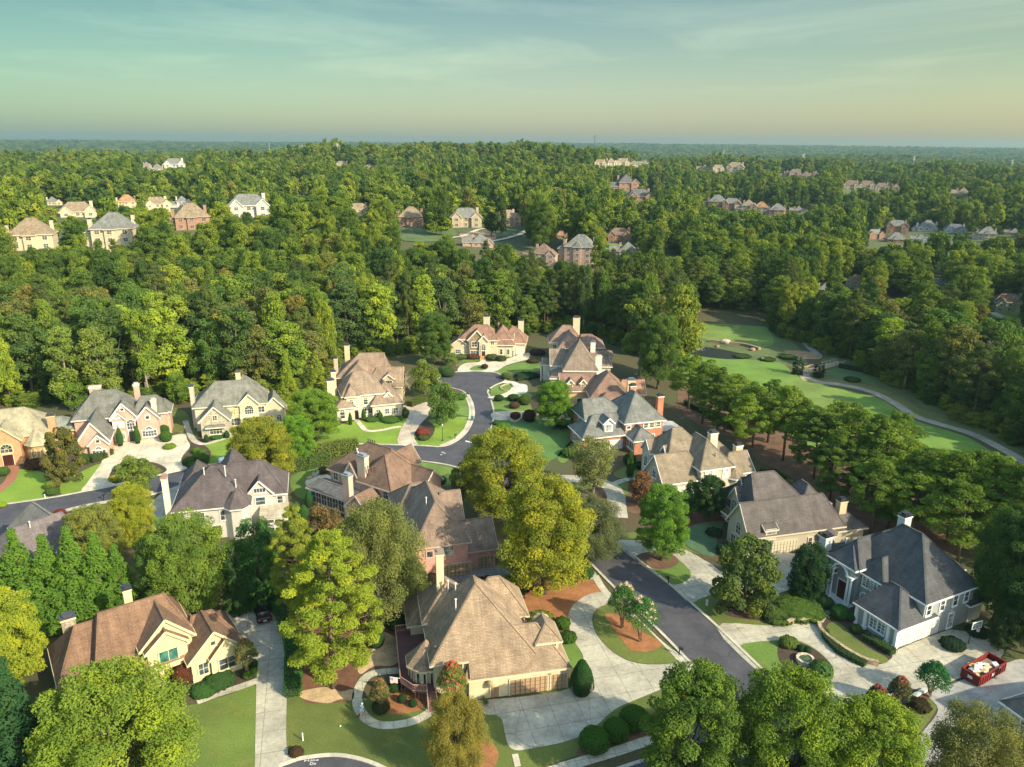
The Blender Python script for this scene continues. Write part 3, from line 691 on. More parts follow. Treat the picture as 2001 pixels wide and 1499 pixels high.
sheet('mulch_bed', [(660,835),(700,805),(790,800),(795,812),(760,822),(700,824)], 0.015, DARKM)
sheet('mulch_bed', [(385,858),(400,862),(450,852),(445,840),(390,850)], B, DARKM)
sheet('mulch_bed', [(1040,775),(1080,780),(1130,820),(1130,835),(1090,822),(1060,818),(1040,800)], B, DARKM)
sheet('mulch_bed', [(1380,1060),(1430,1050),(1430,1100),(1400,1110),(1370,1085)], B, mulch((0.08, 0.06, 0.03)))
sheet('mulch_bed', [(395,1345),(460,1310),(502,1300),(502,1328),(450,1342),(398,1360)], B, DARKM)
# ---- streets (c)
C_ = 0.03
sheet('road', [(1150,1095),(1197,1143),(1287,1230),(1353,1298),(1388,1335),(1392,1375),(1370,1415),(1325,1452),(1263,1481),(1207,1500),(1110,1535),(1100,1640),(1900,1640),(1760,1540),(1640,1440),(1560,1375),(1490,1313),(1400,1227),(1307,1143),(1205,1063),(1150,1012),(1095,965),(1030,925),(985,893),(968,865),(958,842),(962,826),(964,806),(958,780),(952,765),(965,753),(984,745),(984,738),(965,729),(920,726),(880,730),(860,738),(857,745),(875,755),(900,762),(914,772),(922,790),(924,812),(920,832),(908,850),(885,866),(860,873),(817,870),(680,869),(600,878),(500,893),(400,911),(330,925),(220,950),(110,972),(0,988),(-80,1002),(-80,1060),(0,1047),(20,1036),(110,1010),(220,985),(300,965),(420,935),(560,905),(640,898),(700,894),(795,897),(875,908),(940,930),(1000,965),(1060,1010),(1110,1055)], C_, ASPH, True, k=3)
sheet('road', [(500,1530),(540,1500),(565,1489),(592,1482),(650,1477),(696,1483),(740,1498),(780,1520),(810,1570),(780,1640),(520,1640)], C_, ASPH)
# ---- drives and walks (d)
D = 0.055
sheet('driveway', [(448,1200),(470,1188),(497,1190),(533,1192),(550,1212),(560,1243),(556,1283),(555,1333),(560,1357),(560,1456),(575,1484),(545,1500),(500,1530),(498,1499),(501,1333),(500,1306),(460,1283),(450,1240)], D, CONC)
path('path', [(385,1372),(420,1359),(460,1346),(503,1331)], 1.15, D+0.01, CONCW)
path('path', [(783,1311),(750,1313),(725,1318),(708,1333),(698,1360),(702,1386),(720,1408),(750,1418),(800,1412),(838,1394),(845,1374)], 1.25, D, CONCW)
sheet('driveway', [(1123,1255),(1140,1285),(1125,1310),(1115,1345),(1020,1362),(925,1371),(935,1388),(952,1397),(969,1398),(981,1408),(986,1432),(993,1456),(1010,1467),(1050,1461),(1100,1451),(1150,1431),(1200,1388),(1240,1369),(1306,1342),(1334,1331),(1355,1313),(1352,1293),(1333,1291),(1314,1297),(1266,1299),(1226,1291),(1193,1271),(1166,1241),(1157,1210),(1167,1190),(1188,1180),(1182,1159),(1150,1162),(1120,1183),(1110,1207),(1113,1230)], D, CONC)
path('sidewalk', [(1163,1125),(1183,1157),(1230,1200),(1290,1258),(1336,1292)], 1.15, D+0.012, CONCW)
path('sidewalk', [(1320,1428),(1268,1447),(1200,1470),(1100,1500),(1000,1535),(900,1580)], 1.4, D, CONCW)
sheet('driveway', [(1205,1064),(1240,1056),(1290,1060),(1333,1073),(1350,1080),(1390,1103),(1420,1120),(1470,1092),(1500,1084),(1556,1083),(1562,1110),(1556,1140),(1520,1160),(1440,1158),(1400,1160),(1370,1170),(1346,1177),(1307,1144)], D, CONC)
sheet('lawn', [(1243,1093),(1262,1082),(1292,1077),(1325,1094),(1347,1114),(1349,1128),(1335,1139),(1308,1142),(1275,1118)], 0.075, LAWN)
sheet('mulch_bed', [(1240,1091),(1262,1080),(1302,1080),(1325,1093),(1320,1106),(1290,1114),(1262,1106)], 0.09, BROWNM)
sheet('driveway', [(1400,1227),(1500,1223),(1550,1220),(1589,1215),(1604,1229),(1640,1262),(1685,1289),(1718,1299),(1742,1287),(1752,1271),(1843,1235),(1868,1232),(1928,1244),(1960,1270),(1949,1290),(1904,1313),(1847,1337),(1808,1350),(1769,1345),(1740,1360),(1660,1392),(1580,1412),(1520,1350)], D, CONC)
sheet('lawn', [(1447,1267),(1470,1256),(1520,1252),(1550,1250),(1582,1262),(1612,1285),(1629,1310),(1622,1337),(1596,1356),(1560,1350),(1492,1313)], 0.075, LAWN)
sheet('mulch_bed', [(1522,1262),(1550,1254),(1582,1264),(1612,1286),(1628,1310),(1610,1325),(1575,1318),(1540,1310),(1522,1290)], 0.09, DARKM)
sheet('driveway', [(1812,1355),(1860,1338),(1906,1318),(1962,1298),(2010,1290),(2120,1330),(2120,1400),(1970,1385),(1950,1440),(1900,1500),(1800,1580),(1730,1560),(1738,1512),(1756,1482),(1803,1430),(1833,1387)], 0.05, concrete((0.33, 0.33, 0.31), 0, 0.5))
path('path', [(1597,1214),(1612,1195),(1640,1180),(1660,1183)], 1.6, D+0.01, concrete((0.50, 0.47, 0.36), 0.7, 0))
path('driveway', [(1208,1012),(1205,985),(1203,968),(1190,950),(1150,939),(1095,936),(1050,945)], 3.6, D, CONC)
path('path', [(1190,951),(1215,940),(1245,934)], 1.5, D+0.01, CONCW)
sheet('driveway', [(964,806),(1024,804),(1070,812),(1108,808),(1112,790),(1120,779),(1137,781),(1142,805),(1130,817),(1090,822),(1020,820),(968,821)], D, CONCP)
path('driveway', [(956,779),(980,775),(1000,767),(1009,757),(1003,749),(985,746)], 2.6, D, CONCL)
sheet('gravel_bed', [(998,751),(1028,752),(1028,768),(1000,770),(1010,760)], D+0.01, mulch((0.55, 0.53, 0.48)))
sheet('driveway', [(897,727),(897,718),(910,710),(938,707),(938,694),(949,694),(950,707),(985,703),(1016,693),(1035,690),(1032,702),(1018,706),(990,714),(964,727),(930,726)], D, CONCL)
sheet('lawn', [(919,720),(930,715),(942,714),(953,719),(944,724),(922,724)], 0.075, LAWN)
path('sidewalk', [(912,772),(920,790),(922,812),(912,838),(893,858),(862,872)], 1.5, 0.06, CONCL)
sheet('driveway', [(779,868),(782,842),(795,820),(800,803),(788,792),(830,786),(856,795),(838,812),(817,835),(809,855),(816,871)], D, CONCP)
path('path', [(697,820),(706,832),(718,842),(745,841),(768,836),(784,834)], 1.2, D, CONCL)
sheet('driveway', [(446,848),(446,826),(462,816),(490,822),(520,820),(535,832),(520,850),(480,852)], D, CONCL)
path('path', [(362,822),(370,845),(380,862),(400,868),(430,860),(462,850)], 1.3, D, CONCW)
sheet('driveway', [(200,885),(213,863),(315,855),(358,848),(366,860),(371,873),(355,895),(358,911),(378,914),(330,926),(240,947),(163,961),(170,945),(181,929),(198,905)], D, CONCL)
sheet('mulch_bed', [(213,935),(225,914),(262,904),(300,904),(326,917),(311,928),(262,939),(226,946)], 0.08, DARKM)
path('path', [(24,905),(27,920),(20,938),(8,950),(-25,975)], 1.9, D, paint((0.30, 0.13, 0.08)))
sheet('driveway', [(290,990),(328,957),(365,952),(350,1015),(312,1045),(280,1035)], D, CONC)
sheet('patio', [(596,942),(618,926),(645,930),(650,945),(610,955)], D, CONCL)
sheet('driveway', [(850,1128),(965,1106),(1000,1108),(1020,1120),(1000,1140),(930,1150),(870,1165),(840,1150)], D, concrete((0.24, 0.22, 0.20), 3.0, 0.5))
path('sidewalk', [(120,1000),(170,988),(225,978),(300,962)], 1.3, 0.05, CONCW)
path('cart_path', [(1577,724),(1573,735),(1598,746),(1650,753),(1703,766),(1748,788),(1783,811),(1825,826),(1896,847),(1948,872),(2001,903),(2090,965)], 2.7, D, concrete((0.36, 0.31, 0.23), 0, 0))
path('cart_path', [(1565,655),(1572,668),(1585,682),(1600,695)], 2.4, D, concrete((0.30, 0.27, 0.25), 0, 0))
path('cart_path', [(1410,603),(1440,610),(1496,624)], 2.4, D, concrete((0.45, 0.40, 0.34), 0, 0))
sheet('sand_patch', [(1560,725),(1575,720),(1580,742),(1568,742)], 0.05, SAND)
sheet('sand_patch', [(1535,685),(1600,690),(1600,702),(1550,698)], 0.05, mulch((0.36, 0.22, 0.12)))
sheet('ground_cover', [(1345,1035),(1370,1023),(1415,1020),(1402,1045),(1396,1088),(1352,1074),(1338,1058)], 0.10, grass((0.065, 0.135, 0.062)))
# kerbs
kerb([(1147,1012),(1205,1061),(1307,1141),(1402,1225),(1492,1311),(1562,1373)])
kerb([(1150,1097),(1197,1145),(1287,1232),(1353,1300)])
kerb([(1353,1458),(1300,1474),(1263,1485),(1207,1503),(1110,1538)])
kerb([(500,1534),(540,1501),(565,1490),(592,1482),(650,1476),(696,1482),(740,1497),(780,1519)], 0.5)
kerb([(958,842),(963,826),(965,806),(959,780),(953,765),(966,754),(986,745),(985,737),(965,728),(920,725),(880,729),(860,737),(856,745),(875,756),(900,763),(913,772),(921,790),(923,812),(919,832),(907,850),(885,866),(860,873),(817,871),(680,868),(600,877),(500,892),(400,910),(330,924),(220,949),(110,971),(0,987)], 0.45)
kerb([(20,1037),(110,1011),(220,986),(300,966),(420,936)])
kerb([(795,898),(875,909),(940,931)])
# ---------------------------------------------------------------- houses
DIRV = {'S': (0, -1, 0.0), 'E': (1, 0, R(90)), 'N': (0, 1, R(180)), 'W': (-1, 0, R(-90))}
SHARED = {}
def shared(key, f):
    if key not in SHARED: SHARED[key] = f()
    return SHARED[key]
TRIMM = lambda c: paint(c, 0.5, 0.04)
def window_mesh(w, h, nx, ny, arch, tc, fw=0.17):
    mb = MB(); y0, y1 = -0.09, 0.02; hw = w/2
    mb.box(-hw-fw, -hw, y0, y1, -fw, h); mb.box(hw, hw+fw, y0, y1, -fw, h); mb.box(-hw, hw, y0, y1, -fw, 0.0)
    mb.box(-hw-fw-0.05, hw+fw+0.05, y0-0.05, y1, -fw-0.08, -fw)
    if arch:
        n = 10
        for i in range(n):
            a, b = math.pi*i/n, math.pi*(i+1)/n
            q = [(math.cos(a)*hw, h+math.sin(a)*hw), (math.cos(a)*(hw+fw), h+math.sin(a)*(hw+fw)), (math.cos(b)*(hw+fw), h+math.sin(b)*(hw+fw)), (math.cos(b)*hw, h+math.sin(b)*hw)]
            vs = [(x, y0, z) for x, z in q]+[(x, y1, z) for x, z in q]
            mb.add(vs, [(0, 1, 2, 3), (1, 0, 4, 5), (2, 1, 5, 6), (3, 2, 6, 7), (0, 3, 7, 4)])
        for k in (-1, 0, 1): mb.bar((0, -0.06, h), (math.sin(k*0.7)*hw, -0.06, h+math.cos(k*0.7)*hw), 0.05, 0.05, up=(0, 1, 0))
        mb.box(-hw, hw, -0.08, y1, h-0.04, h+0.04)
    else: mb.box(-hw-fw, hw+fw, y0, y1, h, h+fw)
    for i in range(1, nx): x = -hw+w*i/nx; mb.box(x-0.035, x+0.035, -0.07, y1, 0, h)
    for i in range(1, ny): z = h*i/ny; mb.box(-hw, hw, -0.066, y1, z-0.03, z+0.03)
    return mb.mesh('window', TRIMM(tc))
def pane_mesh(w, h, arch, gc):
    mb = MB(); hw = w/2; mb.box(-hw, hw, -0.035, 0.0, 0, h)
    if arch:
        n = 10; vs = [(0, -0.035, h)]+[(math.cos(math.pi*i/n)*hw, -0.035, h+math.sin(math.pi*i/n)*hw) for i in range(n+1)]
        mb.add(vs, [(0, i+2, i+1) for i in range(n)])
    return mb.mesh('pane', glass(gc) if gc else glass())
def garage_mesh(w, h, col, cols):
    mb = MB(); mb.box(-w/2, w/2, -0.02, 0.02, 0, h, 1)
    for i in range(cols):
        for j in range(4):
            a = -w/2+w*i/cols+0.07; b = -w/2+w*(i+1)/cols-0.07; z0 = h*j/4+0.05; z1 = h*(j+1)/4-0.05
            mb.box(a, b, -0.06, -0.019, z0, z1)
    return mb.mesh('garage_door', [paint(col, 0.5, 0.05), paint(sc3(col, 0.45))])
def garage_trim(w, h, tc):
    mb = MB(); mb.box(-w/2-0.15, -w/2, -0.09, 0.02, 0, h+0.15); mb.box(w/2, w/2+0.15, -0.09, 0.02, 0, h+0.15); mb.box(-w/2, w/2, -0.09, 0.02, h, h+0.15)
    return mb.mesh('door_frame', TRIMM(tc))
class House:
    def __init__(s, name, org, yaw, label, wallm, roofm, trimc=WHITE, group=None, z=0.0, scale=1.0, cat='house'):
        s.root = empty(name, (org[0], org[1], z), R(yaw), scale); tag(s.root, label, cat, group)
        s.wm = wallm; s.rm = roofm; s.tc = trimc; s.wall = MB(); s.roof_ = MB(); s.trim = MB(); s.wmats = [wallm]; s.zf = 0; s.rmats = [roofm]; s.chims = []
    def wmat(s, m):
        if m is None: return 0
        if m not in s.wmats: s.wmats.append(m)
        return s.wmats.index(m)
    def rmat(s, m):
        if m is None: return 0
        if m not in s.rmats: s.rmats.append(m)
        return s.rmats.index(m)
    def wing(s, x0, y0, x1, y1, ze, zr, ax='x', i0=None, i1=None, oh=0.5, zb=-0.3, wm=None, rm=None, roof=True, fascia=True):
        """a block with its roof: ridge along ax, i0/i1 = how far the ridge ends stand in from the eaves (0 = gable)"""
        s.zf += 0.004; e = s.zf; ze += e; zr += e
        mi = s.wmat(wm); s.wall.box(x0+e, x1-e, y0+e, y1-e, zb, ze+0.02, mi)
        if roof: s.roof(x0, y0, x1, y1, ze, zr, ax, i0, i1, oh, mi, s.rmat(rm), fascia)
        return s
    def roof(s, x0, y0, x1, y1, ze, zr, ax='x', i0=None, i1=None, oh=0.5, mi=0, ri=0, fascia=True):
        sw = (lambda p: p) if ax == 'x' else (lambda p: (p[1], p[0], p[2]))
        if ax == 'y': x0, y0, x1, y1 = y0, x0, y1, x1
        hd = (y1-y0)/2+oh; ym = (y0+y1)/2; t = 0.16
        g0, g1 = i0 == 0, i1 == 0
        if i0 is None: i0 = hd
        if i1 is None: i1 = hd
        X0 = x0-(0.32 if g0 else oh); X1 = x1+(0.32 if g1 else oh); Y0, Y1 = y0-oh, y1+oh
        if i0+i1 > X1-X0-0.02: k = (X1-X0-0.02)/(i0+i1); i0 *= k; i1 *= k
        A, B = (X0+i0, ym, zr), (X1-i1, ym, zr); a, b, c, d = (X0, Y0, ze), (X1, Y0, ze), (X1, Y1, ze), (X0, Y1, ze)
        pol = [[a, b, B, A], [c, d, A, B]]
        if not g0: pol.append([d, a, A])
        if not g1: pol.append([b, c, B])
        for p in pol:
            q = [sw(v) for v in p]
            if ax == 'y': q = q[::-1]
            s.roof_.slab(q, t, ri)
        rc = [(A, B)]
        if not g0: rc += [(a, A), (d, A)]
        if not g1: rc += [(b, B), (c, B)]
        for p, q in rc:
            p, q = Vector(sw(p)), Vector(sw(q)); up = Vector((0, 0, 0.02)); s.roof_.bar(p+up, q+up, 0.26, 0.05, ri)
        slope = (zr-ze)/hd
        for g, X, xw in ((g0, X0, x0), (g1, X1, x1)):
            if not g: continue
            zt = ze+slope*oh-0.17; sgn = 1 if xw == x1 else -1; xi = xw-sgn*0.12
            pts = [(y0, ze-0.02), (y1, ze-0.02), (y1, zt), (ym, zr-0.18), (y0, zt)]
            vs = [sw((xw, y, z)) for y, z in pts]+[sw((xi, y, z)) for y, z in pts]
            s.wall.add(vs, [(0, 1, 2, 3, 4), (9, 8, 7, 6, 5)], mi)
            if fascia:
                Xf = X+sgn*0.025
                for (p, q) in (((Xf, Y0, ze-0.10), (Xf, ym, zr-0.10)), ((Xf, Y1, ze-0.10), (Xf, ym, zr-0.10))):
                    s.trim.bar(sw(p), sw(q), 0.06, 0.30)
                    p2 = (xw+sgn*0.02, p[1]*0+(y0 if p[1] == Y0 else y1), zt-0.12); q2 = (xw+sgn*0.02, ym, zr-0.30)
                    s.trim.bar(sw(p2), sw(q2), 0.05, 0.22)
        if fascia:
            for Yf, o in ((Y0, -0.025), (Y1, 0.025)): s.trim.bar(sw((X0-0.02, Yf+o, ze-0.10)), sw((X1+0.02, Yf+o, ze-0.10)), 0.07, 0.26)
            if not g0: s.trim.bar(sw((X0-0.025, Y0-0.02, ze-0.10)), sw((X0-0.025, Y1+0.02, ze-0.10)), 0.07, 0.255)
            if not g1: s.trim.bar(sw((X1+0.025, Y0-0.02, ze-0.10)), sw((X1+0.025, Y1+0.02, ze-0.10)), 0.07, 0.255)
            # soffits close the overhang from below
            for bx in ((X0, X1, Y0, y0+0.05), (X0, X1, y1-0.05, Y1)):
                p = [sw((bx[0], bx[2], ze-0.17)), sw((bx[1], bx[3], ze-0.20))]
                xs = sorted((p[0][0], p[1][0])); ys = sorted((p[0][1], p[1][1])); s.trim.box(xs[0], xs[1], ys[0], ys[1], ze-0.20, ze-0.165)
        return s
    def cone(s, cx, cy, r, ze, zr, n=8, zb=-0.3, a0=0, a1=360, oh=0.45, wm=None, flat=0.0, rot=22.5):
        """a many-sided bay with a pointed roof"""
        mi = s.wmat(wm); pts = [(cx+r*math.cos(R(a0+(a1-a0)*k/n+rot)), cy+r*math.sin(R(a0+(a1-a0)*k/n+rot))) for k in range(n)]
        vs = [(x, y, zb) for x, y in pts]+[(x, y, ze) for x, y in pts]
        s.wall.add(vs, [(k, (k+1) % n, n+(k+1) % n, n+k) for k in range(n)], mi)
        f = (r+oh)/r; P = [(cx+(x-cx)*f, cy+(y-cy)*f, ze) for x, y in pts]
        for k in range(n):
            s.roof_.slab([P[k], P[(k+1) % n], (cx, cy, zr)], 0.15); s.trim.bar(Vector(P[k])-Vector((0, 0, 0.1)), Vector(P[(k+1) % n])-Vector((0, 0, 0.1)), 0.07, 0.24)
        return s
    def win(s, side, x, y, z, w=1.0, h=1.5, nx=2, ny=2, arch=False, gc=None, rz=None, shutters=None):
        w *= 1.12; h *= 1.06
        dx, dy, a = DIRV[side] if rz is None else (0, 0, rz); key = (round(w, 2), round(h, 2), nx, ny, arch, s.tc)
        o = link('window', shared(('w',)+key, lambda: window_mesh(w, h, nx, ny, arch, s.tc)), s.root, (x+dx*0.01, y+dy*0.01, z), a)
        link('pane', shared(('p', key[0], key[1], arch, gc), lambda: pane_mesh(w, h, arch, gc)), o)
        if shutters:
            def sh():
                mb = MB()
                for q in (-1, 1):
                    mb.box(q*(w/2+0.15) if q > 0 else q*(w/2+0.15)-0.35, q*(w/2+0.15)+0.35 if q > 0 else q*(w/2+0.15), -0.12, -0.04, -0.05, h+0.05)
                return mb.mesh('shutters', paint(shutters))
            link('shutters', shared(('s', key, shutters), sh), o)
        return s
    def garage(s, side, x, y, w, h=2.2, col=(0.5, 0.4, 0.28), cols=6, z=0.0):
        dx, dy, a = DIRV[side]
        o = link('garage_door', shared(('g', w, h, col, cols), lambda: garage_mesh(w, h, col, cols)), s.root, (x+dx*0.03, y+dy*0.03, z), a)
        link('door_frame', shared(('gt', w, h, s.tc), lambda: garage_trim(w, h, s.tc)), o)
        return s
    def door(s, side, x, y, z=0.1, w=1.1, h=2.3, col=(0.03, 0.015, 0.012)):
        dx, dy, a = DIRV[side]
        def f():
            mb = MB(); mb.box(-w/2, w/2, -0.06, 0.02, 0, h)
            for i in range(2):
                for j in range(3): mb.box(-w/2+w*i/2+0.08, -w/2+w*(i+1)/2-0.08, -0.10, -0.059, h*j/3+0.08, h*(j+1)/3-0.08)
            return mb.mesh('front_door', paint(col, 0.35))
        o = link('front_door', shared(('d', w, h, col), f), s.root, (x+dx*0.02, y+dy*0.02, z), a)
        link('door_frame', shared(('gt', w, h, s.tc), lambda: garage_trim(w, h, s.tc)), o); return s
    def chim(s, x, y, z0, z1, w=1.0, d=0.8, mat=None, cap=(0.03, 0.03, 0.035), flue=True, band=None):
        s.chims.append((x, y, z0, z1, w, d, mat, cap, flue, band)); return s
    def vent(s, x, y, z, h=0.5, c=(0.6, 0.6, 0.58)):
        mb = MB(); mb.lathe(0, 0, [(0.09, -0.4), (0.09, h), (0.16, h+0.02), (0.16, h+0.12), (0.01, h+0.16)], 8)
        link('roof_vent', shared(('v', h, c), lambda: mb.mesh('roof_vent', paint(c))), s.root, (x, y, z)); return s
    def fin(s):
        link('wall', s.wall.mesh('wall', s.wmats), s.root)
        r = link('roof', s.roof_.mesh('roof', s.rmats), s.root)
        if s.trim.v: link('trim', s.trim.mesh('trim', TRIMM(s.tc)), s.root)
        for (x, y, z0, z1, w, d, mat, cap, flue, band) in s.chims:
            mb = MB(); mb.box(x-w/2, x+w/2, y-d/2, y+d/2, z0, z1, 0); mb.box(x-w/2-0.09, x+w/2+0.09, y-d/2-0.09, y+d/2+0.09, z1-0.28, z1-0.1, 2)
            mb.box(x-w/2-0.13, x+w/2+0.13, y-d/2-0.13, y+d/2+0.13, z1, z1+0.16, 1)
            if flue:
                mb.box(x-w*0.3, x+w*0.3, y-d*0.3, y+d*0.3, z1+0.15, z1+0.42, 1); mb.box(x-w*0.38, x+w*0.38, y-d*0.38, y+d*0.38, z1+0.42, z1+0.48, 1)
            mb.build('chimney', [mat or s.wm, paint(cap, 0.4), paint(band or s.tc)], r)
        return s
def at(org, yaw, x, y, z=0.0):
    c, q = math.cos(R(yaw)), math.sin(R(yaw)); return Vector((org[0]+x*c-y*q, org[1]+x*q+y*c, z))
CREAM = (0.66, 0.58, 0.37)

# H1 cream house with brown roof, lower left
S1 = shingle((0.185, 0.110, 0.068)); st = paint((0.571, 0.504, 0.302)); TC1 = (0.60, 0.54, 0.34)
h = House('house', (-39.6, 81.6), 36, 'cream stucco house with a rusty brown shingle roof at the lower left', st, S1, TC1)
h.wing(-10.5, 2.6, 1.8, 14.6, 3.1, 9.3, 'x', 2.2, 3.4)
h.wing(-14.2, 5.0, -7.0, 14.0, 3.0, 8.0, 'x', 3.2, 1.0)
h.wing(-5.2, 3.2, 0.6, 12, 5.4, 8.9, 'y', 0, 3.0)
h.wing(-4.9, 2.4, -0.2, 8, 5.3, 7.7, 'y', 0, 0, oh=0.35)
h.wing(-0.4, 0.6, 5.8, 8.5, 3.0, 6.6, 'y', 0, 3.0)
h.wing(2.0, 0.0, 5.6, 6, 2.95, 5.3, 'y', 0, 0, oh=0.35)
h.wing(0.0, 3.4, 6.1, 9.4, 2.9, 6.0, 'x', 2, 2.6)
h.win('S', -2.5, 2.39, 3.3, 1.9, 1.5, 2, 1, gc=(0.025, 0.085, 0.07)); h.win('S', -4.9+0.1, 3.19, 3.0, 0.9, 1.3, 3, 3, True)
h.win('S', 3.9, -0.01, 0.9, 1.9, 1.5, 2, 2); h.win('S', 1.0, 0.59, 0.9, 1.0, 1.5, 2, 2)
h.door('S', -2.1, 2.38, 0.1, 2.4, 2.2, (0.02, 0.018, 0.02)); h.win('S', 2.5, 0.59, 4.6, 0.5, 0.5, 1, 1); h.win('S', -2.6, 3.19, 6.6, 0.9, 0.9, 5, 5, gc=(0.3, 0.27, 0.17))
for x in (-4.7, -0.4, 2.1, 5.4): h.trim.box(x-0.22, x+0.22, (2.36 if x < 0 else -0.04), (2.36 if x < 0 else -0.04)+0.3, 0, 2.7)
h.chim(-5.0, 11.6, 2, 9.9, 1.0, 1.0); h.chim(-12.0, 12.2, 2, 8.0, 1.6, 1.1, stone((0.30, 0.26, 0.20)), (0.06, 0.06, 0.08))
h.vent(-12.2, 16.5, 5.0); h.fin(); H1 = h

# H2 tan shingle house in the middle
S2 = shingle((0.270, 0.198, 0.132)); O2 = (-5.1, 78.7); Y2 = 11.8
h = House('house', O2, Y2, 'cream house with a steep tan shingle roof, three garage doors and a purple brown deck', paint((0.554, 0.487, 0.319)), S2, (0.60, 0.52, 0.36))
h.wing(0.2, 0.4, 12.6, 7.5, 3.3, 7.6, 'x', 2.0, 3.7)
h.wing(-4.0, 1.6, 8.3, 13.2, 5.2, 12.4, 'y', 5.9, 5.0, fascia=False)
h.roof_.slab([(0.25, -0.13, 3.72), (7.0, -0.13, 3.72), (8.7, 1.2, 5.29), (0.25, 1.2, 5.29)], 0.15)
for p_, q_ in (((-4.5, 1.07, 5.1), (0.3, 1.07, 5.1)), ((-4.53, 1.05, 5.1), (-4.53, 9.0, 5.1)), ((8.83, 3.0, 5.1), (8.83, 9.0, 5.1))): h.trim.bar(p_, q_, 0.07, 0.24)
h.wing(-3.9, 1.5, 0.4, 6, 5.0, 6.0, 'x', 1, 1, roof=False)
h.wing(2.0, 8.5, 9.0, 14.5, 5.9, 10.2, 'x', 3.0, 3.4)
h.wing(-4.2, 9.5, 2.0, 15.5, 5.8, 10.2, 'y', 2.6, 3.2)
h.wing(-6.0, 13.0, -3.0, 18.3, 3.2, 5.4, 'y', 1.5, 1.5)
h.wing(9.3, 2.2, 12.0, 5.6, 5.9, 7.6, 'y', 1.9, 0.3, zb=3.2, oh=0.4)
h.cone(-4.6, 4.9, 2.3, 3.5, 6.4, 8)
h.garage('S', 7.9, 0.38, 5.1, 2.3, (0.40, 0.27, 0.16), 8); h.garage('S', 11.55-0.1, 0.38, 2.0+0.35, 2.3, (0.40, 0.27, 0.16), 4); h.door('S', 3.4, 0.38, 0.1, 1.0, 2.1, (0.30, 0.20, 0.12))
h.win('S', 10.65, 2.19, 3.9, 1.7, 1.55, 2, 1); h.win('S', -1.6, 1.48, 2.7, 2.0, 2.0, 2, 1, gc=(0.03, 0.04, 0.05))
for k, w_ in ((-112.5, 1.0), (-67.5, 1.0), (-157.5, 1.0)):
    a = R(k); rr_ = 2.3*math.cos(R(22.5))+0.02; h.win('S', -4.6+rr_*math.cos(a), 4.9+rr_*math.sin(a), 1.1, 1.05, 1.7, 1, 1, rz=a+R(90))
h.chim(-1.9, 12.0, 5, 14.4, 1.0, 0.9, None, (0.25, 0.2, 0.15)); h.vent(-1.0, 10.6, 10.0, 0.8); h.vent(-0.2, 9.2, 10.6, 0.6); h.vent(-0.6, 6.0, 9.6, 1.3); h.vent(2.6, 1.6, 4.7, 0.2, (0.1, 0.1, 0.1)); h.vent(6.4, 1.7, 4.8, 0.2, (0.1, 0.1, 0.1)); h.vent(-3.6, 3.0, 6.2, 0.3, (0.1, .1, .1))
mb = MB(); mb.lathe(3.2, 0.3, [(0.95, 2.35), (0.9, 2.7), (0.7, 3.05), (0.4, 3.28), (0.01, 3.38)], 14, 0, R(180), R(360)); mb.build('awning', paint((0.462, 0.353, 0.202)), h.root)
h.fin()
# deck with railing and steps
dk = MB(); dw = [(-8.0, 14.2, 1.5), (-8.0, 3.4, 1.5), (-6.6, 1.6, 1.5), (-4.9, 1.2, 1.5), (-3.9, 1.4, 1.5), (-3.9, 14.2, 1.5)]
deck = empty('deck', at(O2, Y2, 0, 0), R(Y2)); tag(deck, 'purple brown timber deck with pink railing on the left side of the tan roofed house', 'deck')
m_, n_, b_, o_ = newmat('deck_boards'); mpn = nd(n_, 'ShaderNodeMapping', {'Vector': n_.nodes.new('ShaderNodeTexCoord').outputs['Object']})
brk = nd(n_, 'ShaderNodeTexBrick', {'Vector': mpn.outputs[0], 'Color1': (0.16, 0.075, 0.075, 1), 'Color2': (0.11, 0.055, 0.06, 1), 'Mortar': (0.02, 0.01, 0.01, 1), 'Mortar Size': 0.012, 'Brick Width': 3.0, 'Row Height': 0.15, 'Scale': 1.0}); n_.links.new(brk.outputs[0], b_.inputs[0])
dk.slab(dw, 0.2); dk.build('floor', m_, deck)
rl = MB(); RP = [dw[5][:2], dw[0][:2], dw[1][:2], dw[2][:2], dw[3][:2]]
for (ax_, ay_), (bx_, by_) in zip(RP[:-1], RP[1:]):
    for z in (1.62, 2.45): rl.bar((ax_, ay_, z), (bx_, by_, z), 0.09, 0.08)
    L = math.hypot(bx_-ax_, by_-ay_); k = int(L/0.22)
    for i in range(k+1): x, y = ax_+(bx_-ax_)*i/k, ay_+(by_-ay_)*i/k; rl.box(x-0.03, x+0.03, y-0.03, y+0.03, 1.5, 2.45)
rl.build('railing', paint((0.40, 0.24, 0.20)), deck)
sk = MB()
for i in range(20): x = -7.95+i*0.4; sk.box(x if x < -4 else -4.1, (x if x < -4 else -4.1)+0.08, (3.5 if x < -6.6 else 1.9), (3.6 if x < -6.6 else 2.0), -0.1, 1.32)
sk.bar((-6.6, 3.55, 1.2), (-3.9, 3.55, 1.2), 0.3, 0.1); sk.bar((-8, 3.55, 1.2), (-6.6, 3.55, 1.2), 0.2, 0.1); sk.build('skirt', paint((0.32, 0.18, 0.15)), deck); sk = MB(); sk.bar((-7.93, 3.4, 1.2), (-7.93, 13.9, 1.2), 0.04, 0.1)
for i in range(28): sk.box(-7.96, -7.9, 3.5+i*0.38, 3.58+i*0.38, -0.1, 1.32)
sk.build('skirt', paint((0.32, 0.18, 0.15)), deck)
sp = MB()
for i in range(7): sp.box(-4.9, -3.9, 1.2-0.28*(i+1), 1.2-0.28*i, 0, 1.5-0.2*(i+1)+0.05)
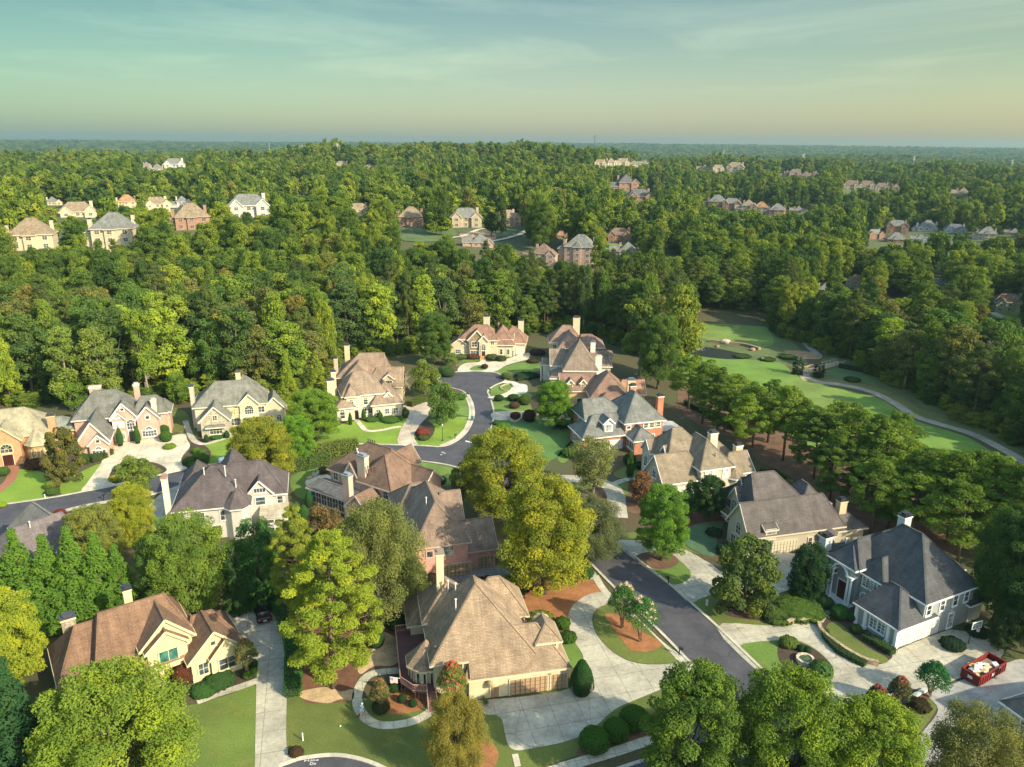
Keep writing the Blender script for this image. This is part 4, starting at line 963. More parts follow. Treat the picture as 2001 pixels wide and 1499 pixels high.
sp.build('steps', paint((0.17, 0.09, 0.09)), deck)
sr = MB()
for x in (-4.95, -3.85):
    sr.bar((x, 1.2, 2.4), (x, -0.8, 1.0), 0.08, 0.08); sr.bar((x, -0.8, 0), (x, -0.8, 1.0), 0.08, 0.08, up=(0, 1, 0)); sr.bar((x, 1.2, 0), (x, 1.2, 2.4), 0.08, 0.08, up=(0, 1, 0))
    for i in range(7): yy = 1.0-i*0.28; sr.bar((x, yy, 0.3), (x, yy, 2.25-i*0.2), 0.05, 0.05, up=(0, 1, 0))
sr.build('stair_railing', paint((0.40, 0.24, 0.20)), deck)

# H3 pink brick house
S3 = shingle((0.215, 0.155, 0.115)); BR3 = brick((0.46, 0.245, 0.20))
h = House('house', (-11.2, 108.5), 16.3, 'pink brick house with grey brown roof and olive garage doors behind the tan roofed house', BR3, S3, (0.45, 0.36, 0.28))
h.wing(-4.2, -1.2, 4.2, 17, 5.9, 11.2, 'y', 5.0, 6.0)
h.wing(0.5, 6.0, 5.0, 12.8, 5.8, 9.9, 'x', 2, 0); h.wing(-5.2, 10.5, 1, 19, 5.8, 9.6, 'x', 3.5, 2)
h.wing(2.5, 0.0, 9.1, 7.2, 3.35, 7.1, 'x', 0, 0)
h.win('S', 1.0, -1.21, 3.9, 1.5, 1.4, 2, 2, gc=(0.2, 0.22, 0.2)); h.win('S', -1.9, -1.21, 4.0, 0.8, 0.9, 1, 1)
h.garage('S', 3.0-0.9, -1.22, 5.0, 2.1, (0.33, 0.26, 0.16), 8); h.garage('S', 7.4, -0.02, 2.4, 2.1, (0.33, 0.26, 0.16), 4)
h.vent(-1.2, 5.0, 10.2, 1.0); h.vent(0.2, 3.0, 9.0, .3); h.fin()

# H4 peach stucco house with a sunroom
S4 = shingle((0.175, 0.112, 0.080)); ST4 = paint((0.521, 0.353, 0.269)); O4 = (-35.6, 136.3); Y4 = -33.5
h = House('house', O4, Y4, 'peach stucco house with reddish brown roof, twin tall chimneys and a grey roofed sunroom', ST4, S4, (0.62, 0.52, 0.42))
h.wing(0.5, 0.4, 16.2, 9.5, 5.9, 11.3, 'x', 6.3, 4.2)
h.wing(9.0, -0.4, 17.0, 8.0, 5.9, 10.9, 'y', 3.5, 4)
h.wing(5.2, -0.3, 8.6, 5, 5.9, 9.0, 'y', 0, 0, oh=0.3); h.wing(8.5, 6, 12.5, 12.5, 5.9, 9.2, 'y', 3, 0); h.wing(14, 4.5, 20.5, 9.5, 5.4, 8.2, 'x', 2, 0)
h.wing(10.5, -5.2, 15.2, 1, 3.0, 5.8, 'y', 0, 0)
h.wing(-1.0, -3.7, 10.0, 0.6, 3.1, 4.2, 'x', 0.8, 0.8, rm=shingle((0.12, 0.12, 0.125)), wm=paint((0.504, 0.521, 0.504)))
for i in range(7): h.win('S', -0.1+i*1.5, -3.71, 0.5, 1.15, 2.2, 2, 2)
h.win('S', 2.0, 0.38, 4.0, 1.0, 1.3, 2, 2); h.win('S', 6.9, -0.32, 4.6, 0.9, 1.0, 2, 2, True); h.win('S', 15.6, -0.42, 4.0, 1.0, 1.4, 1, 2); h.win('E', 17.02, 2.5, 4.0, 1.0, 1.4, 1, 2)
h.chim(9.6, 0.2, 3, 10.8, 1.9, 1.1, paint((0.588, 0.462, 0.353)), (0.22, 0.24, 0.27)); h.chim(10.6, -4.8, 0, 9.0, 1.5, 1.1, paint((0.538, 0.386, 0.302)), (0.22, 0.24, 0.27))
for i in range(3): h.vent(11.2+i*0.7, -0.2+i*0.1, 8.6, 0.5, (0.05, 0.04, 0.04))
for i in range(4): h.vent(6.4+i*0.55, 5.1, 11.2, 0.5, (0.05, 0.04, 0.04))
h.vent(5.0, 3.4, 9.6, 0.4, (.8, .8, .75)); h.vent(5.6, 3.0, 9.2, 0.4, (.8, .8, .75)); h.fin()

# H5 white house with a dark roof
S5 = shingle((0.095, 0.078, 0.080)); O5 = (-58.6, 121.1); Y5 = 14.3
h = House('house', O5, Y5, 'white painted house with a near black shingle roof and a slim left chimney', paint((0.487, 0.470, 0.420)), S5, (0.60, 0.58, 0.53))
h.wing(0.4, -3.4, 12.5, 9.0, 5.9, 11.2, 'x', 6.3, 5.0)
h.wing(7.0, 0.0, 18.5, 8.5, 5.9, 10.8, 'x', 3.0, 4.3); h.wing(6.0, 2.0, 12.5, 13, 5.9, 11.2, 'y', 3, 3.2); h.wing(0.0, 6, 5, 14, 5.4, 8.6, 'y', 2, 2)
h.wing(12.2, -0.45, 16.4, 3, 6.2, 8.9, 'y', 0, 0, oh=0.3); h.cone(10.6, -2.6, 2.2, 5.8, 8.6, 8)
h.win('S', 14.3, -0.46, 4.2, 1.4, 1.3, 1, 2); h.win('S', 14.3, -0.46, 6.6, 1.7, 0.7, 4, 1); h.win('S', 11.8, -3.41, 3.4, 1.0, 2.0, 1, 2); h.win('S', 8.5, -3.41, 3.4, 1.2, 1.6, 2, 2); h.win('S', 4.5, -3.41, 3.4, 1.2, 1.6, 2, 2)
for x in (2.0, 4.5, 7.0, 9.5): h.win('S', x, -3.41, 0.6, 1.2, 1.7, 2, 2)
h.win('S', 17.6, -0.02, 4.0, 0.8, 1.2, 1, 2)
h.chim(-0.5, -2.6, 0, 12.0, 0.8, 1.4, paint((0.655, 0.622, 0.521)), (0.35, 0.2, 0.15)); h.vent(8.8, 0.5, 10.2, 1.5); h.vent(5.2, 1.4, 10, 1.3); h.vent(10.5, -1.0, 8.2, 1.4); h.vent(16, 2.5, 8.0, 0.3)
h.fin()
# porch at the back of H5
pt = MB(); 
pr = empty('screened_porch', at(O5, Y5, 16.6, -2.2), R(Y5)); tag(pr, 'white timber porch with sloping beige roof against the white house', 'porch')
pt.slab([(-2.5, -1.9, 3.1), (2.5, -1.9, 3.1), (2.5, 2.0, 4.0), (-2.5, 2.0, 4.0)], 0.15); pt.build('roof', shingle((0.40, 0.36, 0.27)), pr)
pt = MB()
for x in (-2.3, 0, 2.3): pt.box(x-0.1, x+0.1, -1.8, -1.6, -0.2, 3.0)
for z in (0.1, 1.2, 1.9, 2.7): pt.box(-2.4, 2.4, -1.78, -1.66, z, z+0.12)
for z in (1.2, 1.9, 2.7): pt.box(2.2, 2.32, -1.7, 2.0, z, z+0.12)
pt.box(-2.3, 2.3, -1.6, 2.0, 1.0, 1.15); pt.build('frame', paint((0.630, 0.622, 0.588)), pr)

# H6 grey roofed house at the left edge
h = House('house', (-75.8, 103.4), 51.5, 'dark grey roofed house with a beige chimney half hidden at the left edge', paint((0.4, 0.35, 0.28)), shingle((0.15, 0.13, 0.13)), (0.4, 0.36, 0.3))
h.wing(-2.5, -3.0, 9.8, 6.5, 4.6, 9.2, 'x', 4.0, 2.0); h.wing(4.0, -1.0, 10.0, 12.0, 4.6, 9.0, 'y', 3, 3, rm=shingle((0.20, 0.19, 0.17)))
h.chim(-2.6, -1.2, 0, 10.2, 1.2, 1.2, paint((0.420, 0.353, 0.252)), (0.05, 0.04, 0.04)); h.vent(3.4, 1.0, 9.0, 0.6); h.win('S', 2, -3.01, 2.2, 1.2, 1.4); h.win('S', 7, -3.01, 2.2, 1.2, 1.4); h.fin()

# H7 orange brick house, left edge
BR7 = brick((0.42, 0.225, 0.12)); O7 = (-107.0, 151.3); Y7 = 24
h = House('house', O7, Y7, 'orange brick house with stone turret and arched entry at the left edge', BR7, shingle((0.33, 0.30, 0.20)), (0.62, 0.50, 0.30))
h.wing(-10.0, 1.5, 7.0, 13.0, 5.4, 10.0, 'x', 5, 4.5); h.wing(-3.0, -1.5, 2.6, 6, 5.4, 8.6, 'y', 0, 2); h.wing(6.0, 7.0, 12.0, 13.5, 3.6, 6.0, 'x', 2, 3, rm=shingle((0.20, 0.22, 0.19))); h.wing(-12, -1.5, -4, 4, 4.2, 7.5, 'y', 0, 2)
h.cone(5.6, 0.6, 2.3, 3.9, 7.1, 8, wm=stone((0.42, 0.30, 0.15)))
for k in (-112.5, -67.5, -22.5):
    a = R(k); h.win('S', 5.6+2.14*math.cos(a), 0.6+2.14*math.sin(a), 0.8, 0.8, 1.5, 1, 1, True, rz=a+R(90), gc=(0.2, 0.14, 0.06))
h.door('S', 0.0, -1.52, 0.1, 1.9, 2.4, (0.05, 0.015, 0.012)); h.win('S', 0.0, -1.52, 3.0, 1.9, 0.7, 3, 1, True); h.win('S', -7.5, -1.52, 1.0, 1.6, 1.6, 2, 2, True)
h.chim(8.2, 4.0, 0, 8.4, 1.5, 1.2, BR7, (0.07, 0.06, 0.06)); h.fin()

# H8 brick house with slate grey roof
BR8 = brick((0.42, 0.27, 0.21)); S8 = shingle((0.145, 0.148, 0.128)); O8 = (-88.1, 155.3); Y8 = 19
h = House('house', O8, Y8, 'pinkish brick house with slate roof and white arched windows behind a round drive', BR8, S8, (0.72, 0.64, 0.58))
h.wing(-5.6, 0.6, 0.2, 15, 3.4, 8.0, 'y', 0, 4.5); h.wing(-3.4, -0.4, 0.3, 5, 3.1, 5.4, 'y', 0, 0, oh=0.35)
h.wing(-7.6, 9.5, 5.0, 19.5, 5.9, 11.0, 'x', 4.5, 4.5); h.wing(0.3, 8.2, 5.0, 13, 5.9, 9.4, 'y', 0, 2); h.wing(0.25, 7.7, 2.9, 10, 5.7, 7.5, 'y', 0, 0, oh=0.3)
h.wing(4.6, 10.3, 11.4, 17.0, 5.6, 9.0, 'x', 2, 2.5); h.wing(5.3, 8.4, 9.8, 14, 4.9, 8.0, 'y', 0, 2); h.wing(9.7, 11.2, 12.0, 16.5, 5.4, 7.3, 'y', 1.2, 1.2)
h.win('S', -1.6, -0.42, 0.7, 2.3, 1.1, 4, 1); h.win('S', -1.6, -0.42, 1.95, 1.0, 0.1, 1, 1, True); h.win('S', -1.55, -0.42, 3.6, 0.6, 0.6, 1, 1, True)
h.win('S', 1.55, 7.68, 3.9, 1.8, 1.1, 4, 1, gc=(0.4, 0.36, 0.32)); h.win('S', 1.55, 7.68, 0.8, 1.8, 1.7, 3, 2, gc=(0.25, 0.25, 0.2)); h.win('S', 1.55, 7.68, 6.1, 0.7, 0.5, 1, 1, True, gc=(.4, .38, .33)); h.win('S', 2.65, 8.18, 7.6, 0.6, 0.5, 1, 1, True)
h.door('S', 4.0, 8.18, 0.1, 1.3, 2.4, (0.04, 0.04, 0.05)); h.win('S', 4.0, 8.18, 3.0, 1.4, 1.4, 3, 2, True)
h.win('S', 7.6, 8.38, 0.8, 2.6, 1.3, 5, 2); h.win('S', 7.6, 8.38, 2.3, 1.2, 0.1, 2, 1, True); h.win('S', 7.6, 8.38, 5.0, 0.7, 0.7, 1, 1, True)
h.chim(-3.6, 16.5, 5, 11.4, 2.4, 1.2, BR8, (0.6, 0.5, 0.4), False); h.chim(4.8, 18.2, 5, 10.6, 1.2, 1.0, BR8, (0.6, 0.55, 0.5)); h.chim(9.0, 10.6, 0, 8.7, 1.1, 1.0, paint((0.571, 0.462, 0.386)), (0.6, 0.5, 0.4)); h.fin()

# H9 cream house with blue grey roof
S9 = shingle((0.175, 0.178, 0.148)); ST9 = paint((0.504, 0.454, 0.319)); O9 = (-72.0, 166.0); Y9 = 15
h = House('house', O9, Y9, 'cream stucco house with grey green roof and balconied entry beside pointed evergreens', ST9, S9, (0.66, 0.60, 0.46))
h.wing(0.2, 0.3, 6.4, 9, 4.0, 7.6, 'y', 0, 3.5, wm=stone((0.42, 0.38, 0.29))); h.wing(-1.5, 5.5, 14.4, 15.5, 6.0, 10.6, 'x', 5, 4.5); h.wing(8.6, 4.9, 12.8, 9, 6.0, 8.6, 'y', 0, 2, oh=0.4)
h.wing(13.9, 5.6, 18.8, 14, 4.0, 7.2, 'y', 0, 3.2); h.wing(5, 12, 13, 19, 6.0, 10.4, 'y', 3.5, 3); h.wing(12.7, 5.2, 14.4, 8, 5.9, 8, 'y', 1, 1, roof=False)
h.win('S', 3.4, 0.28, 0.9, 2.4, 1.5, 4, 2); h.win('S', 3.4, 0.28, 4.2, 0.8, 1.1, 2, 2); h.roof(1.4, -0.5, 5.4, 0.5, 2.75, 3.2, 'x', 0.3, 0.3, 0.2)
h.win('S', 10.7, 4.88, 3.5, 1.7, 1.2, 4, 2, True); h.door('S', 10.7, 4.88, 0.1, 1.7, 2.3, (0.04, 0.03, 0.02)); h.win('S', 7.3, 5.48, 3.6, 1.5, 1.2, 3, 2, gc=(0.3, 0.22, 0.08)); h.win('S', 7.3, 5.48, 0.8, 1.8, 1.6, 3, 2)
h.win('S', 13.5, 5.18, 3.8, 1.2, 1.3, 2, 2); h.win('S', 13.3, 5.18, 0.8, 0.9, 1.5, 2, 2); h.win('S', 15.3, 5.58, 0.8, 0.9, 1.3, 2, 2, True); h.win('S', 17.4, 5.58, 0.8, 0.9, 1.3, 2, 2, True)
for x in (8.9, 12.5): h.trim.box(x-0.18, x+0.18, 3.9, 4.26, 0, 3.0)
h.trim.box(8.6, 12.8, 3.7, 5.0, 2.95, 3.2); h.trim.box(8.6, 12.8, 3.72, 3.8, 3.2, 4.0)
h.chim(8.1, 14.2, 5, 11.6, 1.1, 1.0, paint((0.605, 0.521, 0.302)), (0.1, 0.1, 0.1)); h.chim(-2.1, 8.8, 0, 10.4, 0.9, 1.5, paint((0.462, 0.403, 0.319)), (0.06, 0.07, 0.09)); h.fin()

# H10 tan house with arches
S10 = shingle((0.250, 0.190, 0.138)); ST10 = paint((0.554, 0.504, 0.370)); O10 = (-42.4, 177.3); Y10 = 19.3
h = House('house', O10, Y10, 'cream house with tan hipped roof and white arched windows above a winding front path', ST10, S10, (0.74, 0.70, 0.58))
h.wing(-0.3, 1.2, 4.0, 8, 3.4, 6.0, 'y', 2, 2); h.wing(1.5, 2.4, 12.5, 12, 6.0, 10.8, 'x', 4, 5); h.wing(8.4, 0.8, 15.8, 9.5, 3.5, 8.3, 'y', 3.9, 3); h.wing(2.2, 1.8, 5.0, 6, 6.0, 8.6, 'y', 1.5, 1)
for x in (3.4, 7.0): h.win('S', x, 1.79 if x < 5 else 2.39, 3.4, 0.9, 1.2, 1, 2, True)
h.door('S', 4.4, 1.79, 0.1, 1.1, 2.4); h.win('S', 4.4, 1.79, 2.6, 1.1, 0.1, 1, 1, True); h.win('S', 6.6, 2.38, 0.9, 0.9, 1.3, 2, 2, True); h.win('S', 8.0, 2.38, 0.9, 0.8, 1.3, 2, 2, True); h.win('S', 1.0, 1.18, 0.7, 1.0, 1.6, 1, 2, True)
for x in (9.8, 12.0, 14.2): h.win('S', x, 0.79, 0.9, 0.9, 1.2, 2, 2)
h.wing(11.6, 1.6, 13.4, 4, 5.2, 6.4, 'y', 0, 0, oh=0.25, zb=3.6); h.win('S', 12.5, 1.58, 4.0, 0.8, 1.0, 2, 2, True)
h.chim(-1.0, 5.5, 0, 9.6, 1.8, 1.2, paint((0.605, 0.504, 0.319)), (0.05, 0.05, 0.05)); h.chim(0.2, 9.5, 0, 10.6, 1.2, 1.0, paint((0.605, 0.504, 0.319)), (0.05, 0.05, 0.05)); h.fin()
# H11 behind it
h = House('house', (-46.6, 196.0), 4, 'tan roofed house with one dormer standing behind the arched cream house', paint((0.470, 0.403, 0.286)), shingle((0.25, 0.18, 0.125)), (0.66, 0.6, 0.48))
h.wing(0, 0, 12.5, 11, 6.0, 11.3, 'x', 6.0, 1.0); h.wing(2.0, -3.5, 9.0, 5, 6.0, 10.0, 'y', 3.6, 1); h.wing(8.0, -2.5, 17.2, 5.5, 4.0, 8.4, 'x', 3, 0.0)
h.wing(12.2, -2.0, 15.0, 1.5, 6.0, 7.4, 'y', 0, 0, zb=3.5, oh=0.25); h.win('S', 13.6, -2.02, 4.2, 1.7, 1.3, 3, 2, gc=(0.05, .05, .05)); h.garage('S', 12.6, -2.52, 4.8, 2.2, (0.6, 0.56, 0.46))
h.chim(1.5, 9.5, 4, 12.5, 1.3, 1.0, paint((0.605, 0.487, 0.286)), (0.05, 0.05, 0.05)); h.chim(-0.7, 3.0, 0, 10.6, 0.9, 1.2, paint((0.504, 0.420, 0.302)), (0.05, 0.05, 0.05)); h.fin()

# H12 house at the head of the cul-de-sac
S12 = shingle((0.255, 0.150, 0.105)); ST12 = paint((0.605, 0.521, 0.353)); O12 = (-20.1, 240.3); Y12 = -4
h = House('house', O12, Y12, 'cream house with terracotta roof at the head of the cul-de-sac', ST12, S12, (0.78, 0.73, 0.58))
h.wing(0.0, 0.5, 6, 9, 3.4, 5.8, 'y', 0, 3); h.wing(3.0, 0.6, 15.2, 9.5, 5.6, 9.6, 'x', 5, 4); h.wing(6.2, -0.6, 11.4, 5, 5.6, 9.0, 'y', 0, 2, wm=stone((0.34, 0.25, 0.16))); h.wing(9.6, -1.2, 12.4, 3, 5.6, 7.4, 'y', 0, 1, oh=0.3)
h.wing(12.5, 1.0, 20.5, 11, 4.0, 9.2, 'y', 4, 4); h.wing(16, 4, 24.0, 13.5, 3.9, 8.4, 'x', 4, 4); h.wing(17.2, 2.0, 20.2, 6, 5.6, 7.3, 'x', 1, 0, zb=3.7, oh=0.25)
h.win('S', 2.6, 0.48, 0.9, 1.4, 1.2, 3, 2); h.win('S', 4.8, 0.58, 3.7, 1.2, 1.2, 2, 2); h.win('S', 4.8, 0.58, 0.9, 1.2, 1.2, 2, 2); h.win('S', 8.0, -0.62, 3.5, 1.5, 1.5, 2, 2); h.win('S', 8.0, -0.62, 0.8, 2.2, 1.3, 3, 2)
h.door('S', 11.0, -1.22, 0.1, 1.2, 2.3, (0.06, 0.03, 0.02)); h.win('S', 11.0, -1.22, 2.6, 1.2, 1.3, 2, 2, True); h.win('S', 13.7, 0.58, 3.8, 1.0, 1.1, 2, 2); h.win('S', 13.7, 0.98, 0.9, 1.0, 1.1, 2, 2); h.win('S', 16.5, 0.98, 0.8, 0.7, 1.6, 1, 2); h.win('S', 18.8, 0.98, 0.8, 0.7, 1.6, 1, 2)
for i in range(2): h.garage('E', 20.52, 2.0+i*2.7, 2.3, 2.2, (0.74, 0.70, 0.6), 4)
h.garage('S', 22.3, 3.98, 2.2, 2.2, (0.74, 0.70, 0.6), 4); h.win('E', 20.22, 4.0, 4.4, 0.9, 1.0, 2, 2)
h.chim(11.0, 8.5, 4, 11.6, 2.0, 1.0, ST12, (0.06, 0.06, 0.06)); h.chim(22.2, 11.5, 2, 9.8, 1.8, 1.0, ST12, (0.06, 0.06, 0.06)); h.fin()
# steps
mb = MB(); 
for i in range(5): mb.box(-1.0, 1.0, -0.5*(i+1), -0.5*i, 0, 0.75-0.15*i)
o = mb.build('front_steps', brick((0.50, 0.25, 0.12)), None, at(O12, Y12, 11.0, -1.4), R(Y12)); tag(o, 'orange brick front steps of the terracotta roofed house', 'steps')

# H13 upper house of the right group
S13 = shingle((0.235, 0.155, 0.118)); ST13 = paint((0.521, 0.437, 0.302))
h = House('house', (12.6, 236.0), 0, 'cream house with brown hipped roofs, rearmost right of the cul-de-sac', ST13, S13, (0.70, 0.62, 0.5))
h.wing(-0.5, 0, 9.5, 9.0, 6.0, 10.6, 'x', 4.5, 4.0); h.wing(2.0, -5.5, 9.0, 4, 5.6, 10.0, 'y', 4.0, 3); h.wing(7.0, -3.0, 16.0, 6, 5.2, 8.4, 'x', 3, 4.0); h.wing(12, -6.5, 18.5, 0, 3.2, 4.6, 'x', 2, 3)
for y in (1.5, 4.0, 6.5): h.win('W', -0.52, y, 3.6, 1.0, 1.4, 2, 2); h.win('W', -0.52, y, 0.8, 1.0, 1.5, 2, 2)
h.win('S', 0.8, -0.02, 3.7, 0.9, 1.4); h.win('S', 0.8, -0.02, 0.8, 0.9, 1.5)
h.chim(8.0, 6.0, 3, 12.8, 2.2, 1.2, paint((0.571, 0.487, 0.319)), (0.08, 0.06, 0.06)); h.fin()
# H14 middle house with tall peak
S14 = shingle((0.215, 0.165, 0.125))
h = House('house', (14.5, 204.5), -1, 'house with a tall steep grey brown peak and a white columned side porch', paint((0.588, 0.554, 0.462)), S14, (0.80, 0.76, 0.66))
h.wing(0.0, 0.0, 9.0, 14, 6.0, 13.0, 'y', 7.0, 6.5); h.wing(-3.5, 6.5, 3, 15.0, 5.6, 9.4, 'x', 0, 3); h.wing(6.0, 6.0, 13.5, 16, 5.6, 9.2, 'x', 3, 4.5); h.wing(-3.6, 1.0, 1.0, 7, 3.4, 5.4, 'x', 2.5, 1)
h.wing(-5.6, 9.5, -2.0, 13.5, 4.9, 6.4, 'x', 0, 1, oh=0.35)
h.win('W', -5.62, 11.5, 0.6, 1.6, 2.8, 2, 3, True); h.win('W', -3.52, 8.0, 3.4, 1.0, 1.4); h.win('W', -3.62, 3.0, 0.8, 1.2, 1.6)
for y in (9.7, 13.3): h.trim.box(-6.4, -6.1, y-0.15, y+0.15, 0, 4.6)
for i in range(4): h.win('S', 1.2+i*2.2, -0.02, 3.6, 1.0, 1.3)
h.chim(8.6, 10.5, 4, 11.6, 1.4, 1.0, paint((0.655, 0.622, 0.554)), (0.12, 0.13, 0.16)); h.chim(9.6, 2.5, 3, 9.4, 1.8, 1.0, paint((0.655, 0.622, 0.554)), (0.5, 0.48, 0.42)); h.fin()
# H14c brown roofed house with dormered garage wing
S14c = shingle((0.215, 0.135, 0.098)); W14 = paint((0.504, 0.353, 0.185))
h = House('house', (14.9, 190.0), 3, 'tan house with red brown roof, two small dormers and a tall cream chimney', W14, S14c, (0.74, 0.66, 0.5))
h.wing(-2.0, 1.0, 9.0, 8.5, 4.4, 8.2, 'x', 0, 2); h.wing(5.0, -5.5, 15.0, 6.5, 4.6, 9.8, 'y', 5.5, 5); h.wing(6.2, -9.5, 14.5, -3, 3.6, 6.4, 'x', 3, 3.5); h.wing(13, 0, 20, 7, 3.6, 6.6, 'x', 2, 0, rm=shingle((0.36, 0.19, 0.11)))
for x in (0.5, 3.8): h.wing(x-0.8, 1.6, x+0.8, 5, 6.2, 7.4, 'y', 0, 0, zb=4.6, oh=0.22); h.win('S', x, 1.58, 5.0, 0.8, 0.9, 2, 2)
h.garage('S', 3.6, 0.98, 2.7, 2.3, (0.05, 0.045, 0.04), 2); h.win('W', 4.98, -1.5, 1.2, 1.1, 1.4, gc=(.3, .22, .1)); h.win('S', 8.2, -9.52, 0.9, 1.1, 1.4)  # garage stands open: near-black panel paints the shade inside the doorway
h.chim(14.6, -7.0, 0, 9.8, 1.9, 1.3, paint((0.605, 0.487, 0.286)), (0.12, 0.14, 0.18)); h.fin()

# H15 red brick house with blue grey roof
BR15 = brick((0.36, 0.155, 0.09)); S15 = shingle((0.150, 0.157, 0.145)); O15 = (16.4, 159.3); Y15 = 16.9
h = House('house', O15, Y15, 'red brick house with blue grey slate roof, white garage doors and a white sunroom', BR15, S15, (0.78, 0.74, 0.68))
h.wing(-0.2, 0.4, 10.2, 8.6, 3.4, 7.2, 'x', 4.2, 1.5); h.wing(9.8, 0.4, 19.2, 12.5, 6.0, 11.4, 'y', 5.8, 5.5); h.wing(3.0, 7.5, 6.0, 11.5, 6.0, 8.6, 'x', 0, 0); h.wing(2.2, 5.0, 12, 13, 5.9, 9.6, 'x', 1.0, 4)
h.wing(10.2, -3.9, 15.2, 1.0, 3.3, 5.6, 'y', 2.7, 0.6); h.wing(17, 10, 22, 17, 3.2, 6.0, 'y', 0, 2, rm=shingle((0.07, 0.06, 0.065)))
h.wing(4.8, 0.8, 7.0, 4, 6.2, 7.5, 'y', 0, 0, zb=3.9, oh=0.35, wm=paint((0.638, 0.622, 0.588))); h.win('S', 5.9, 0.78, 4.5, 1.2, 1.3, 2, 1, gc=(0.16, 0.17, 0.15))
h.garage('S', 4.0, 0.38, 3.0, 2.2, (0.78, 0.76, 0.72), 4); h.garage('S', 7.6, 0.38, 3.0, 2.2, (0.78, 0.76, 0.72), 4)
for x in (11.3, 14.9, 16.4, 18.0)[1:]: h.win('S', x, 0.38, 4.4, 0.9, 1.0, 1, 2, gc=(.08, .09, .05))
h.win('S', 10.6, 0.38, 4.6, 0.8, 0.6, 1, 1); h.win('S', 16.8, 0.38, 1.6, 0.6, 1.0)
for y in (-3.0, -1.9, -0.8): h.win('W', 10.18, y, 0.9, 0.8, 1.5, 1, 1)
for y in (1.5, 3.5, 6.0): h.win('W', -0.22, y, 0.8, 0.9, 1.6, 2, 2)
h.win('W', 2.18, 9.2, 3.6, 0.9, 1.3); h.win('W', 2.18, 6.6, 3.6, 0.9, 1.3)
h.chim(22.0, 7.8, 0, 9.2, 1.5, 1.2, BR15, (0.03, 0.03, 0.03)); h.chim(15.8, 10.0, 3, 11.6, 1.5, 1.0, BR15, (0.03, 0.03, 0.03)); h.fin()
sr_ = empty('sunroom', at(O15, Y15, 19.6, 1.2), R(Y15)); tag(sr_, 'white framed sunroom with pale sloping roof on the right of the red brick house', 'sunroom')
mb = MB(); mb.slab([(-0.3, -0.4, 3.0), (5.2, -0.4, 3.0), (5.2, 4.6, 3.1), (-0.3, 4.6, 4.2)], 0.14); mb.build('roof', paint((0.420, 0.437, 0.420), 0.4, 0.15), sr_)
mb = MB()
for i in range(8): x = i*0.7; mb.box(x, x+0.1, -0.1, 0.02, 0, 2.85)
for i in range(7): y = i*0.7; mb.box(4.9, 5.02, y, y+0.1, 0, 2.85)
for z in (0, 0.9, 2.7): mb.box(-0.02, 5.04, -0.12, 0.04, z, z+0.15); mb.box(4.88, 5.04, -0.1, 4.5, z, z+0.15)
mb.build('frame', paint((0.672, 0.664, 0.638)), sr_)
mb = MB(); mb.box(0, 2.7, 0.05, 0.09, 0.1, 2.8); mb.build('screen', glass(), sr_)

# H16 beige house with olive tan roof
S16 = shingle((0.205, 0.168, 0.118)); ST16 = paint((0.504, 0.454, 0.336)); O16 = (29.5, 135.2); Y16 = 19
h = House('house', O16, Y16, 'beige house with olive tan roof, white trim and three pointed front gables', ST16, S16, (0.82, 0.80, 0.76))
h.wing(-0.2, 0.3, 9.3, 7.2, 3.5, 8.3, 'x', 0, 3.0); h.wing(7.5, -0.7, 14.3, 10, 5.9, 10.4, 'y', 4.5, 3); h.wing(3.0, 4.0, 13.0, 13.5, 5.9, 11.4, 'x', 3.8, 5.4); h.wing(2.0, 9.5, 7, 13.0, 6.0, 8.6, 'x', 0, 2, oh=0.3); h.wing(3.6, 5.6, 7, 8.2, 6.4, 8.6, 'x', 0, 2, oh=0.3)
h.wing(14.0, 0.5, 20.3, 6.5, 3.5, 6.8, 'x', 3, 0.0); h.wing(13.0, 7, 19, 12.5, 5.0, 8, 'x', 3, 3); h.cone(15.8, 0.2, 1.8, 3.3, 5.2, 8)
h.win('W', -0.22, 3.7, 3.6, 1.1, 1.3, 2, 2, True); h.win('W', 1.98, 11.2, 2.6, 1.1, 2.0, 2, 3, True); h.win('W', 3.58, 6.9, 5.6, 1.0, 0.9, 2, 1, True); h.win('W', -0.22, 1.6, 0.7, 1.0, 1.5)
h.win('S', 9.0, -0.72, 3.8, 0.9, 1.4, 1, 2, gc=(.3, .32, .28)); h.win('S', 10.6, -0.72, 3.8, 0.9, 1.4, 1, 2, gc=(.3, .32, .28)); h.win('S', 13.0, -0.72, 3.8, 0.9, 1.4, 1, 2, gc=(.3, .32, .28)); h.win('S', 10.8, -0.72, 0.9, 1.0, 1.3); h.garage('S', 2.6, 0.28, 4.6, 2.2, (0.74, 0.72, 0.64)); h.garage('S', 6.6, 0.28, 2.4, 2.2, (0.74, 0.72, 0.64), 4)
h.chim(14.0, 6.0, 4, 10.6, 1.7, 1.2, paint((0.588, 0.504, 0.353)), (0.03, 0.03, 0.03)); h.chim(19.6, 5.0, 0, 7.6, 1.6, 1.2, paint((0.588, 0.504, 0.353)), (0.03, 0.03, 0.03)); h.vent(11.2, 0.6, 8, .3, (.1, .1, .1)); h.fin()

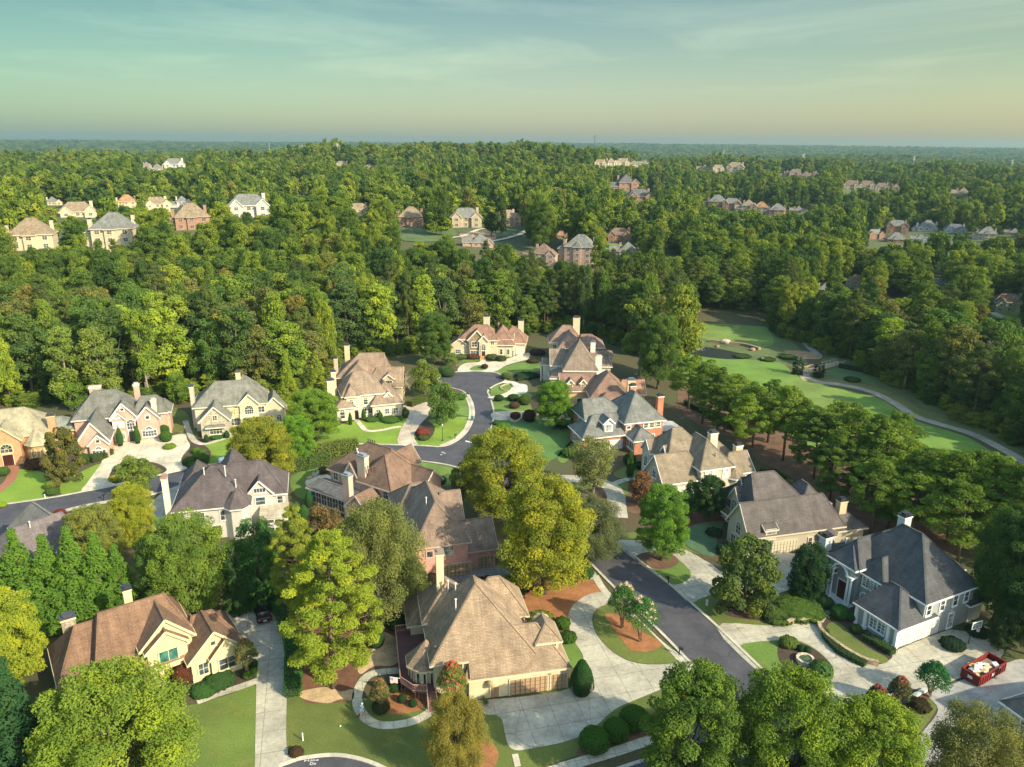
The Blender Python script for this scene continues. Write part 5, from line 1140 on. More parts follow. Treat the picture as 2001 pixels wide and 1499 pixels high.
# H17 brown grey roofed house
S17 = shingle((0.098, 0.086, 0.082)); ST17 = paint((0.40, 0.36, 0.27)); O17 = (40.1, 113.9); Y17 = 15
h = House('house', O17, Y17, 'taupe house with charcoal brown roof, wide cream garage door and arched entry window', ST17, S17, (0.55, 0.50, 0.38))
h.wing(-0.6, 0.3, 17.5, 6.7, 3.8, 8.7, 'x', 0, 2.8); h.wing(3.2, 4.0, 14.0, 14.0, 5.4, 11.2, 'x', 1.8, 5.6); h.wing(4.0, 9.0, 8, 13, 5.6, 9.6, 'x', 0, 2); h.wing(2.3, 8.5, 6, 11.2, 6.2, 8.4, 'x', 0, 1, oh=0.25)
h.wing(3.0, 11.8, 9, 17.8, 3.4, 6.4, 'x', 2.5, 3, rm=shingle((0.10, 0.085, 0.095))); h.wing(12, 5, 18.5, 12, 4.4, 8.6, 'y', 3, 3); h.wing(15.0, 0.2, 22.0, 5.5, 3.0, 5.0, 'x', 2.5, 2.6); h.cone(14.6, 0.6, 1.7, 2.9, 4.6, 8)
h.win('W', -0.62, 3.4, 3.0, 1.2, 1.4, 2, 2, True); h.win('W', -0.62, 4.6, 0.6, 1.2, 1.5); h.win('W', 2.28, 9.85, 3.2, 1.4, 1.8, 3, 3, True, gc=(0.03, 0.10, 0.10)); h.win('W', 3.98, 8.4, 5.4, 0.9, 0.9, 2, 1); h.win('W', 3.18, 6.2, 4.0, 1.1, 0.8, 3, 1)
h.wing(2.4, 0.1, 4.4, 2.0, 4.9, 5.6, 'x', 0, 0, zb=3.6, oh=0.25); h.win('S', 3.4, 0.06, 3.3, 1.5, 1.5, 2, 2, gc=(.15, .16, .15)); h.garage('S', 6.3, 0.29, 4.8, 2.3, (0.56, 0.50, 0.36), 8); h.garage('S', 1.9, 0.28, 2.5, 2.3, (0.56, 0.50, 0.36), 4)
h.win('S', 11.4, 0.28, 0.9, 0.6, 1.3, 1, 2); h.win('S', 14.6, -1.0, 1.0, 0.9, 1.1, 2, 1); h.trim.box(0.6, 1.0, 5.8, 11.6, 2.9, 3.1)
h.chim(19.0, 3.0, 2, 7.2, 1.4, 1.2, paint((0.504, 0.420, 0.269)), (0.02, 0.02, 0.02)); h.chim(16.6, 3.4, 3, 6.6, 0.7, 0.7, paint((0.25, 0.16, 0.14)), (0.3, 0.26, 0.2), False); h.fin()

# H18 grey house with white pillars
S18 = shingle((0.068, 0.072, 0.078)); ST18 = paint((0.31, 0.33, 0.32)); O18 = (53.1, 90.1); Y18 = 26
W18 = (0.78, 0.80, 0.78)
h = House('house', O18, Y18, 'grey stucco house with charcoal roof, tall white arched portico and three white garage doors', ST18, S18, W18)
h.wing(0.0, 0.1, 7.0, 6.8, 3.2, 7.0, 'y', 3.6, 2.5); h.wing(4.7, 0.0, 15.3, 14.0, 6.0, 12.6, 'y', 6.2, 5.5); h.wing(2.9, 9.6, 10, 14.6, 6.6, 9.8, 'x', 2.4, 2); h.wing(2.9, 13.8, 9, 18.2, 4.0, 6.8, 'x', 2.6, 2.5); h.wing(3.6, 6.0, 9, 10, 5.9, 8.6, 'x', 2.3, 2)
h.wing(10, 11, 20, 17, 4.6, 8.2, 'x', 3.3, 3.3); h.wing(14.5, 5.0, 19.5, 11, 4.8, 8, 'x', 2, 3.2); h.wing(14.5, -0.2, 17.6, 3.4, 3.1, 4.6, 'x', 1, 1.4)
for i in range(3): h.garage('S', 1.45+i*2.85, 0.08, 2.4, 2.3, (0.60, 0.62, 0.60), 4)
h.win('S', 10.9, -0.02, 0.3, 0.9, 2.1, 1, 3, gc=(0.2, 0.22, 0.2))
for x in (5.6, 8.4, 11.2, 13.6): h.win('S', x, -0.02, 3.8, 0.75, 1.5, 1, 2)
for y, z in ((15.3, 1.3), (16.6, 1.3)): h.win('W', 2.88, y, z, 0.95, 1.3, 2, 3, True, gc=(.12, .13, .13))
for y, z in ((7.4, 3.9), (8.7, 3.9), (7.4, 1.0), (8.7, 1.0)): h.win('W', 3.58, y, z, 0.95, 1.1, 2, 3, True, gc=(.12, .13, .13))
for y in (2.6, 3.9): h.win('W', -0.02, y, 0.9, 0.95, 1.4, 2, 3, True, gc=(.12, .13, .13))
for y in (0.15, 1.4, 5.2, 6.7): h.trim.box(-0.32, 0.12, y-0.22, y+0.22, 0, 3.0); h.trim.box(-0.42, 0.14, y-0.32, y+0.32, -0.02, 0.5)
# portico: paired columns, arch
for y in (10.0, 10.55, 13.4, 13.95):
    h.trim.lathe(2.0, y, [(0.27, 0.0), (0.27, 0.35), (0.2, 0.45), (0.17, 4.5), (0.26, 4.6), (0.26, 4.8), (0.01, 4.82)], 12)
h.trim.box(1.7, 3.0, 9.7, 10.9, 4.8, 5.05); h.trim.box(1.7, 3.0, 13.1, 14.25, 4.8, 5.05)
for i in range(14):
    a, b = math.pi*i/14, math.pi*(i+1)/14; p = Vector((1.85, 12.0+math.cos(a)*1.25, 5.0+math.sin(a)*1.25)); q = Vector((1.85, 12.0+math.cos(b)*1.25, 5.0+math.sin(b)*1.25)); h.trim.bar(p, q, 0.32, 0.24, up=(1, 0, 0))
h.wall.add([(2.2, 10.75, 5.0), (2.2, 9.65, 5.0), (2.2, 9.65, 6.5), (2.2, 12.0, 6.5), (2.2, 12.0, 6.25)], [(0, 1, 2, 3, 4)]); h.wall.add([(2.2, 13.25, 5.0), (2.2, 14.35, 5.0), (2.2, 14.35, 6.5), (2.2, 12.0, 6.5), (2.2, 12.0, 6.25)], [(4, 3, 2, 1, 0)])
h.roof(2.2, 9.8, 8, 14.3, 6.5, 8.9, 'x', 2.3, 1.0)
h.door('W', 2.88, 12.0, 0.15, 1.6, 3.0, (0.10, 0.015, 0.015)); h.trim.box(1.5, 3.0, 9.7, 14.3, -0.02, 0.16)
h.chim(3.2, 16.4, 0, 8.6, 1.5, 1.2, paint((0.420, 0.454, 0.454)), (0.015, 0.015, 0.015), True, W18); h.chim(10.8, 9.4, 5, 13.7, 1.5, 1.2, paint((0.420, 0.454, 0.454)), (0.015, 0.015, 0.015), True, W18); h.vent(4.4, 13.8, 8.5, .6); h.fin()

# H19 corner of a house at the right edge
h = House('house', (58.7, 75.9), 19.7, 'corner of a beige house with white gutter at the bottom right edge', paint((0.42, 0.38, 0.28)), shingle((0.14, 0.13, 0.12)), (0.78, 0.78, 0.74))
h.wing(0.4, -7.0, 12, 0.0, 2.9, 6.6, 'x', 2.5, 3); h.win('W', 0.38, -3.0, 0.9, 1.3, 1.5, 2, 2); h.win('W', 0.38, -5.4, 0.4, 1.0, 2.0, 1, 2, True); h.fin()
# roof beyond the golf course at the right
g = G(1925, 715)
h = House('house', (g.x, g.y), 30, 'blue grey hipped roof glimpsed between trees right of the golf course', paint((0.42, 0.4, 0.34)), shingle((0.16, 0.18, 0.18)), (0.6, 0.6, 0.56))
h.wing(0, 0, 13, 10, 3.2, 8.0, 'x'); h.wing(8, -4, 14, 4, 3.1, 6.5, 'y', 0, 2); h.chim(3, 8, 2, 9.5); h.win('S', 3, -0.02, 1, 1.2, 1.4); h.fin()
# ---------------------------------------------------------------- houses on the hills
CLEAR = []     # picture boxes that nearer woodland must not cover: x0, x1, base row, distance
def far_house(px, py, w, var, roof, wall, label, yaw=0.0, st=2, group='houses on the wooded hills', hgt=None):
    wall = tuple(round(c_*0.66, 3) for c_ in wall); roof = tuple(round(c_*0.82, 3) for c_ in roof)
    py += 2 if py > 420 else 4; w *= 1.0 if py > 420 else 1.15
    p = GT(px, py); k = w*mpp(p)/20.0; d = math.hypot(p.x, p.y); k = max(0.55, min(k, 1.9))
    a = math.degrees(math.atan2(-p.x, p.y))*0.9+yaw; H = 3.0*st
    org = at((p.x, p.y), a, -10*k, 0)
    wm = brick(wall) if wall[0] < 0.45 and wall[0] > wall[2]*1.6 else paint(wall); tc = tuple(min(0.8, c*1.35+0.08) for c in wall)
    h = House('house', (org.x, org.y), a, label, wm, shingle(roof), tc, group, p.z, k)
    if var == 0:      # hip block, two front gables
        h.wing(1, 2, 19, 12, H, H+5.0, 'x', oh=0.5, zb=-3); h.wing(2, 0, 7.5, 6, H-0.4, H+2.9, 'y', 0, 2, zb=-3); h.wing(13.5, 0.4, 19.5, 7, H-0.3, H+3.1, 'y', 0, 2, zb=-3); gx = (4.7, 10.2, 16.4); gy = (-0.02, 1.98, 0.38)
        h.chim(17, 10, 2, H+5.2, 1.6, 1.2)
    elif var == 1:    # tall hip with side wing
        h.wing(4, 0, 19, 12, H, H+6.0, 'x', oh=0.5, zb=-4); h.wing(0, 2, 6, 10, H-1.5, H+2.0, 'x', zb=-4); h.wing(9, -0.8, 13, 4, H-0.2, H+2.8, 'y', 2, 2, zb=-4); gx = (6.2, 11.0, 16.4); gy = (-0.02, -0.82, -0.02)
        h.chim(3.4, 3, 2, H+3.6, 1.4, 1.4); h.chim(18, 9, 3, H+4.6, 1.3, 1.1)
    else:             # pyramid main block, low gabled garage wing
        h.wing(6, 1, 17, 12, H, H+5.6, 'x', oh=0.5, zb=-3); h.wing(0, 1.5, 7, 9, 3.0, 6.2, 'x', 0, 2, zb=-3); h.wing(14.5, 0, 20, 7, H-0.8, H+2.6, 'y', 0, 2.5, zb=-3); gx = (9.0, 12.2, 17.2); gy = (0.98, 0.98, -0.02)
        h.chim(6.6, 10, 3, H+4.6, 1.4, 1.1)
    for f in range(st):
        for x, y in zip(gx, gy): h.win('S', x, y, 0.9+3.0*f, 1.5, 1.4, 2, 2, arch=(f == st-1 and x == gx[1]), gc=(0.06, 0.07, 0.07))
    h.fin(); hh = (H+6)*k/mpp(p); CLEAR.append((px-w*0.5, px+w*0.5, py-hh*(0.20 if py > 420 else 0.3), d, p.x, p.y, 12*k)); return h
TN = (0.30, 0.235, 0.155); GRY = (0.21, 0.22, 0.20); BRN = (0.22, 0.15, 0.11); ORG = (0.42, 0.24, 0.12); CR = (0.66, 0.58, 0.40); WHT = (0.70, 0.69, 0.64); BK = (0.38, 0.22, 0.15); TNW = (0.55, 0.46, 0.33); PK = (0.50, 0.36, 0.29)
FH = [
 (55, 488, 100, 1, TN, CR, 'cream house with tan grey roof at the far left edge above the woods', -8, 2),
 (215, 490, 98, 1, GRY, CR, 'tall pale three-storey house with grey hipped roof rising over the left woods', -12, 3),
 (152, 424, 72, 0, TN, CR, 'low tan house with gabled front behind the round golden tree on the left hill', 0, 1),
 (246, 404, 38, 1, ORG, CR, 'narrow house with orange hipped roof on the left hill', 0, 2),
 (310, 412, 46, 0, TN, CR, 'cream gabled house just right of the orange roofed one on the left hill', 10, 2),
 (355, 403, 34, 2, GRY, WHT, 'white house with grey roof among dark trees on the left hill', 5, 2),
 (372, 448, 84, 1, TN, BK, 'brick house with tan roof and cream bay above the woods left of centre', 6, 2),
 (487, 426, 84, 0, GRY, WHT, 'white house with wide blue grey roof on the hill left of centre', 0, 2),
 (100, 398, 34, 2, GRY, CR, 'house almost hidden by trees at the top of the left hill', 0, 1),
 (703, 412, 38, 0, TN, TNW, 'tan roofed house peeping over trees left of the brick hill house', 10, 1),
 (592, 386, 22, 2, (0.12, 0.12, 0.13), TNW, 'dark roof peeping over the trees between two hill houses', 0, 1),
 (798, 441, 62, 1, TN, BK, 'brick house with tall tan roof and white bay on the central slope', -4, 2),
 (910, 443, 66, 0, GRY, TNW, 'stone house with three front gables and two tall chimneys on the central slope', 0, 2),
 (994, 440, 54, 0, TN, PK, 'tan roofed house behind two dark cypresses on the central slope', 20, 2),
 (934, 482, 60, 2, GRY, PK, 'grey roof with one white chimney low on the central slope', 0, 1),
 (1052, 514, 66, 2, BRN, PK, 'pink stone house with grey brown roof, left of the three-storey one', -14, 2),
 (1124, 514, 74, 1, GRY, PK, 'three-storey pink stone house with grey roof and rows of white windows', -14, 3),
 (1094, 464, 20, 2, BK, BK, 'small brick outbuilding between trees on the central slope', 0, 1),
 (1208, 473, 50, 0, BRN, BK, 'brown brick house with twin gables facing a strip of lawn', -6, 2),
 (1222, 500, 62, 2, GRY, PK, 'low grey roof and pink chimney in front of the brown brick house', 0, 1),
 (1221, 370, 48, 2, (0.13, 0.13, 0.14), BK, 'dark roofed brick house on the middle hill, upper of a pair', 10, 2),
 (1252, 389, 48, 0, (0.14, 0.13, 0.13), BK, 'dark roofed brick house on the middle hill, lower of a pair', 10, 1),
 (286, 326, 20, 2, GRY, PK, 'leftmost of three tiny houses among trees near the left skyline', 0, 2),
 (306, 330, 24, 1, GRY, TNW, 'middle one of three tiny houses near the left skyline', 0, 1),
 (341, 331, 38, 0, GRY, WHT, 'rightmost of three tiny houses near the left skyline, pale walls', 0, 2),
 (668, 323, 24, 0, TN, TNW, 'tiny pale house between the ridge trees above the centre left', 0, 1),
 (722, 325, 16, 2, TN, TNW, 'smallest tan roof among the ridge trees left of centre', 0, 1),
 (1172, 322, 22, 0, TN, CR, 'leftmost house of the cluster near the tall pole on the skyline', 0, 2),
 (1193, 321, 24, 2, TN, CR, 'second house of the cluster near the tall pole on the skyline', 10, 2),
 (1216, 322, 25, 0, TN, CR, 'third house of the cluster near the tall pole, wide roof', 5, 2),
 (1237, 323, 18, 1, TN, CR, 'fourth house of the cluster right of the tall pole', 0, 2),
 (1259, 319, 20, 2, TN, CR, 'last house of the cluster right of the tall pole', 0, 1),
 (1375, 330, 24, 2, TN, TNW, 'left one of three distant tan houses right of the skyline cluster', 0, 1),
 (1403, 333, 22, 0, TN, TNW, 'middle one of three distant tan houses with a steep roof', 10, 2),
 (1434, 334, 32, 0, TN, TNW, 'right one of three distant tan houses, the widest', -10, 2),
 (1536, 343, 20, 2, BRN, PK, 'first of four distant brown houses packed in a row', 0, 2),
 (1553, 341, 22, 0, BRN, PK, 'second of four distant brown houses packed in a row', 0, 2),
 (1573, 343, 20, 1, BRN, PK, 'third of four distant brown houses packed in a row', 0, 1),
 (1592, 341, 16, 2, BRN, PK, 'fourth of four distant brown houses packed in a row', 0, 2),
 (1396, 403, 36, 1, GRY, BK, 'leftmost brick house of the curved row on the right hillside', -10, 2),
 (1427, 406, 34, 0, GRY, BK, 'second brick house of the curved row on the right hillside', -10, 2),
 (1456, 411, 36, 2, TN, PK, 'third house of the curved row with a wide tan roof', -10, 2),
 (1483, 412, 30, 1, ORG, PK, 'fourth house of the curved row, orange tinted roof', -10, 2),
 (1514, 418, 38, 1, GRY, BK, 'fifth house of the curved row, pale grey roof', -6, 2),
 (1558, 412, 26, 2, GRY, PK, 'low grey roof with a white chimney at the right end of the curved row', 0, 1),
 (1662, 367, 28, 0, BRN, TNW, 'first of four far townhouses with dark roofs and pale gables', 0, 2),
 (1693, 368, 28, 0, BRN, TNW, 'second of four far townhouses with dark roofs', 4, 2),
 (1722, 370, 25, 0, BRN, TNW, 'third of four far townhouses with dark roofs', 0, 2),
 (1748, 370, 22, 2, BRN, TNW, 'last of four far townhouses with dark roofs', 0, 2),
 (1878, 381, 36, 2, TN, TNW, 'long low pale roof above the trees at far right', 0, 1),
 (1712, 466, 34, 0, GRY, BK, 'brick house with grey roof, leftmost of the right hand group', 25, 2),
 (1751, 454, 44, 0, GRY, BK, 'brick house with pale roof, back row of the right hand group', 0, 2),
 (1747, 472, 42, 1, GRY, BK, 'brick house with grey hipped roof, front row of the right hand group', 0, 1),
 (1808, 450, 46, 1, GRY, WHT, 'pale house with wide grey roof in the right hand group', 0, 1),
 (1796, 470, 28, 2, GRY, WHT, 'small grey roof with white chimney in the right hand group', 0, 1),
 (1866, 454, 42, 0, (0.16, 0.17, 0.2), WHT, 'blue grey roofed house with white gables in the right hand group', 0, 1),
 (1924, 468, 42, 1, GRY, TNW, 'tall beige house with grey green roof in the right hand group', 0, 2),
 (1979, 458, 28, 2, GRY, TNW, 'small grey roofed house at the right edge of the hill group', 0, 1),
 (1668, 562, 40, 0, BRN, TNW, 'stone house beside the round golden tree above the golf course', -30, 2),
 (1972, 609, 62, 0, BRN, (0.66, 0.64, 0.46), 'cream house with brown roof and dark shutters behind a bright lawn, right edge', 12, 2),
 (1608, 572, 24, 2, GRY, TNW, 'grey roof corner between the trees above the golf course', 0, 1),
 (1842, 560, 34, 2, GRY, TNW, 'grey gable just showing over the wide round trees on the right', 0, 1),
]
for a in FH: far_house(*a)
for (x0, x1, y) in ((780, 890, 466), (955, 1030, 470), (905, 965, 470), (1180, 1240, 480), (1935, 2010, 622), (1300, 1335, 500), (950, 1020, 472), (1735, 1790, 585)):
    p = GT((x0+x1)/2, y); CLEAR.append((x0, x1, y-3, math.hypot(p.x, p.y), 1e6, 0, 0))
sheet('lawn', [(782, 455), (830, 447), (885, 448), (880, 470), (790, 472)], 0.3, grass((0.08, 0.13, 0.035)), drape=True)
sheet('lawn', [(1183, 478), (1235, 476), (1238, 486), (1185, 488)], 0.3, LAWN, drape=True)
sheet('lawn', [(1945, 612), (2040, 612), (2040, 626), (1950, 625)], 0.3, LAWN_B, drape=True)
path('driveway', [(1032, 448), (1018, 458), (985, 468), (950, 474)], 3.5, 0.35, CONCL, drape=True)
path('driveway', [(955, 447), (935, 450), (905, 462), (880, 466)], 3.0, 0.35, CONCL, drape=True)
path('driveway', [(1938, 612), (1955, 620), (1975, 626)], 3.5, 0.35, CONCL, drape=True)
sheet('sand_patch', [(905, 455), (960, 455), (968, 468), (930, 475), (900, 466)], 0.25, mulch((0.32, 0.2, 0.12)), drape=True)
path('road', [(1720, 598), (1755, 590), (1800, 588)], 7, 0.3, ASPH, drape=True)

# ---------------------------------------------------------------- woodland
BND = [(-400, 830), (-150, 815), (0, 797), (130, 790), (350, 785), (540, 772), (640, 740), (660, 700), (800, 690), (870, 666), (1030, 652), (1060, 648), (1180, 655), (1225, 690), (1330, 705), (1345, 608), (1500, 606), (1515, 655), (1560, 664), (1650, 700), (1700, 732), (1760, 756), (1830, 795), (1900, 828), (2001, 880), (2150, 960), (2500, 1150)]
BX = np.array([b[0] for b in BND]); BY = np.array([b[1] for b in BND])
def scatter(r0, r1, step, amax=41.0, jit=0.45):
    out = []; r = r0
    while r < r1:
        n = int(2*R(amax)*r/step); a = np.linspace(-R(amax), R(amax), n)+RNG.normal(size=n)*0.0
        aj = a+RNG.uniform(-jit, jit, n)*step/r; rj = r+RNG.uniform(-jit, jit, n)*step
        out.append(np.column_stack([rj*np.sin(aj), rj*np.cos(aj)])); r += step*0.9
    return np.vstack(out)
def keep(XY, hgt, rad):
    x, y = XY[:, 0], XY[:, 1]; z = T(x, y); bx, by = PX(x, y, z); tx, ty = PX(x, y, z+hgt); d = np.hypot(x, y)
    ok = by < np.interp(bx, BX, BY); pr = rad/((x*_f[0]+y*_f[1]+(z-CAMH)*_f[2])/FOC)
    for (x0, x1, yb, dd, hx, hy, hr) in CLEAR:
        ok &= ~((d < dd+4) & (tx > x0-pr*0.55) & (tx < x1+pr*0.55) & (ty < yb) & (by > yb-2))
        ok &= ~(np.hypot(x-hx, y-hy) < hr+rad*0.6)
    if rad.mean() < 9: ok &= ~((np.hypot(x, y) > 430) & (np.sin(x*0.021+2)*np.cos(y*0.017+1)+0.6*np.sin(x*0.05-y*0.043) > 1.05))
    for (cx_, cy_, cr) in KEEPOUT: ok &= ~(np.hypot(x-cx_, y-cy_) < cr)
    return ok, z
g1 = G(1925, 715); KEEPOUT = [(g1.x+6, g1.y+6, 12)]
g1 = G(1300, 640); 
rng = np.random.default_rng(5)
XY = scatter(150, 430, 6.6); n = len(XY)
dd_ = np.hypot(XY[:, 0], XY[:, 1])
hh = rng.uniform(13, 25.5, n); hh *= np.where(XY[:, 0] > 60, 0.86, 1.0); ra = rng.uniform(3.1, 7.2, n); ok, zz = keep(XY, hh, ra)
XY, hh, ra, zz, dd_ = XY[ok], hh[ok], ra[ok], zz[ok], dd_[ok]
order = np.argsort(dd_)
GNAME = ['mid green', 'deep green', 'fresh green', 'dark green', 'light green', 'olive brown', 'dull green', 'bright yellow green']
PLACE = [(130, 'behind the orange brick house'), (350, 'behind the pinkish brick house'), (560, 'behind the balconied cream house'), (820, 'behind the arched cream house'), (1040, 'behind the cul-de-sac house'), (1240, 'behind the right hand house group'), (1500, 'behind the putting green'), (1720, 'beyond the cart bridge'), (9999, 'beyond the cart path at right')]
SHP = {'broad_a': 'oval', 'broad_b': 'tall', 'broad_c': 'round', 'broad_d': 'slim'}
GREENS = [(0.105, 0.165, 0.034), (0.085, 0.155, 0.036), (0.135, 0.205, 0.034), (0.070, 0.118, 0.034), (0.175, 0.235, 0.036), (0.128, 0.145, 0.046), (0.080, 0.130, 0.042), (0.20, 0.28, 0.038)]
nb_ = 0; npn = 0; rest = []
GL = ('broadleaf trees of the wood behind the left houses', 'broadleaf trees of the wood behind the cul-de-sac', 'broadleaf trees beyond the golf course')
GLB = ('tall green broadleaf tree crowded in the wood behind the left hand houses', 'tall green broadleaf tree crowded in the wood behind the cul-de-sac houses', 'green broadleaf tree in the woodland beyond the golf course and cart path')
BRK = {'broad_a', 'broad_b', 'broad_c', 'broad_d'}
nz = lambda x, y: math.sin(x*0.043+1.3)*math.cos(y*0.037)+0.5*math.sin(x*0.11+y*0.09)
def where_(x, y, z):
    bx = PX(x, y, z)[0]; d = math.hypot(x, y)
    for a, b in PLACE:
        if bx < a: return ('front rank ' if d < 215+(0 if bx > 600 else 20) else 'mid depth ' if d < 300 else 'far back ')+b
for i in order:
    x, y, z = XY[i, 0], XY[i, 1], zz[i]; vis = abs(math.atan2(x, y)) < R(35.5)
    pine = rng.random() < (0.16 if x < 0 else 0.30) or (-10 < x < 60 and y < 300 and rng.random() < 0.5)
    if vis and pine and npn < 150:
        tree('pine_tree', ('pine_a', 'pine_b')[npn % 2], (x, y, z), hh[i]*1.08, ra[i]*0.85, [(0.085, 0.145, 0.034), (0.120, 0.165, 0.044), (0.095, 0.130, 0.044)][npn % 3], ['deep green', 'lighter green', 'dull green'][npn % 3]+' pine, bare trunk, '+where_(x, y, z), 'tree', 'wood pines, '+['deep green ', 'lighter ', 'dull '][npn % 3]+where_(x, y, z)); npn += 1
    elif vis and not pine and nb_ < 250:
        ci = int(rng.integers(8)) if nz(x, y) > -0.1 else (int(rng.integers(8)) % 4 if rng.random() < 0.8 else 5)
        c = tuple(q_*1.12 for q_ in GREENS[ci]); pk = ('broad_a', 'broad_b', 'broad_c', 'broad_d')[int(rng.integers(4))]; aut = rng.random() < 0.018
        if aut: c = (0.18, 0.165, 0.045)
        ds = GNAME[ci]+' '+SHP[pk]+' tree '+where_(x, y, z)
        tree('broadleaf_tree', pk, (x, y, z), hh[i], ra[i], c,
             'rusty tinged tree turning early '+where_(x, y, z) if aut else ds, 'tree', ('early autumn trees '+where_(x, y, z)) if aut else 'wood, '+ds); nb_ += 1
    else: rest.append((x, y, z, hh[i]/21, ra[i]/5.6))
def _noop(): pass
def stuff_forest(name, label, pts, sources, mat):
    P = np.array(pts); n = len(P); me = bpy.data.meshes.new(name); me.vertices.add(n); me.vertices.foreach_set('co', P[:, :3].ravel())
    a = me.attributes.new('scl', 'FLOAT_VECTOR', 'POINT'); a.data.foreach_set('vector', np.column_stack([P[:, 4], P[:, 4], P[:, 3]]).ravel())
    b = me.attributes.new('rot', 'FLOAT_VECTOR', 'POINT'); b.data.foreach_set('vector', np.column_stack([np.zeros(n), np.zeros(n), rng.random(n)*6.28]).ravel())
    c = me.attributes.new('pick', 'INT', 'POINT'); c.data.foreach_set('value', rng.integers(0, len(sources), n).astype(np.int32))
    o = link(name, me); tag(o, label, 'woodland', None, 'stuff'); me.materials.append(mat)
    ng = bpy.data.node_groups.new(name, 'GeometryNodeTree')
    ng.interface.new_socket('Geometry', in_out='INPUT', socket_type='NodeSocketGeometry'); ng.interface.new_socket('Geometry', in_out='OUTPUT', socket_type='NodeSocketGeometry')
    gi = ng.nodes.new('NodeGroupInput'); go = ng.nodes.new('NodeGroupOutput'); io = ng.nodes.new('GeometryNodeInstanceOnPoints'); jn = ng.nodes.new('GeometryNodeJoinGeometry')
    m2p = ng.nodes.new('GeometryNodeMeshToPoints'); ng.links.new(gi.outputs[0], m2p.inputs['Mesh']); ng.links.new(m2p.outputs[0], io.inputs['Points'])
    for s in sources:
        oi = ng.nodes.new('GeometryNodeObjectInfo'); oi.inputs['Object'].default_value = s; oi.inputs['As Instance'].default_value = True; ng.links.new(oi.outputs['Geometry'], jn.inputs[0])
    ng.links.new(jn.outputs[0], io.inputs['Instance']); io.inputs['Pick Instance'].default_value = True
    for nm, ty, sk in (('scl', 'FLOAT_VECTOR', 'Scale'), ('rot', 'FLOAT_VECTOR', 'Rotation'), ('pick', 'INT', 'Instance Index')):
        at_ = ng.nodes.new('GeometryNodeInputNamedAttribute'); at_.data_type = ty; at_.inputs['Name'].default_value = nm; ng.links.new(at_.outputs['Attribute'], io.inputs[sk])
    sm = ng.nodes.new('GeometryNodeSetMaterial'); sm.inputs['Material'].default_value = mat
    ng.links.new(io.outputs[0], sm.inputs['Geometry']); ng.links.new(sm.outputs[0], go.inputs[0])
    md = o.modifiers.new('scatter', 'NODES'); md.node_group = ng; return o
FARM = leafmat('far')
def undergrowth():
    Q = scatter(60, 420, 3.4); x, y = Q[:, 0], Q[:, 1]; bx, by = PX(x, y, 0*x); b = np.interp(bx, BX, BY)
    e = 26+0.10*(b-600); ok = (by < b+4) & (by > b-e) & (bx > -250) & (bx < 2250) & ((bx < 1335) | (bx > 1512) | (rng.random(len(x)) < 0.4))
    Q = Q[ok]; n = len(Q); s = rng.uniform(0.16, 0.34, n); s = np.where(Q[:, 1] > 0, s, s)
    return [(Q[i, 0], Q[i, 1], -0.26*21*s[i], s[i], s[i]*rng.uniform(1.2, 1.7)) for i in range(n)]
def crown_src(key):
    me = LIB[key]()['crown']
    for o in COL.objects:
        if o.data is me: return o
    return None
srcs = [crown_src(k) for k in ('broad_a', 'broad_b', 'broad_c', 'broad_d')]
stuff_forest('undergrowth', 'low leafy undergrowth along the foot of the woodland edge', undergrowth(), srcs, FARM)
stuff_forest('woodland', 'dense green woodland covering the slopes below the hill houses', rest, srcs, FARM)
# far woods: a handful of single trees of the far kind stand on the central slope, the rest are woodland
FT = [(870, 452, 400), (845, 455, 420), (960, 462, 400), (979, 466, 400), (1165, 470, 400)]
for (bx, by, _), k in zip(FT, ('far_a', 'far_b', 'far_c', 'far_a', 'far_b')):
    p = GT(bx, by); tree('broadleaf_tree', k, p, 13 if k != 'far_a' else 19, 4.5 if k != 'far_a' else 3.6, (0.05, 0.085, 0.025), 'lone tree standing between the gabled houses on the central slope', 'tree', 'lone trees between the hill houses')
fs = [crown_src(k) for k in ('far_a', 'far_b', 'far_c')]
pts = []
for r0, r1, st_, kr in ((430, 1000, 8.6, 1.0), (1000, 1800, 11.5, 1.15), (1800, 3600, 24, 2.0), (3600, 8600, 60, 4.4)):
    Q = scatter(r0, r1, st_); n = len(Q); hq = rng.uniform(10, 25, n)*(1 if kr < 1.5 else 1.0)+3.5*np.sin(Q[:, 0]*0.03)*np.cos(Q[:, 1]*0.024); rq = rng.uniform(3.6, 6.6, n)*kr; ok, zq = keep(Q, hq, rq)
    Q, hq, rq, zq = Q[ok], hq[ok], rq[ok], zq[ok]
    pts += list(zip(Q[:, 0], Q[:, 1], zq-(3.0 if kr > 1.5 else 0), hq/20, rq/5.9))
stuff_forest('distant_woodland', 'woodland rolling away to the blue hills on the horizon', pts, fs, FARM)
print('near broadleaf', nb_, 'pines', npn, 'rest', len(rest), 'far', len(pts))

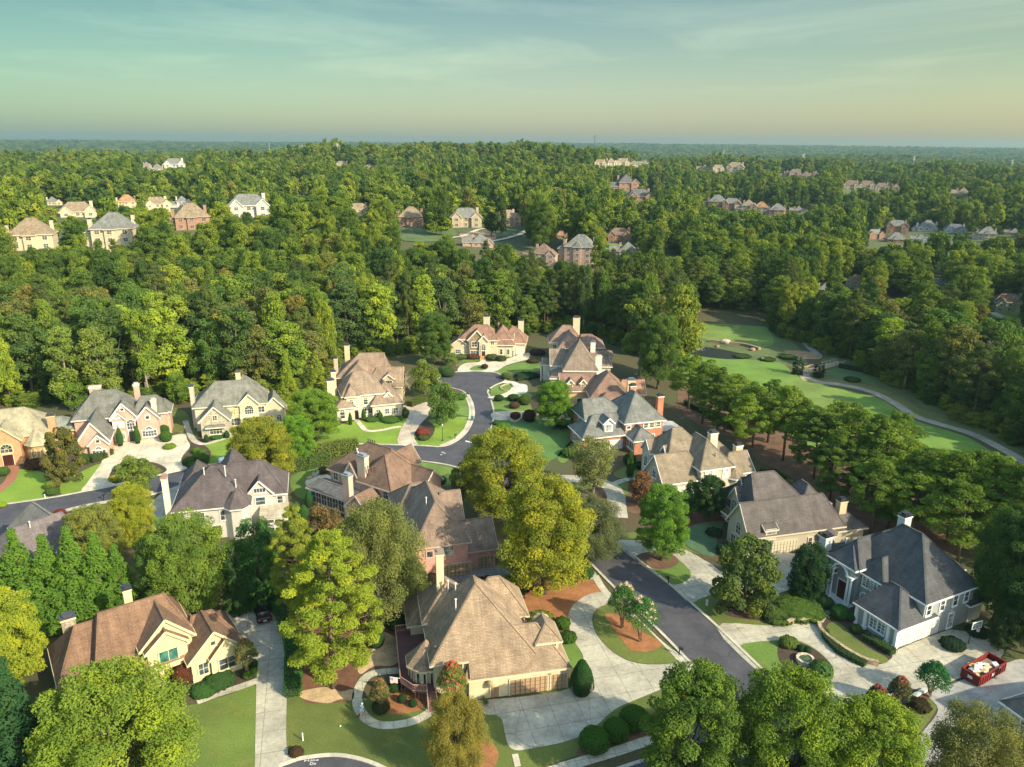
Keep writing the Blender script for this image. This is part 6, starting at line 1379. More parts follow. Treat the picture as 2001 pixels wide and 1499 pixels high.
# poles on the skyline
def pole(px, by, ty, label, r=0.9, col=(0.22, 0.22, 0.22)):
    p = GT(px, by); hgt = height_to(p, ty); s = empty('transmission_pole', p); tag(s, label, 'power pole', 'poles on the skyline')
    mb = MB(); mb.tube([(0, 0, -1), (0, 0, hgt)], [r, r*0.5], 6); mb.build('mast', paint(col), s)
    mb = MB()
    for k in (0.80, 0.88, 0.96): mb.bar((-r*4.5, 0, hgt*k), (r*4.5, 0, hgt*k), r*0.4, r*0.4)
    mb.build('crossarm', paint(col), s)
pole(1161, 312, 264, 'tall dark pole standing highest on the skyline right of centre', 1.0, (0.10, 0.12, 0.12))
pole(957, 300, 266, 'thin dark pole on the skyline at the centre', 0.9, (0.12, 0.14, 0.14))
for x, b, t, l in ((528, 310, 279, 'pale pole left of centre, leftmost of the skyline poles'), (592, 315, 284, 'second pale pole from the left on the skyline'), (660, 310, 280, 'third pale pole, just above the ridge trees'), (1412, 325, 293, 'pale pole above the distant tan houses'), (1567, 335, 300, 'pale pole above the row of brown houses'), (1973, 345, 312, 'pale pole near the right edge of the picture'), (1782, 340, 305, 'small pale pole left of the rightmost one')):
    pole(x, b, t, l, 0.8, (0.55, 0.55, 0.52))
# ---------------------------------------------------------------- trees round the near houses
YG = (0.20, 0.25, 0.035); YL = (0.25, 0.31, 0.035); MG = (0.115, 0.195, 0.035); DG = (0.050, 0.105, 0.030); OL = (0.150, 0.170, 0.060); BG = (0.15, 0.28, 0.035); GG = (0.135, 0.165, 0.075); HOL = (0.030, 0.070, 0.028)
B_ = 'broadleaf_tree'
for a in [
 (B_, 'maple0', 248, 1570, 1322, 310, (0.160, 0.240, 0.035), 'huge rounded yellow green tree filling the bottom left foreground'),
 (B_, 'maple1', 20, 1345, 1163, 165, YL, 'bright yellow green tree cut by the left edge beside the brown roofed house'),
 (B_, 'maple1', 1345, 1570, 1318, 215, (0.11, 0.185, 0.035), 'dark green foreground tree at the end of the street, left of a pair'),
 (B_, 'maple0', 1525, 1590, 1328, 245, (0.15, 0.235, 0.035), 'tall foreground tree with lit yellow top, right of the pair hiding the street corner'),
 (B_, 'maple1', 1680, 1610, 1385, 220, (0.18, 0.265, 0.035), 'light green foreground tree in front of the pink blossoming shrubs'),
 (B_, 'willow0', 1895, 1600, 1400, 230, (0.185, 0.20, 0.065), 'fine leaved olive brown tree beside the dumpster drive, bottom right'),
 (B_, 'willow0', 893, 1512, 1365, 140, (0.225, 0.205, 0.045), 'golden brown tree on an orange mulch ring in front of the tan roofed house'),
 (B_, 'maple0', 985, 1010, 845, 180, (0.215, 0.250, 0.035), 'big golden green tree beside the street junction, rear of two'),
 (B_, 'maple0', 1062, 1160, 940, 200, (0.235, 0.265, 0.035), 'big golden green tree standing on orange straw, front of two'),
 (B_, 'willow0', 1150, 1096, 975, 145, GG, 'grey green tree leaning over the street end'),
 (B_, 'maple1', 1292, 1095, 952, 110, (0.115, 0.235, 0.035), 'dense bright green round tree on the drive island across the street'),
 (B_, 'airy0', 1158, 968, 858, 130, (0.19, 0.22, 0.075), 'open airy tree with spreading crown above the curved drive'),
 (B_, 'small_a', 1252, 985, 922, 54, (0.17, 0.10, 0.055), 'small bronze leaved tree beside the beige house'),
 (B_, 'maple1', 1385, 1018, 930, 62, (0.045, 0.10, 0.035), 'dark green tree at the corner of the beige house, right one of two'),
 (B_, 'small_a', 1350, 1012, 940, 45, (0.050, 0.11, 0.035), 'dark green tree at the corner of the beige house, smaller left one'),
 ('magnolia_tree', 'magnolia0', 1452, 1196, 1050, 135, (0.105, 0.155, 0.045), 'broad magnolia on dark mulch between street and taupe house'),
 ('holly_tree', 'cone_b', 1576, 1163, 1063, 76, HOL, 'dark egg shaped holly between the taupe house and the grey house'),
 (B_, 'willow0', 748, 1215, 985, 195, (0.165, 0.195, 0.060), 'wide olive green tree hiding the pink brick house side'),
 ('pine_tree', 'pine0', 650, 1345, 1046, 190, (0.215, 0.285, 0.035), 'tall sunlit pine with clumped yellow green needles and a bare base trunk'),
 ('pine_tree', 'pine0', 592, 1240, 1000, 110, (0.20, 0.25, 0.040), 'sunlit pine standing behind the larger yellow green pine'),
 (B_, 'maple0', 380, 1205, 1008, 165, (0.135, 0.215, 0.040), 'mid green tree in front of the white house'),
 (B_, 'maple1', 322, 1200, 1040, 95, (0.10, 0.18, 0.040), 'green tree between the cypress row and the white house'),
 ('cypress_tree', 'cone_b', 512, 1180, 1012, 90, (0.050, 0.125, 0.035), 'dark pointed evergreen behind the hedge drive, right of the white house'),
 ('cypress_tree', 'cone_b', 470, 1190, 1060, 70, (0.045, 0.10, 0.032), 'lower dark evergreen beside the parked black car'),
 (B_, 'maple1', 195, 1140, 990, 120, (0.17, 0.20, 0.05), 'olive tree right of the grey roof at the left edge'),
 (B_, 'small_a', 272, 972, 893, 76, (0.12, 0.18, 0.04), 'round green tree on the street verge before the brick house drive'),
 (B_, 'maple0', 268, 1075, 948, 92, (0.25, 0.29, 0.035), 'yellow green tree below the verge tree, left of the slim chimney'),
 ('magnolia_tree', 'magnolia0', 128, 942, 838, 76, (0.11, 0.12, 0.04), 'bronze green magnolia between the orange brick and pinkish brick houses'),
 (B_, 'maple0', 517, 955, 820, 135, (0.205, 0.235, 0.035), 'large golden green tree above the white car'),
 (B_, 'maple1', 583, 905, 815, 80, (0.125, 0.26, 0.035), 'bright green tree at the right shoulder of the golden one'),
 (B_, 'maple1', 618, 862, 762, 104, (0.135, 0.24, 0.035), 'tall green tree in front of two pointed cypresses'),
 ('cypress_tree', 'cone_a', 567, 812, 688, 60, (0.20, 0.27, 0.035), 'pointed golden green cypress left of the pair by the arched house'),
 ('cypress_tree', 'cone_a', 624, 800, 684, 76, (0.20, 0.26, 0.035), 'pointed golden green cypress right of the pair by the arched house'),
 (B_, 'small_a', 865, 832, 752, 72, (0.095, 0.17, 0.04), 'round green tree on the lawn inside the street bend'),
 (B_, 'small_a', 832, 775, 706, 62, (0.14, 0.20, 0.045), 'olive green tree left of the cul-de-sac'),
 (B_, 'maple1', 1082, 838, 745, 84, (0.12, 0.24, 0.035), 'bright green tree before the dormered garage wing'),
 (B_, 'maple1', 1285, 760, 615, 90, (0.10, 0.17, 0.04), 'tall green tree at the edge of the golf course behind the right group'),
 (B_, 'broad_c', 1325, 745, 560, 95, (0.165, 0.22, 0.04), 'tall sunlit tree beside the putting green'),
 (B_, 'broad_b', 1250, 735, 585, 80, (0.13, 0.19, 0.04), 'slender tree behind the peaked house of the right group'),
 (B_, 'maple1', 1985, 1240, 1010, 150, (0.060, 0.12, 0.035), 'large dark green tree at the right edge behind the grey house'),
 (B_, 'maple0', 1940, 1215, 990, 125, (0.070, 0.13, 0.035), 'dark green tree behind the right end of the grey house'),
 (B_, 'oak0', 2010, 1280, 1150, 110, (0.050, 0.095, 0.032), 'very dark tree behind the dumpster at the right edge'),
 (B_, 'oak0', 1950, 1272, 1205, 60, (0.050, 0.085, 0.035), 'low dark tree left of the dumpster'),
 (B_, 'oak0', 700, 1180, 1020, 110, (0.12, 0.15, 0.05), 'olive tree between the sunroom and the big pine'),
 (B_, 'small_a', 640, 1100, 990, 90, (0.14, 0.11, 0.055), 'bronze green tree below the sunroom windows'),
 (B_, 'small_a', 880, 715, 690, 34, (0.13, 0.20, 0.06), 'small white flowering tree beside the cul-de-sac house'),
 (B_, 'maple1', 850, 712, 612, 76, (0.085, 0.15, 0.035), 'dark green tree just left of the cul-de-sac house'),
 ('holly_tree', 'cone_b', 1063, 733, 702, 17, (0.05, 0.12, 0.04), 'narrow dark evergreen beside the columned side porch'),
 ('holly_tree', 'cone_s', 1557, 731, 697, 24, (0.025, 0.06, 0.035), 'small dark conical evergreen left of the cart bridge'),
 ('holly_tree', 'cone_s', 1599, 737, 707, 24, (0.025, 0.06, 0.035), 'small dark conical evergreen right of the cart bridge'),
 (B_, 'small_a', 1230, 945, 885, 20, DG, 'slim dark evergreen by the brick house drive'),
 ('cypress_tree', 'cone_a', 60, 1560, 1285, 190, (0.035, 0.09, 0.035), 'dark green glossy tree at the left edge beside the basketball hoop'),
 ('cypress_tree', 'cone_a', -15, 1500, 1265, 150, (0.05, 0.12, 0.04), 'dark green tree cut by the left edge below the yellow one'),
]: tpx(*a[:2], *a[2:6], a[6], a[7])
for i, (bx, w, ty) in enumerate(((5, 90, 1062), (58, 92, 1045), (112, 92, 1056), (160, 88, 1040), (208, 90, 1052), (245, 70, 1075))):
    tpx('cypress_tree', 'cone_a', bx, 1222-i*3, ty-12, w*1.5, (0.095, 0.19, 0.030), ('leftmost', 'second', 'third', 'fourth', 'fifth', 'lower rightmost')[i]+' green cypress from the left in the screen behind the rusty roof', 'tree', 'cypress screen behind the brown roofed house')
PN = [(1372,828,700,80),(1400,850,712,80),(1432,838,722,85),(1470,875,745,80),(1500,865,735,80),(1530,900,745,85),(1560,905,770,80),(1590,935,790,85),(1625,925,775,95),(1660,955,790,100),(1690,985,800,90),(1720,990,815,100),(1745,960,800,95),(1780,1040,870,110),(1815,1010,870,100),(1850,1060,875,120),(1885,1030,870,110),(1915,1075,880,115),(1950,1090,900,120),(1985,1110,890,130),(2030,1080,900,120),(1700,1045,890,90),(1735,1035,900,100),(1775,1062,920,100),(1870,1105,940,120),(1620,985,830,80),(1450,900,760,70),(1345,800,690,70)]
for i, (bx, by, ty, w) in enumerate(PN):
    tpx('pine_tree', ('pine_a', 'pine0', 'pine_b')[i % 3], bx, by, ty+12, w*1.08, [(0.135, 0.215, 0.036), (0.110, 0.185, 0.036), (0.165, 0.250, 0.038)][i % 3], ('deep green', 'dark green', 'bright green')[i % 3]+' pine in the fairway belt, '+('behind the sunroom' if bx < 1450 else 'behind the beige house' if bx < 1570 else 'behind the taupe house' if bx < 1690 else 'rear row behind the grey house' if by < 1060 else 'front row right of the grey house chimney'), 'tree', 'pines lining the fairway, part %d%d' % (i % 3, 0 if bx < 1450 else 1 if bx < 1570 else 2 if bx < 1690 else 3 if by < 1060 else 4))
# filler trees among the near gardens
for a in [
 (B_, 'oak0', 590, 1120, 1020, 60, DG, 'dark tree behind the sunlit pine pair'),
 (B_, 'small_a', 150, 800, 735, 60, MG, 'low green tree at the wood edge left of the pinkish brick house'), (B_, 'small_a', 350, 790, 730, 50, MG, 'low green tree at the wood edge between two grey roofed houses'),
 (B_, 'small_a', 820, 1190, 1110, 56, (0.09, 0.12, 0.04), 'small tree beside the pink brick garage wall'), (B_, 'small_a', 1180, 1075, 1010, 60, GG, 'grey green tree where the street meets the upper verge'),
 (B_, 'small_a', 905, 965, 905, 56, (0.13, 0.17, 0.05), 'low olive tree behind the peach house gable'),
]: tpx(*a[:2], *a[2:6], a[6], a[7])
# bare sunlit tree by the arched house and dead trees
def bare(bx, by, ty, w, label, col=(0.45, 0.36, 0.23)):
    p = G(bx, by); h = height_to(p, ty); rad = w*mpp(p)/2; rg = np.random.default_rng(int(bx)); mb = MB()
    def grow(s, d, L, r, k):
        e = s+d*L; mb.tube([s, (s+e)/2+Vector(rg.normal(size=3))*L*0.05, e], [r, r*0.8, r*0.6], 5)
        if k:
            for _ in range(4 if k > 1 else 5):
                nd_ = (d+Vector(rg.normal(size=3))*0.55+Vector((0, 0, 0.15))).normalized(); grow(e if rg.random() < 0.6 else (s+e)/2, nd_, L*0.66, r*0.55, k-1)
    root = empty('bare_tree', p); tag(root, label, 'tree'); grow(Vector((0, 0, 0)), Vector((0.05, 0, 1)).normalized(), h*0.38, 0.16, 4)
    b = bark(col); mb.build('branches', b, root, smooth=True)
bare(790, 790, 722, 50, 'leafless pale tree catching the sun at the drive of the arched house')
bare(1905, 790, 660, 60, 'dead grey tree in front of the woodland right of the fairway', (0.40, 0.37, 0.30))
tpx(B_, 'broad_d', 205, 796, 640, 74, (0.16, 0.22, 0.05), 'pale trunked open tree behind the left chimney of the pinkish brick house')
tpx(B_, 'broad_d', 140, 800, 640, 72, (0.17, 0.24, 0.05), 'pale trunked tree left of the pinkish brick house chimney')
# crape myrtles
crape(884, 1385, 1298, 64, (0.13, 0.19, 0.05), (0.62, 0.14, 0.09), 'crape myrtle with coral red blossom against the tan roofed house', 0.8)
crape(744, 1392, 1330, 42, (0.13, 0.13, 0.05), (0.42, 0.20, 0.12), 'brownish crape myrtle inside the curved front path', 0.5)
crape(1216, 1228, 1143, 66, (0.085, 0.19, 0.05), (0.75, 0.55, 0.50), 'pale blossomed crape myrtle on the drive island, rear of two', 0.3)
crape(1251, 1255, 1170, 74, (0.075, 0.19, 0.05), (0.75, 0.6, 0.52), 'pale blossomed crape myrtle on the drive island, front of two', 0.25)
crape(485, 1322, 1250, 46, (0.11, 0.15, 0.05), (0.32, 0.13, 0.08), 'thin crape myrtle at the corner of the brown roofed house', 0.6)
crape(433, 1200, 1152, 50, (0.10, 0.15, 0.05), (0.62, 0.36, 0.28), 'peach blossomed crape myrtle behind the brown roofed house', 0.7)
crape(388, 1195, 1155, 62, (0.17, 0.13, 0.04), (0.30, 0.17, 0.07), 'rusty leaved crape myrtle against the brown roof', 0.4)
crape(1708, 1405, 1342, 48, (0.09, 0.10, 0.045), (0.50, 0.13, 0.15), 'pink blossomed shrubby crape myrtle by the wide drive, left of two', 0.9)
crape(1752, 1385, 1325, 46, (0.08, 0.12, 0.05), (0.52, 0.17, 0.16), 'pink blossomed shrubby crape myrtle by the wide drive, right of two', 0.8)
crape(1817, 1362, 1298, 68, (0.045, 0.16, 0.055), (0.05, 0.1, 0.03), 'fan shaped dark green tree at the edge of the wide drive', 0.0)
# shrubs: foot in the picture, width in picture pixels, height in metres
SH = [
 (1161, 1463, 62, 2.6, (0.055, 0.135, 0.022), 'big clipped ball shrub by the sidewalk, leftmost of three', 'ball'),
 (1203, 1442, 54, 2.4, (0.055, 0.135, 0.022), 'big clipped ball shrub by the sidewalk, middle of three', 'ball'),
 (1238, 1420, 58, 2.6, (0.055, 0.135, 0.022), 'big clipped ball shrub by the sidewalk, rightmost of three', 'ball'),
 (1136, 1355, 54, 5.0, (0.032, 0.090, 0.026), 'tall dark egg shaped holly beside the garage doors', 'cone_shrub'),
 (1099, 1225, 30, 1.4, (0.065, 0.14, 0.025), 'clipped round shrub on the inside of the curved drive, upper', 'mound'),
 (1110, 1253, 32, 1.4, (0.055, 0.115, 0.025), 'clipped round shrub on the inside of the curved drive, lower', 'mound'),
 (745, 1390, 36, 1.6, (0.055, 0.060, 0.028), 'dark rounded shrub under the brownish crape myrtle', 'ball'),
 (786, 1372, 18, 1.1, (0.03, 0.07, 0.025), 'small dark ball shrub left of the deck steps', 'ball'), (807, 1380, 17, 1.0, (0.03, 0.07, 0.025), 'small dark ball shrub directly beside the deck steps', 'ball'),
 (770, 1350, 26, 1.3, (0.03, 0.07, 0.025), 'dark shrub behind the flag', 'ball'), (856, 1372, 22, 1.2, (0.035, 0.08, 0.025), 'dark shrub right of the deck steps', 'ball'),
 (735, 1262, 34, 2.2, (0.035, 0.085, 0.03), 'round dark shrub in the mulch ring left of the deck', 'ball'),
 (775, 1225, 40, 1.8, (0.03, 0.08, 0.03), 'low dark bed of shrubs against the rear lawn', 'mound'),
 (818, 1158, 40, 2.2, (0.045, 0.085, 0.03), 'dark shrub at the foot of the pink garage wall, left', 'ball'), (845, 1140, 26, 1.7, (0.045, 0.04, 0.03), 'purple shrub at the foot of the pink garage wall', 'ball'),
 (1010, 1155, 52, 2.4, (0.028, 0.055, 0.03), 'dark wide shrub behind the tan roof beside the straw bed', 'mound'), (950, 1148, 40, 1.5, (0.10, 0.05, 0.04), 'low purple shrubs behind the tan roof', 'mound'),
 (1058, 1212, 50, 0.8, (0.16, 0.20, 0.04), 'low pale planting against the right side of the tan roofed house', 'mound'),
 (1145, 1128, 32, 2.0, (0.04, 0.10, 0.03), 'green shrub beside the utility box', 'ball'),
 (498, 1318, 15, 1.0, (0.09, 0.20, 0.03), 'small bright green ball shrub at the drive edge of the brown roofed house', 'ball'), (484, 1325, 18, 1.0, (0.08, 0.16, 0.03), 'second small green shrub at the drive edge of the brown roofed house', 'ball'), (497, 1305, 16, 1.3, (0.04, 0.08, 0.03), 'dark shrub behind the small bright ball', 'ball'),
 (360, 1335, 40, 2.6, (0.12, 0.045, 0.03), 'dark red shrub beside the entry of the brown roofed house', 'ball'),
 (430, 1335, 60, 0.9, (0.04, 0.09, 0.03), 'low dark planting below the front windows of the brown roofed house', 'mound'), (400, 1352, 50, 0.7, (0.045, 0.11, 0.03), 'low green planting at the left corner of the front path', 'mound'),
 (578, 1474, 26, 0.8, (0.07, 0.05, 0.03), 'low brown shrub in the dark bed at the kerb', 'mound'),
 (1562, 1195, 92, 1.0, (0.075, 0.135, 0.030), 'wide low juniper carpet below the magnolia', 'mound'), (1520, 1208, 60, 0.8, (0.085, 0.14, 0.032), 'low juniper patch nearest the retaining wall', 'mound'), (1590, 1175, 50, 1.0, (0.055, 0.12, 0.03), 'low juniper patch by the stone walk', 'mound'),
 (1650, 1228, 0, 0, None, '', ''),
 (1640, 1206, 38, 1.9, (0.04, 0.12, 0.03), 'round green shrub at the portico of the grey house', 'ball'), (1663, 1212, 24, 1.4, (0.045, 0.11, 0.03), 'shrub right of the round one at the portico', 'ball'), (1612, 1186, 34, 1.6, (0.045, 0.10, 0.03), 'shrub left of the portico of the grey house', 'ball'), (1672, 1235, 24, 1.1, (0.045, 0.10, 0.03), 'small shrub below the first arched windows of the grey house', 'ball'),
 (1575, 1142+24, 0, 0, None, '', ''),
 (1565, 1273, 15, 1.0, (0.03, 0.08, 0.03), 'dark ball shrub on the round planter island, left', 'ball'), (1577, 1276, 16, 1.0, (0.03, 0.08, 0.03), 'dark ball shrub on the round planter island, right', 'ball'),
 (1540, 1262, 34, 1.3, (0.13, 0.20, 0.05), 'feathery light green shrub on the planter island', 'mound'), (1604, 1315, 40, 1.6, (0.10, 0.20, 0.06), 'spiky green planting beside the stone planter', 'mound'),
 (1610, 1100+5, 26, 2.0, (0.06, 0.10, 0.03), 'green ball shrub between the taupe and grey houses', 'ball'),
 (1230, 907, 26, 2.4, (0.03, 0.085, 0.03), 'dark ball shrub between the red brick and the beige house', 'ball'), (1250, 915, 22, 1.5, (0.035, 0.08, 0.03), 'low dark shrub at the beige house corner', 'ball'), (1262, 925, 20, 1.2, (0.05, 0.09, 0.03), 'small shrub below the pointed gable of the beige house', 'mound'),
 (1505, 940, 52, 2.2, (0.05, 0.09, 0.028), 'broad dark shrub under the pines behind the beige house', 'mound'), (1420, 945, 18, 1.3, (0.03, 0.07, 0.03), 'dark shrub at the right foot of the beige house', 'ball'),
 (1120, 890, 44, 1.6, (0.09, 0.16, 0.04), 'green bed of shrubs by the curved drive, left', 'mound'),
 (1395, 1045, 30, 1.2, (0.035, 0.07, 0.03), 'dark shrubs by the entry of the taupe house', 'mound'), (1420, 1080, 40, 1.6, (0.05, 0.10, 0.05), 'blue green shrub left of the taupe gable', 'mound'),
 (215, 870, 2, 0, None, '', ''),
 (163, 905, 24, 2.2, (0.05, 0.10, 0.03), 'dark round shrub left of the brick garage windows', 'ball'),
 (325, 862, 24, 2.4, (0.06, 0.14, 0.03), 'clipped shrub mound at the right of the brick house, largest of three', 'ball'), (322, 850, 20, 2.6, (0.05, 0.12, 0.03), 'clipped shrub at the right of the brick house, rear of three', 'ball'), (332, 876, 22, 1.0, (0.14, 0.22, 0.03), 'low yellow green shrub at the right of the brick house, front of three', 'mound'),
 (236, 872, 15, 4.6, (0.05, 0.14, 0.03), 'slim clipped evergreen left of the brick house door', 'cone_shrub'), (270, 867, 15, 4.4, (0.05, 0.14, 0.03), 'slim clipped evergreen right of the brick house door', 'cone_shrub'),
 (70, 915, 34, 2.0, (0.09, 0.055, 0.035), 'purple shrub at the foot of the stone turret', 'mound'), (100, 955, 24, 1.6, (0.13, 0.19, 0.03), 'yellow green shrub between two lawns', 'ball'), (103, 965, 26, 1.2, (0.06, 0.11, 0.03), 'dark shrub in front of the yellow green one between two lawns', 'mound'),
 (5, 990, 16, 0.8, (0.2, 0.3, 0.03), 'small yellow green shrub at the left edge by the street', 'mound'), (8, 928, 24, 1.6, (0.06, 0.13, 0.03), 'shrub at the left edge beside the brick path', 'ball'),
 (227, 938, 26, 0.9, (0.30, 0.30, 0.03), 'yellow shrub on the round drive island', 'mound'), (245, 915, 40, 0.8, (0.13, 0.17, 0.05), 'low green planting on the round drive island, rear', 'mound'), (300, 925, 30, 0.8, (0.14, 0.18, 0.06), 'low pale planting on the round drive island, right', 'mound'),
 (380, 918, 26, 1.8, (0.06, 0.13, 0.03), 'rounded shrub of the cloud pruned group, front', 'ball'), (398, 905, 24, 1.8, (0.06, 0.13, 0.03), 'rounded shrub of the cloud pruned group, right', 'ball'), (385, 898, 20, 1.4, (0.08, 0.17, 0.03), 'small rounded shrub in the middle of the cloud pruned group', 'ball'), (384, 885, 18, 1.2, (0.08, 0.17, 0.03), 'small rounded shrub at the top of the cloud pruned group', 'ball'), (370, 908, 24, 1.6, (0.055, 0.12, 0.03), 'rounded shrub of the cloud pruned group, left', 'ball'), (396, 888, 16, 1.2, (0.08, 0.17, 0.03), 'small rounded shrub at the upper right of the cloud pruned group', 'ball'),
 (404, 864, 13, 1.9, (0.04, 0.10, 0.03), 'small conical shrub left of the cream gable window', 'cone_shrub'), (444, 856, 13, 1.9, (0.04, 0.10, 0.03), 'small conical shrub right of the cream gable window', 'cone_shrub'), (424, 856, 26, 0.7, (0.05, 0.12, 0.03), 'low planting between the two small conical shrubs', 'mound'),
 (505, 820, 30, 0.9, (0.05, 0.09, 0.03), 'low dark planting by the balconied entry', 'mound'), (540, 818, 30, 1.5, (0.05, 0.10, 0.03), 'dark round shrub at the right wing of the cream house', 'ball'), (520, 822, 20, 1.0, (0.06, 0.11, 0.03), 'small shrub in the corner of the cream house entry', 'ball'),
 (685, 830, 10, 3.2, (0.05, 0.13, 0.03), 'narrow clipped cone left of the arched front door', 'cone_shrub'), (711, 822, 11, 3.2, (0.05, 0.13, 0.03), 'narrow clipped cone right of the arched front door', 'cone_shrub'), (743, 820, 14, 2.2, (0.05, 0.13, 0.03), 'cone shrub below the windows of the arched house', 'cone_shrub'), (792, 816, 15, 2.8, (0.05, 0.12, 0.03), 'cone shrub at the right corner of the arched house', 'cone_shrub'), (765, 822, 40, 0.8, (0.06, 0.12, 0.03), 'low planting along the right wing of the arched house', 'mound'), (727, 822, 26, 0.8, (0.06, 0.12, 0.03), 'low planting by the door of the arched house', 'mound'),
 (826, 850, 26, 1.4, (0.24, 0.06, 0.05), 'red flowering shrub in the bed beside the wide drive', 'mound'), (828, 858, 24, 0.9, (0.07, 0.10, 0.04), 'green fringe under the red flowering shrub', 'mound'),
 (900, 700, 26, 1.2, (0.09, 0.14, 0.05), 'low shrubs left of the orange brick steps', 'mound'), (925, 700, 26, 1.3, (0.12, 0.07, 0.045), 'dark red low shrubs under the stone gable', 'mound'), (962, 702, 26, 1.5, (0.08, 0.11, 0.045), 'low shrubs right of the orange brick steps', 'mound'), (980, 705, 20, 1.6, (0.07, 0.10, 0.04), 'shrub at the corner of the garage wing by the steps', 'mound'), (947, 720, 14, 1.4, (0.07, 0.05, 0.035), 'dark shrub on the small drive island before the steps', 'ball'),
 (1050, 692, 30, 1.4, (0.06, 0.05, 0.05), 'purple shrubs right of the white garage doors', 'mound'), (1042, 708, 24, 1.0, (0.07, 0.06, 0.04), 'dark shrubs on the slope above the oval lawn', 'mound'),
 (1027, 733+4, 40, 1.2, (0.03, 0.07, 0.03), 'low dark clipped block of hedge below the oval lawn', 'mound'), (990, 740, 24, 1.8, (0.09, 0.14, 0.05), 'small shrub tree at the right rim of the cul-de-sac', 'ball'),
 (975, 783, 20, 1.6, (0.035, 0.075, 0.03), 'dark ball shrub by the ring drive, left', 'ball'), (1003, 782, 24, 1.6, (0.035, 0.075, 0.03), 'dark ball shrub by the ring drive, right', 'ball'), (1025, 790, 26, 2.4, (0.07, 0.12, 0.03), 'green ball shrub in the garden right of the street neck', 'ball'), (1005, 797, 22, 1.5, (0.11, 0.06, 0.04), 'bronze shrub in the garden right of the street neck', 'ball'), (1035, 822, 30, 2.8, (0.07, 0.045, 0.03), 'dark bronze shrub left of the bright tree', 'ball'), (1007, 817, 22, 1.6, (0.12, 0.06, 0.04), 'reddish shrub in the stone ringed bed', 'ball'), (983, 836, 28, 1.2, (0.08, 0.19, 0.03), 'bright green low shrub at the lawn edge', 'mound'), (970, 830, 16, 1.0, (0.06, 0.12, 0.03), 'dark green low shrub at the kerb', 'mound'),
 (898, 780, 24, 1.4, (0.06, 0.14, 0.03), 'low hedge block left of the street neck', 'mound'), (875, 735, 30, 2.2, (0.05, 0.10, 0.03), 'dark shrub group at the left rim of the cul-de-sac', 'ball'), (870, 728, 30, 2.0, (0.055, 0.11, 0.035), 'dark shrubs left of the curved front drive', 'ball'),
 (1145, 825, 20, 1.5, (0.04, 0.05, 0.03), 'dark shrubs by the brick house gable', 'mound'), (1100, 832, 40, 1.2, (0.05, 0.07, 0.03), 'dark bed under the bright green tree', 'mound'), (1115, 745, 2, 0, None, '', ''),
 (98, 1043, 0, 0, None, '', ''), (45, 1052, 28, 1.8, (0.13, 0.035, 0.03), 'dark red shrub by the street, leftmost of three', 'ball'), (65, 1030, 24, 1.7, (0.13, 0.035, 0.03), 'dark red shrub by the street, middle of three', 'ball'), (118, 1012, 26, 1.7, (0.14, 0.04, 0.035), 'dark red shrub by the street, rightmost of three', 'ball'),
 (595, 1020, 30, 3.4, (0.045, 0.12, 0.03), 'pointed dark evergreen left of the sunroom, front', 'cone_shrub'), (604, 992, 18, 3.4, (0.035, 0.10, 0.03), 'pointed dark evergreen left of the sunroom, rear', 'cone_shrub'), (580, 1005, 22, 2.6, (0.05, 0.13, 0.04), 'evergreen shrub between the white porch and the sunroom', 'cone_shrub'), (620, 1015, 40, 2.2, (0.10, 0.10, 0.05), 'bronze shrubs below the sunroom', 'mound'),
 (632, 925, 22, 1.4, (0.09, 0.08, 0.04), 'rounded brown green shrub by the patio corner', 'ball'), (860, 945, 26, 1.6, (0.05, 0.10, 0.03), 'dark shrub by the right gable of the peach house', 'ball'),
 (1265, 880, 0, 0, None, '', ''), (1480, 1000, 0, 0, None, '', ''),
 (1540, 700, 34, 1.0, (0.06, 0.11, 0.035), 'low brush on the far bank above the cart bridge', 'mound'), (1450, 697, 34, 0.6, (0.05, 0.09, 0.035), 'low brush along the creek bank', 'mound'), (1500, 704, 30, 0.8, (0.055, 0.10, 0.035), 'low brush at the right end of the creek', 'mound'), (1352, 668, 30, 0.8, (0.05, 0.095, 0.035), 'low brush at the left end of the creek', 'mound'),
 (1665, 744, 30, 0.9, (0.05, 0.09, 0.03), 'low brush along the cart path, left', 'mound'), (1860, 1265, 44, 1.2, (0.03, 0.06, 0.035), 'dark shrub bed under the basketball hoop of the grey house', 'mound'), (1910, 1240, 40, 1.2, (0.035, 0.07, 0.035), 'dark shrub bed at the right corner of the grey house', 'mound'),
 (1795, 1385, 40, 1.2, (0.07, 0.06, 0.035), 'brown shrub below the low stone edging', 'mound'), (1700, 1400, 60, 1.4, (0.06, 0.07, 0.035), 'dark undergrowth between the pink crape myrtles', 'mound'),
]
for bx, by, w, hgt, c, lab, pr in SH:
    if c is not None and w: spx(bx, by, w, hgt, c, lab, pr)
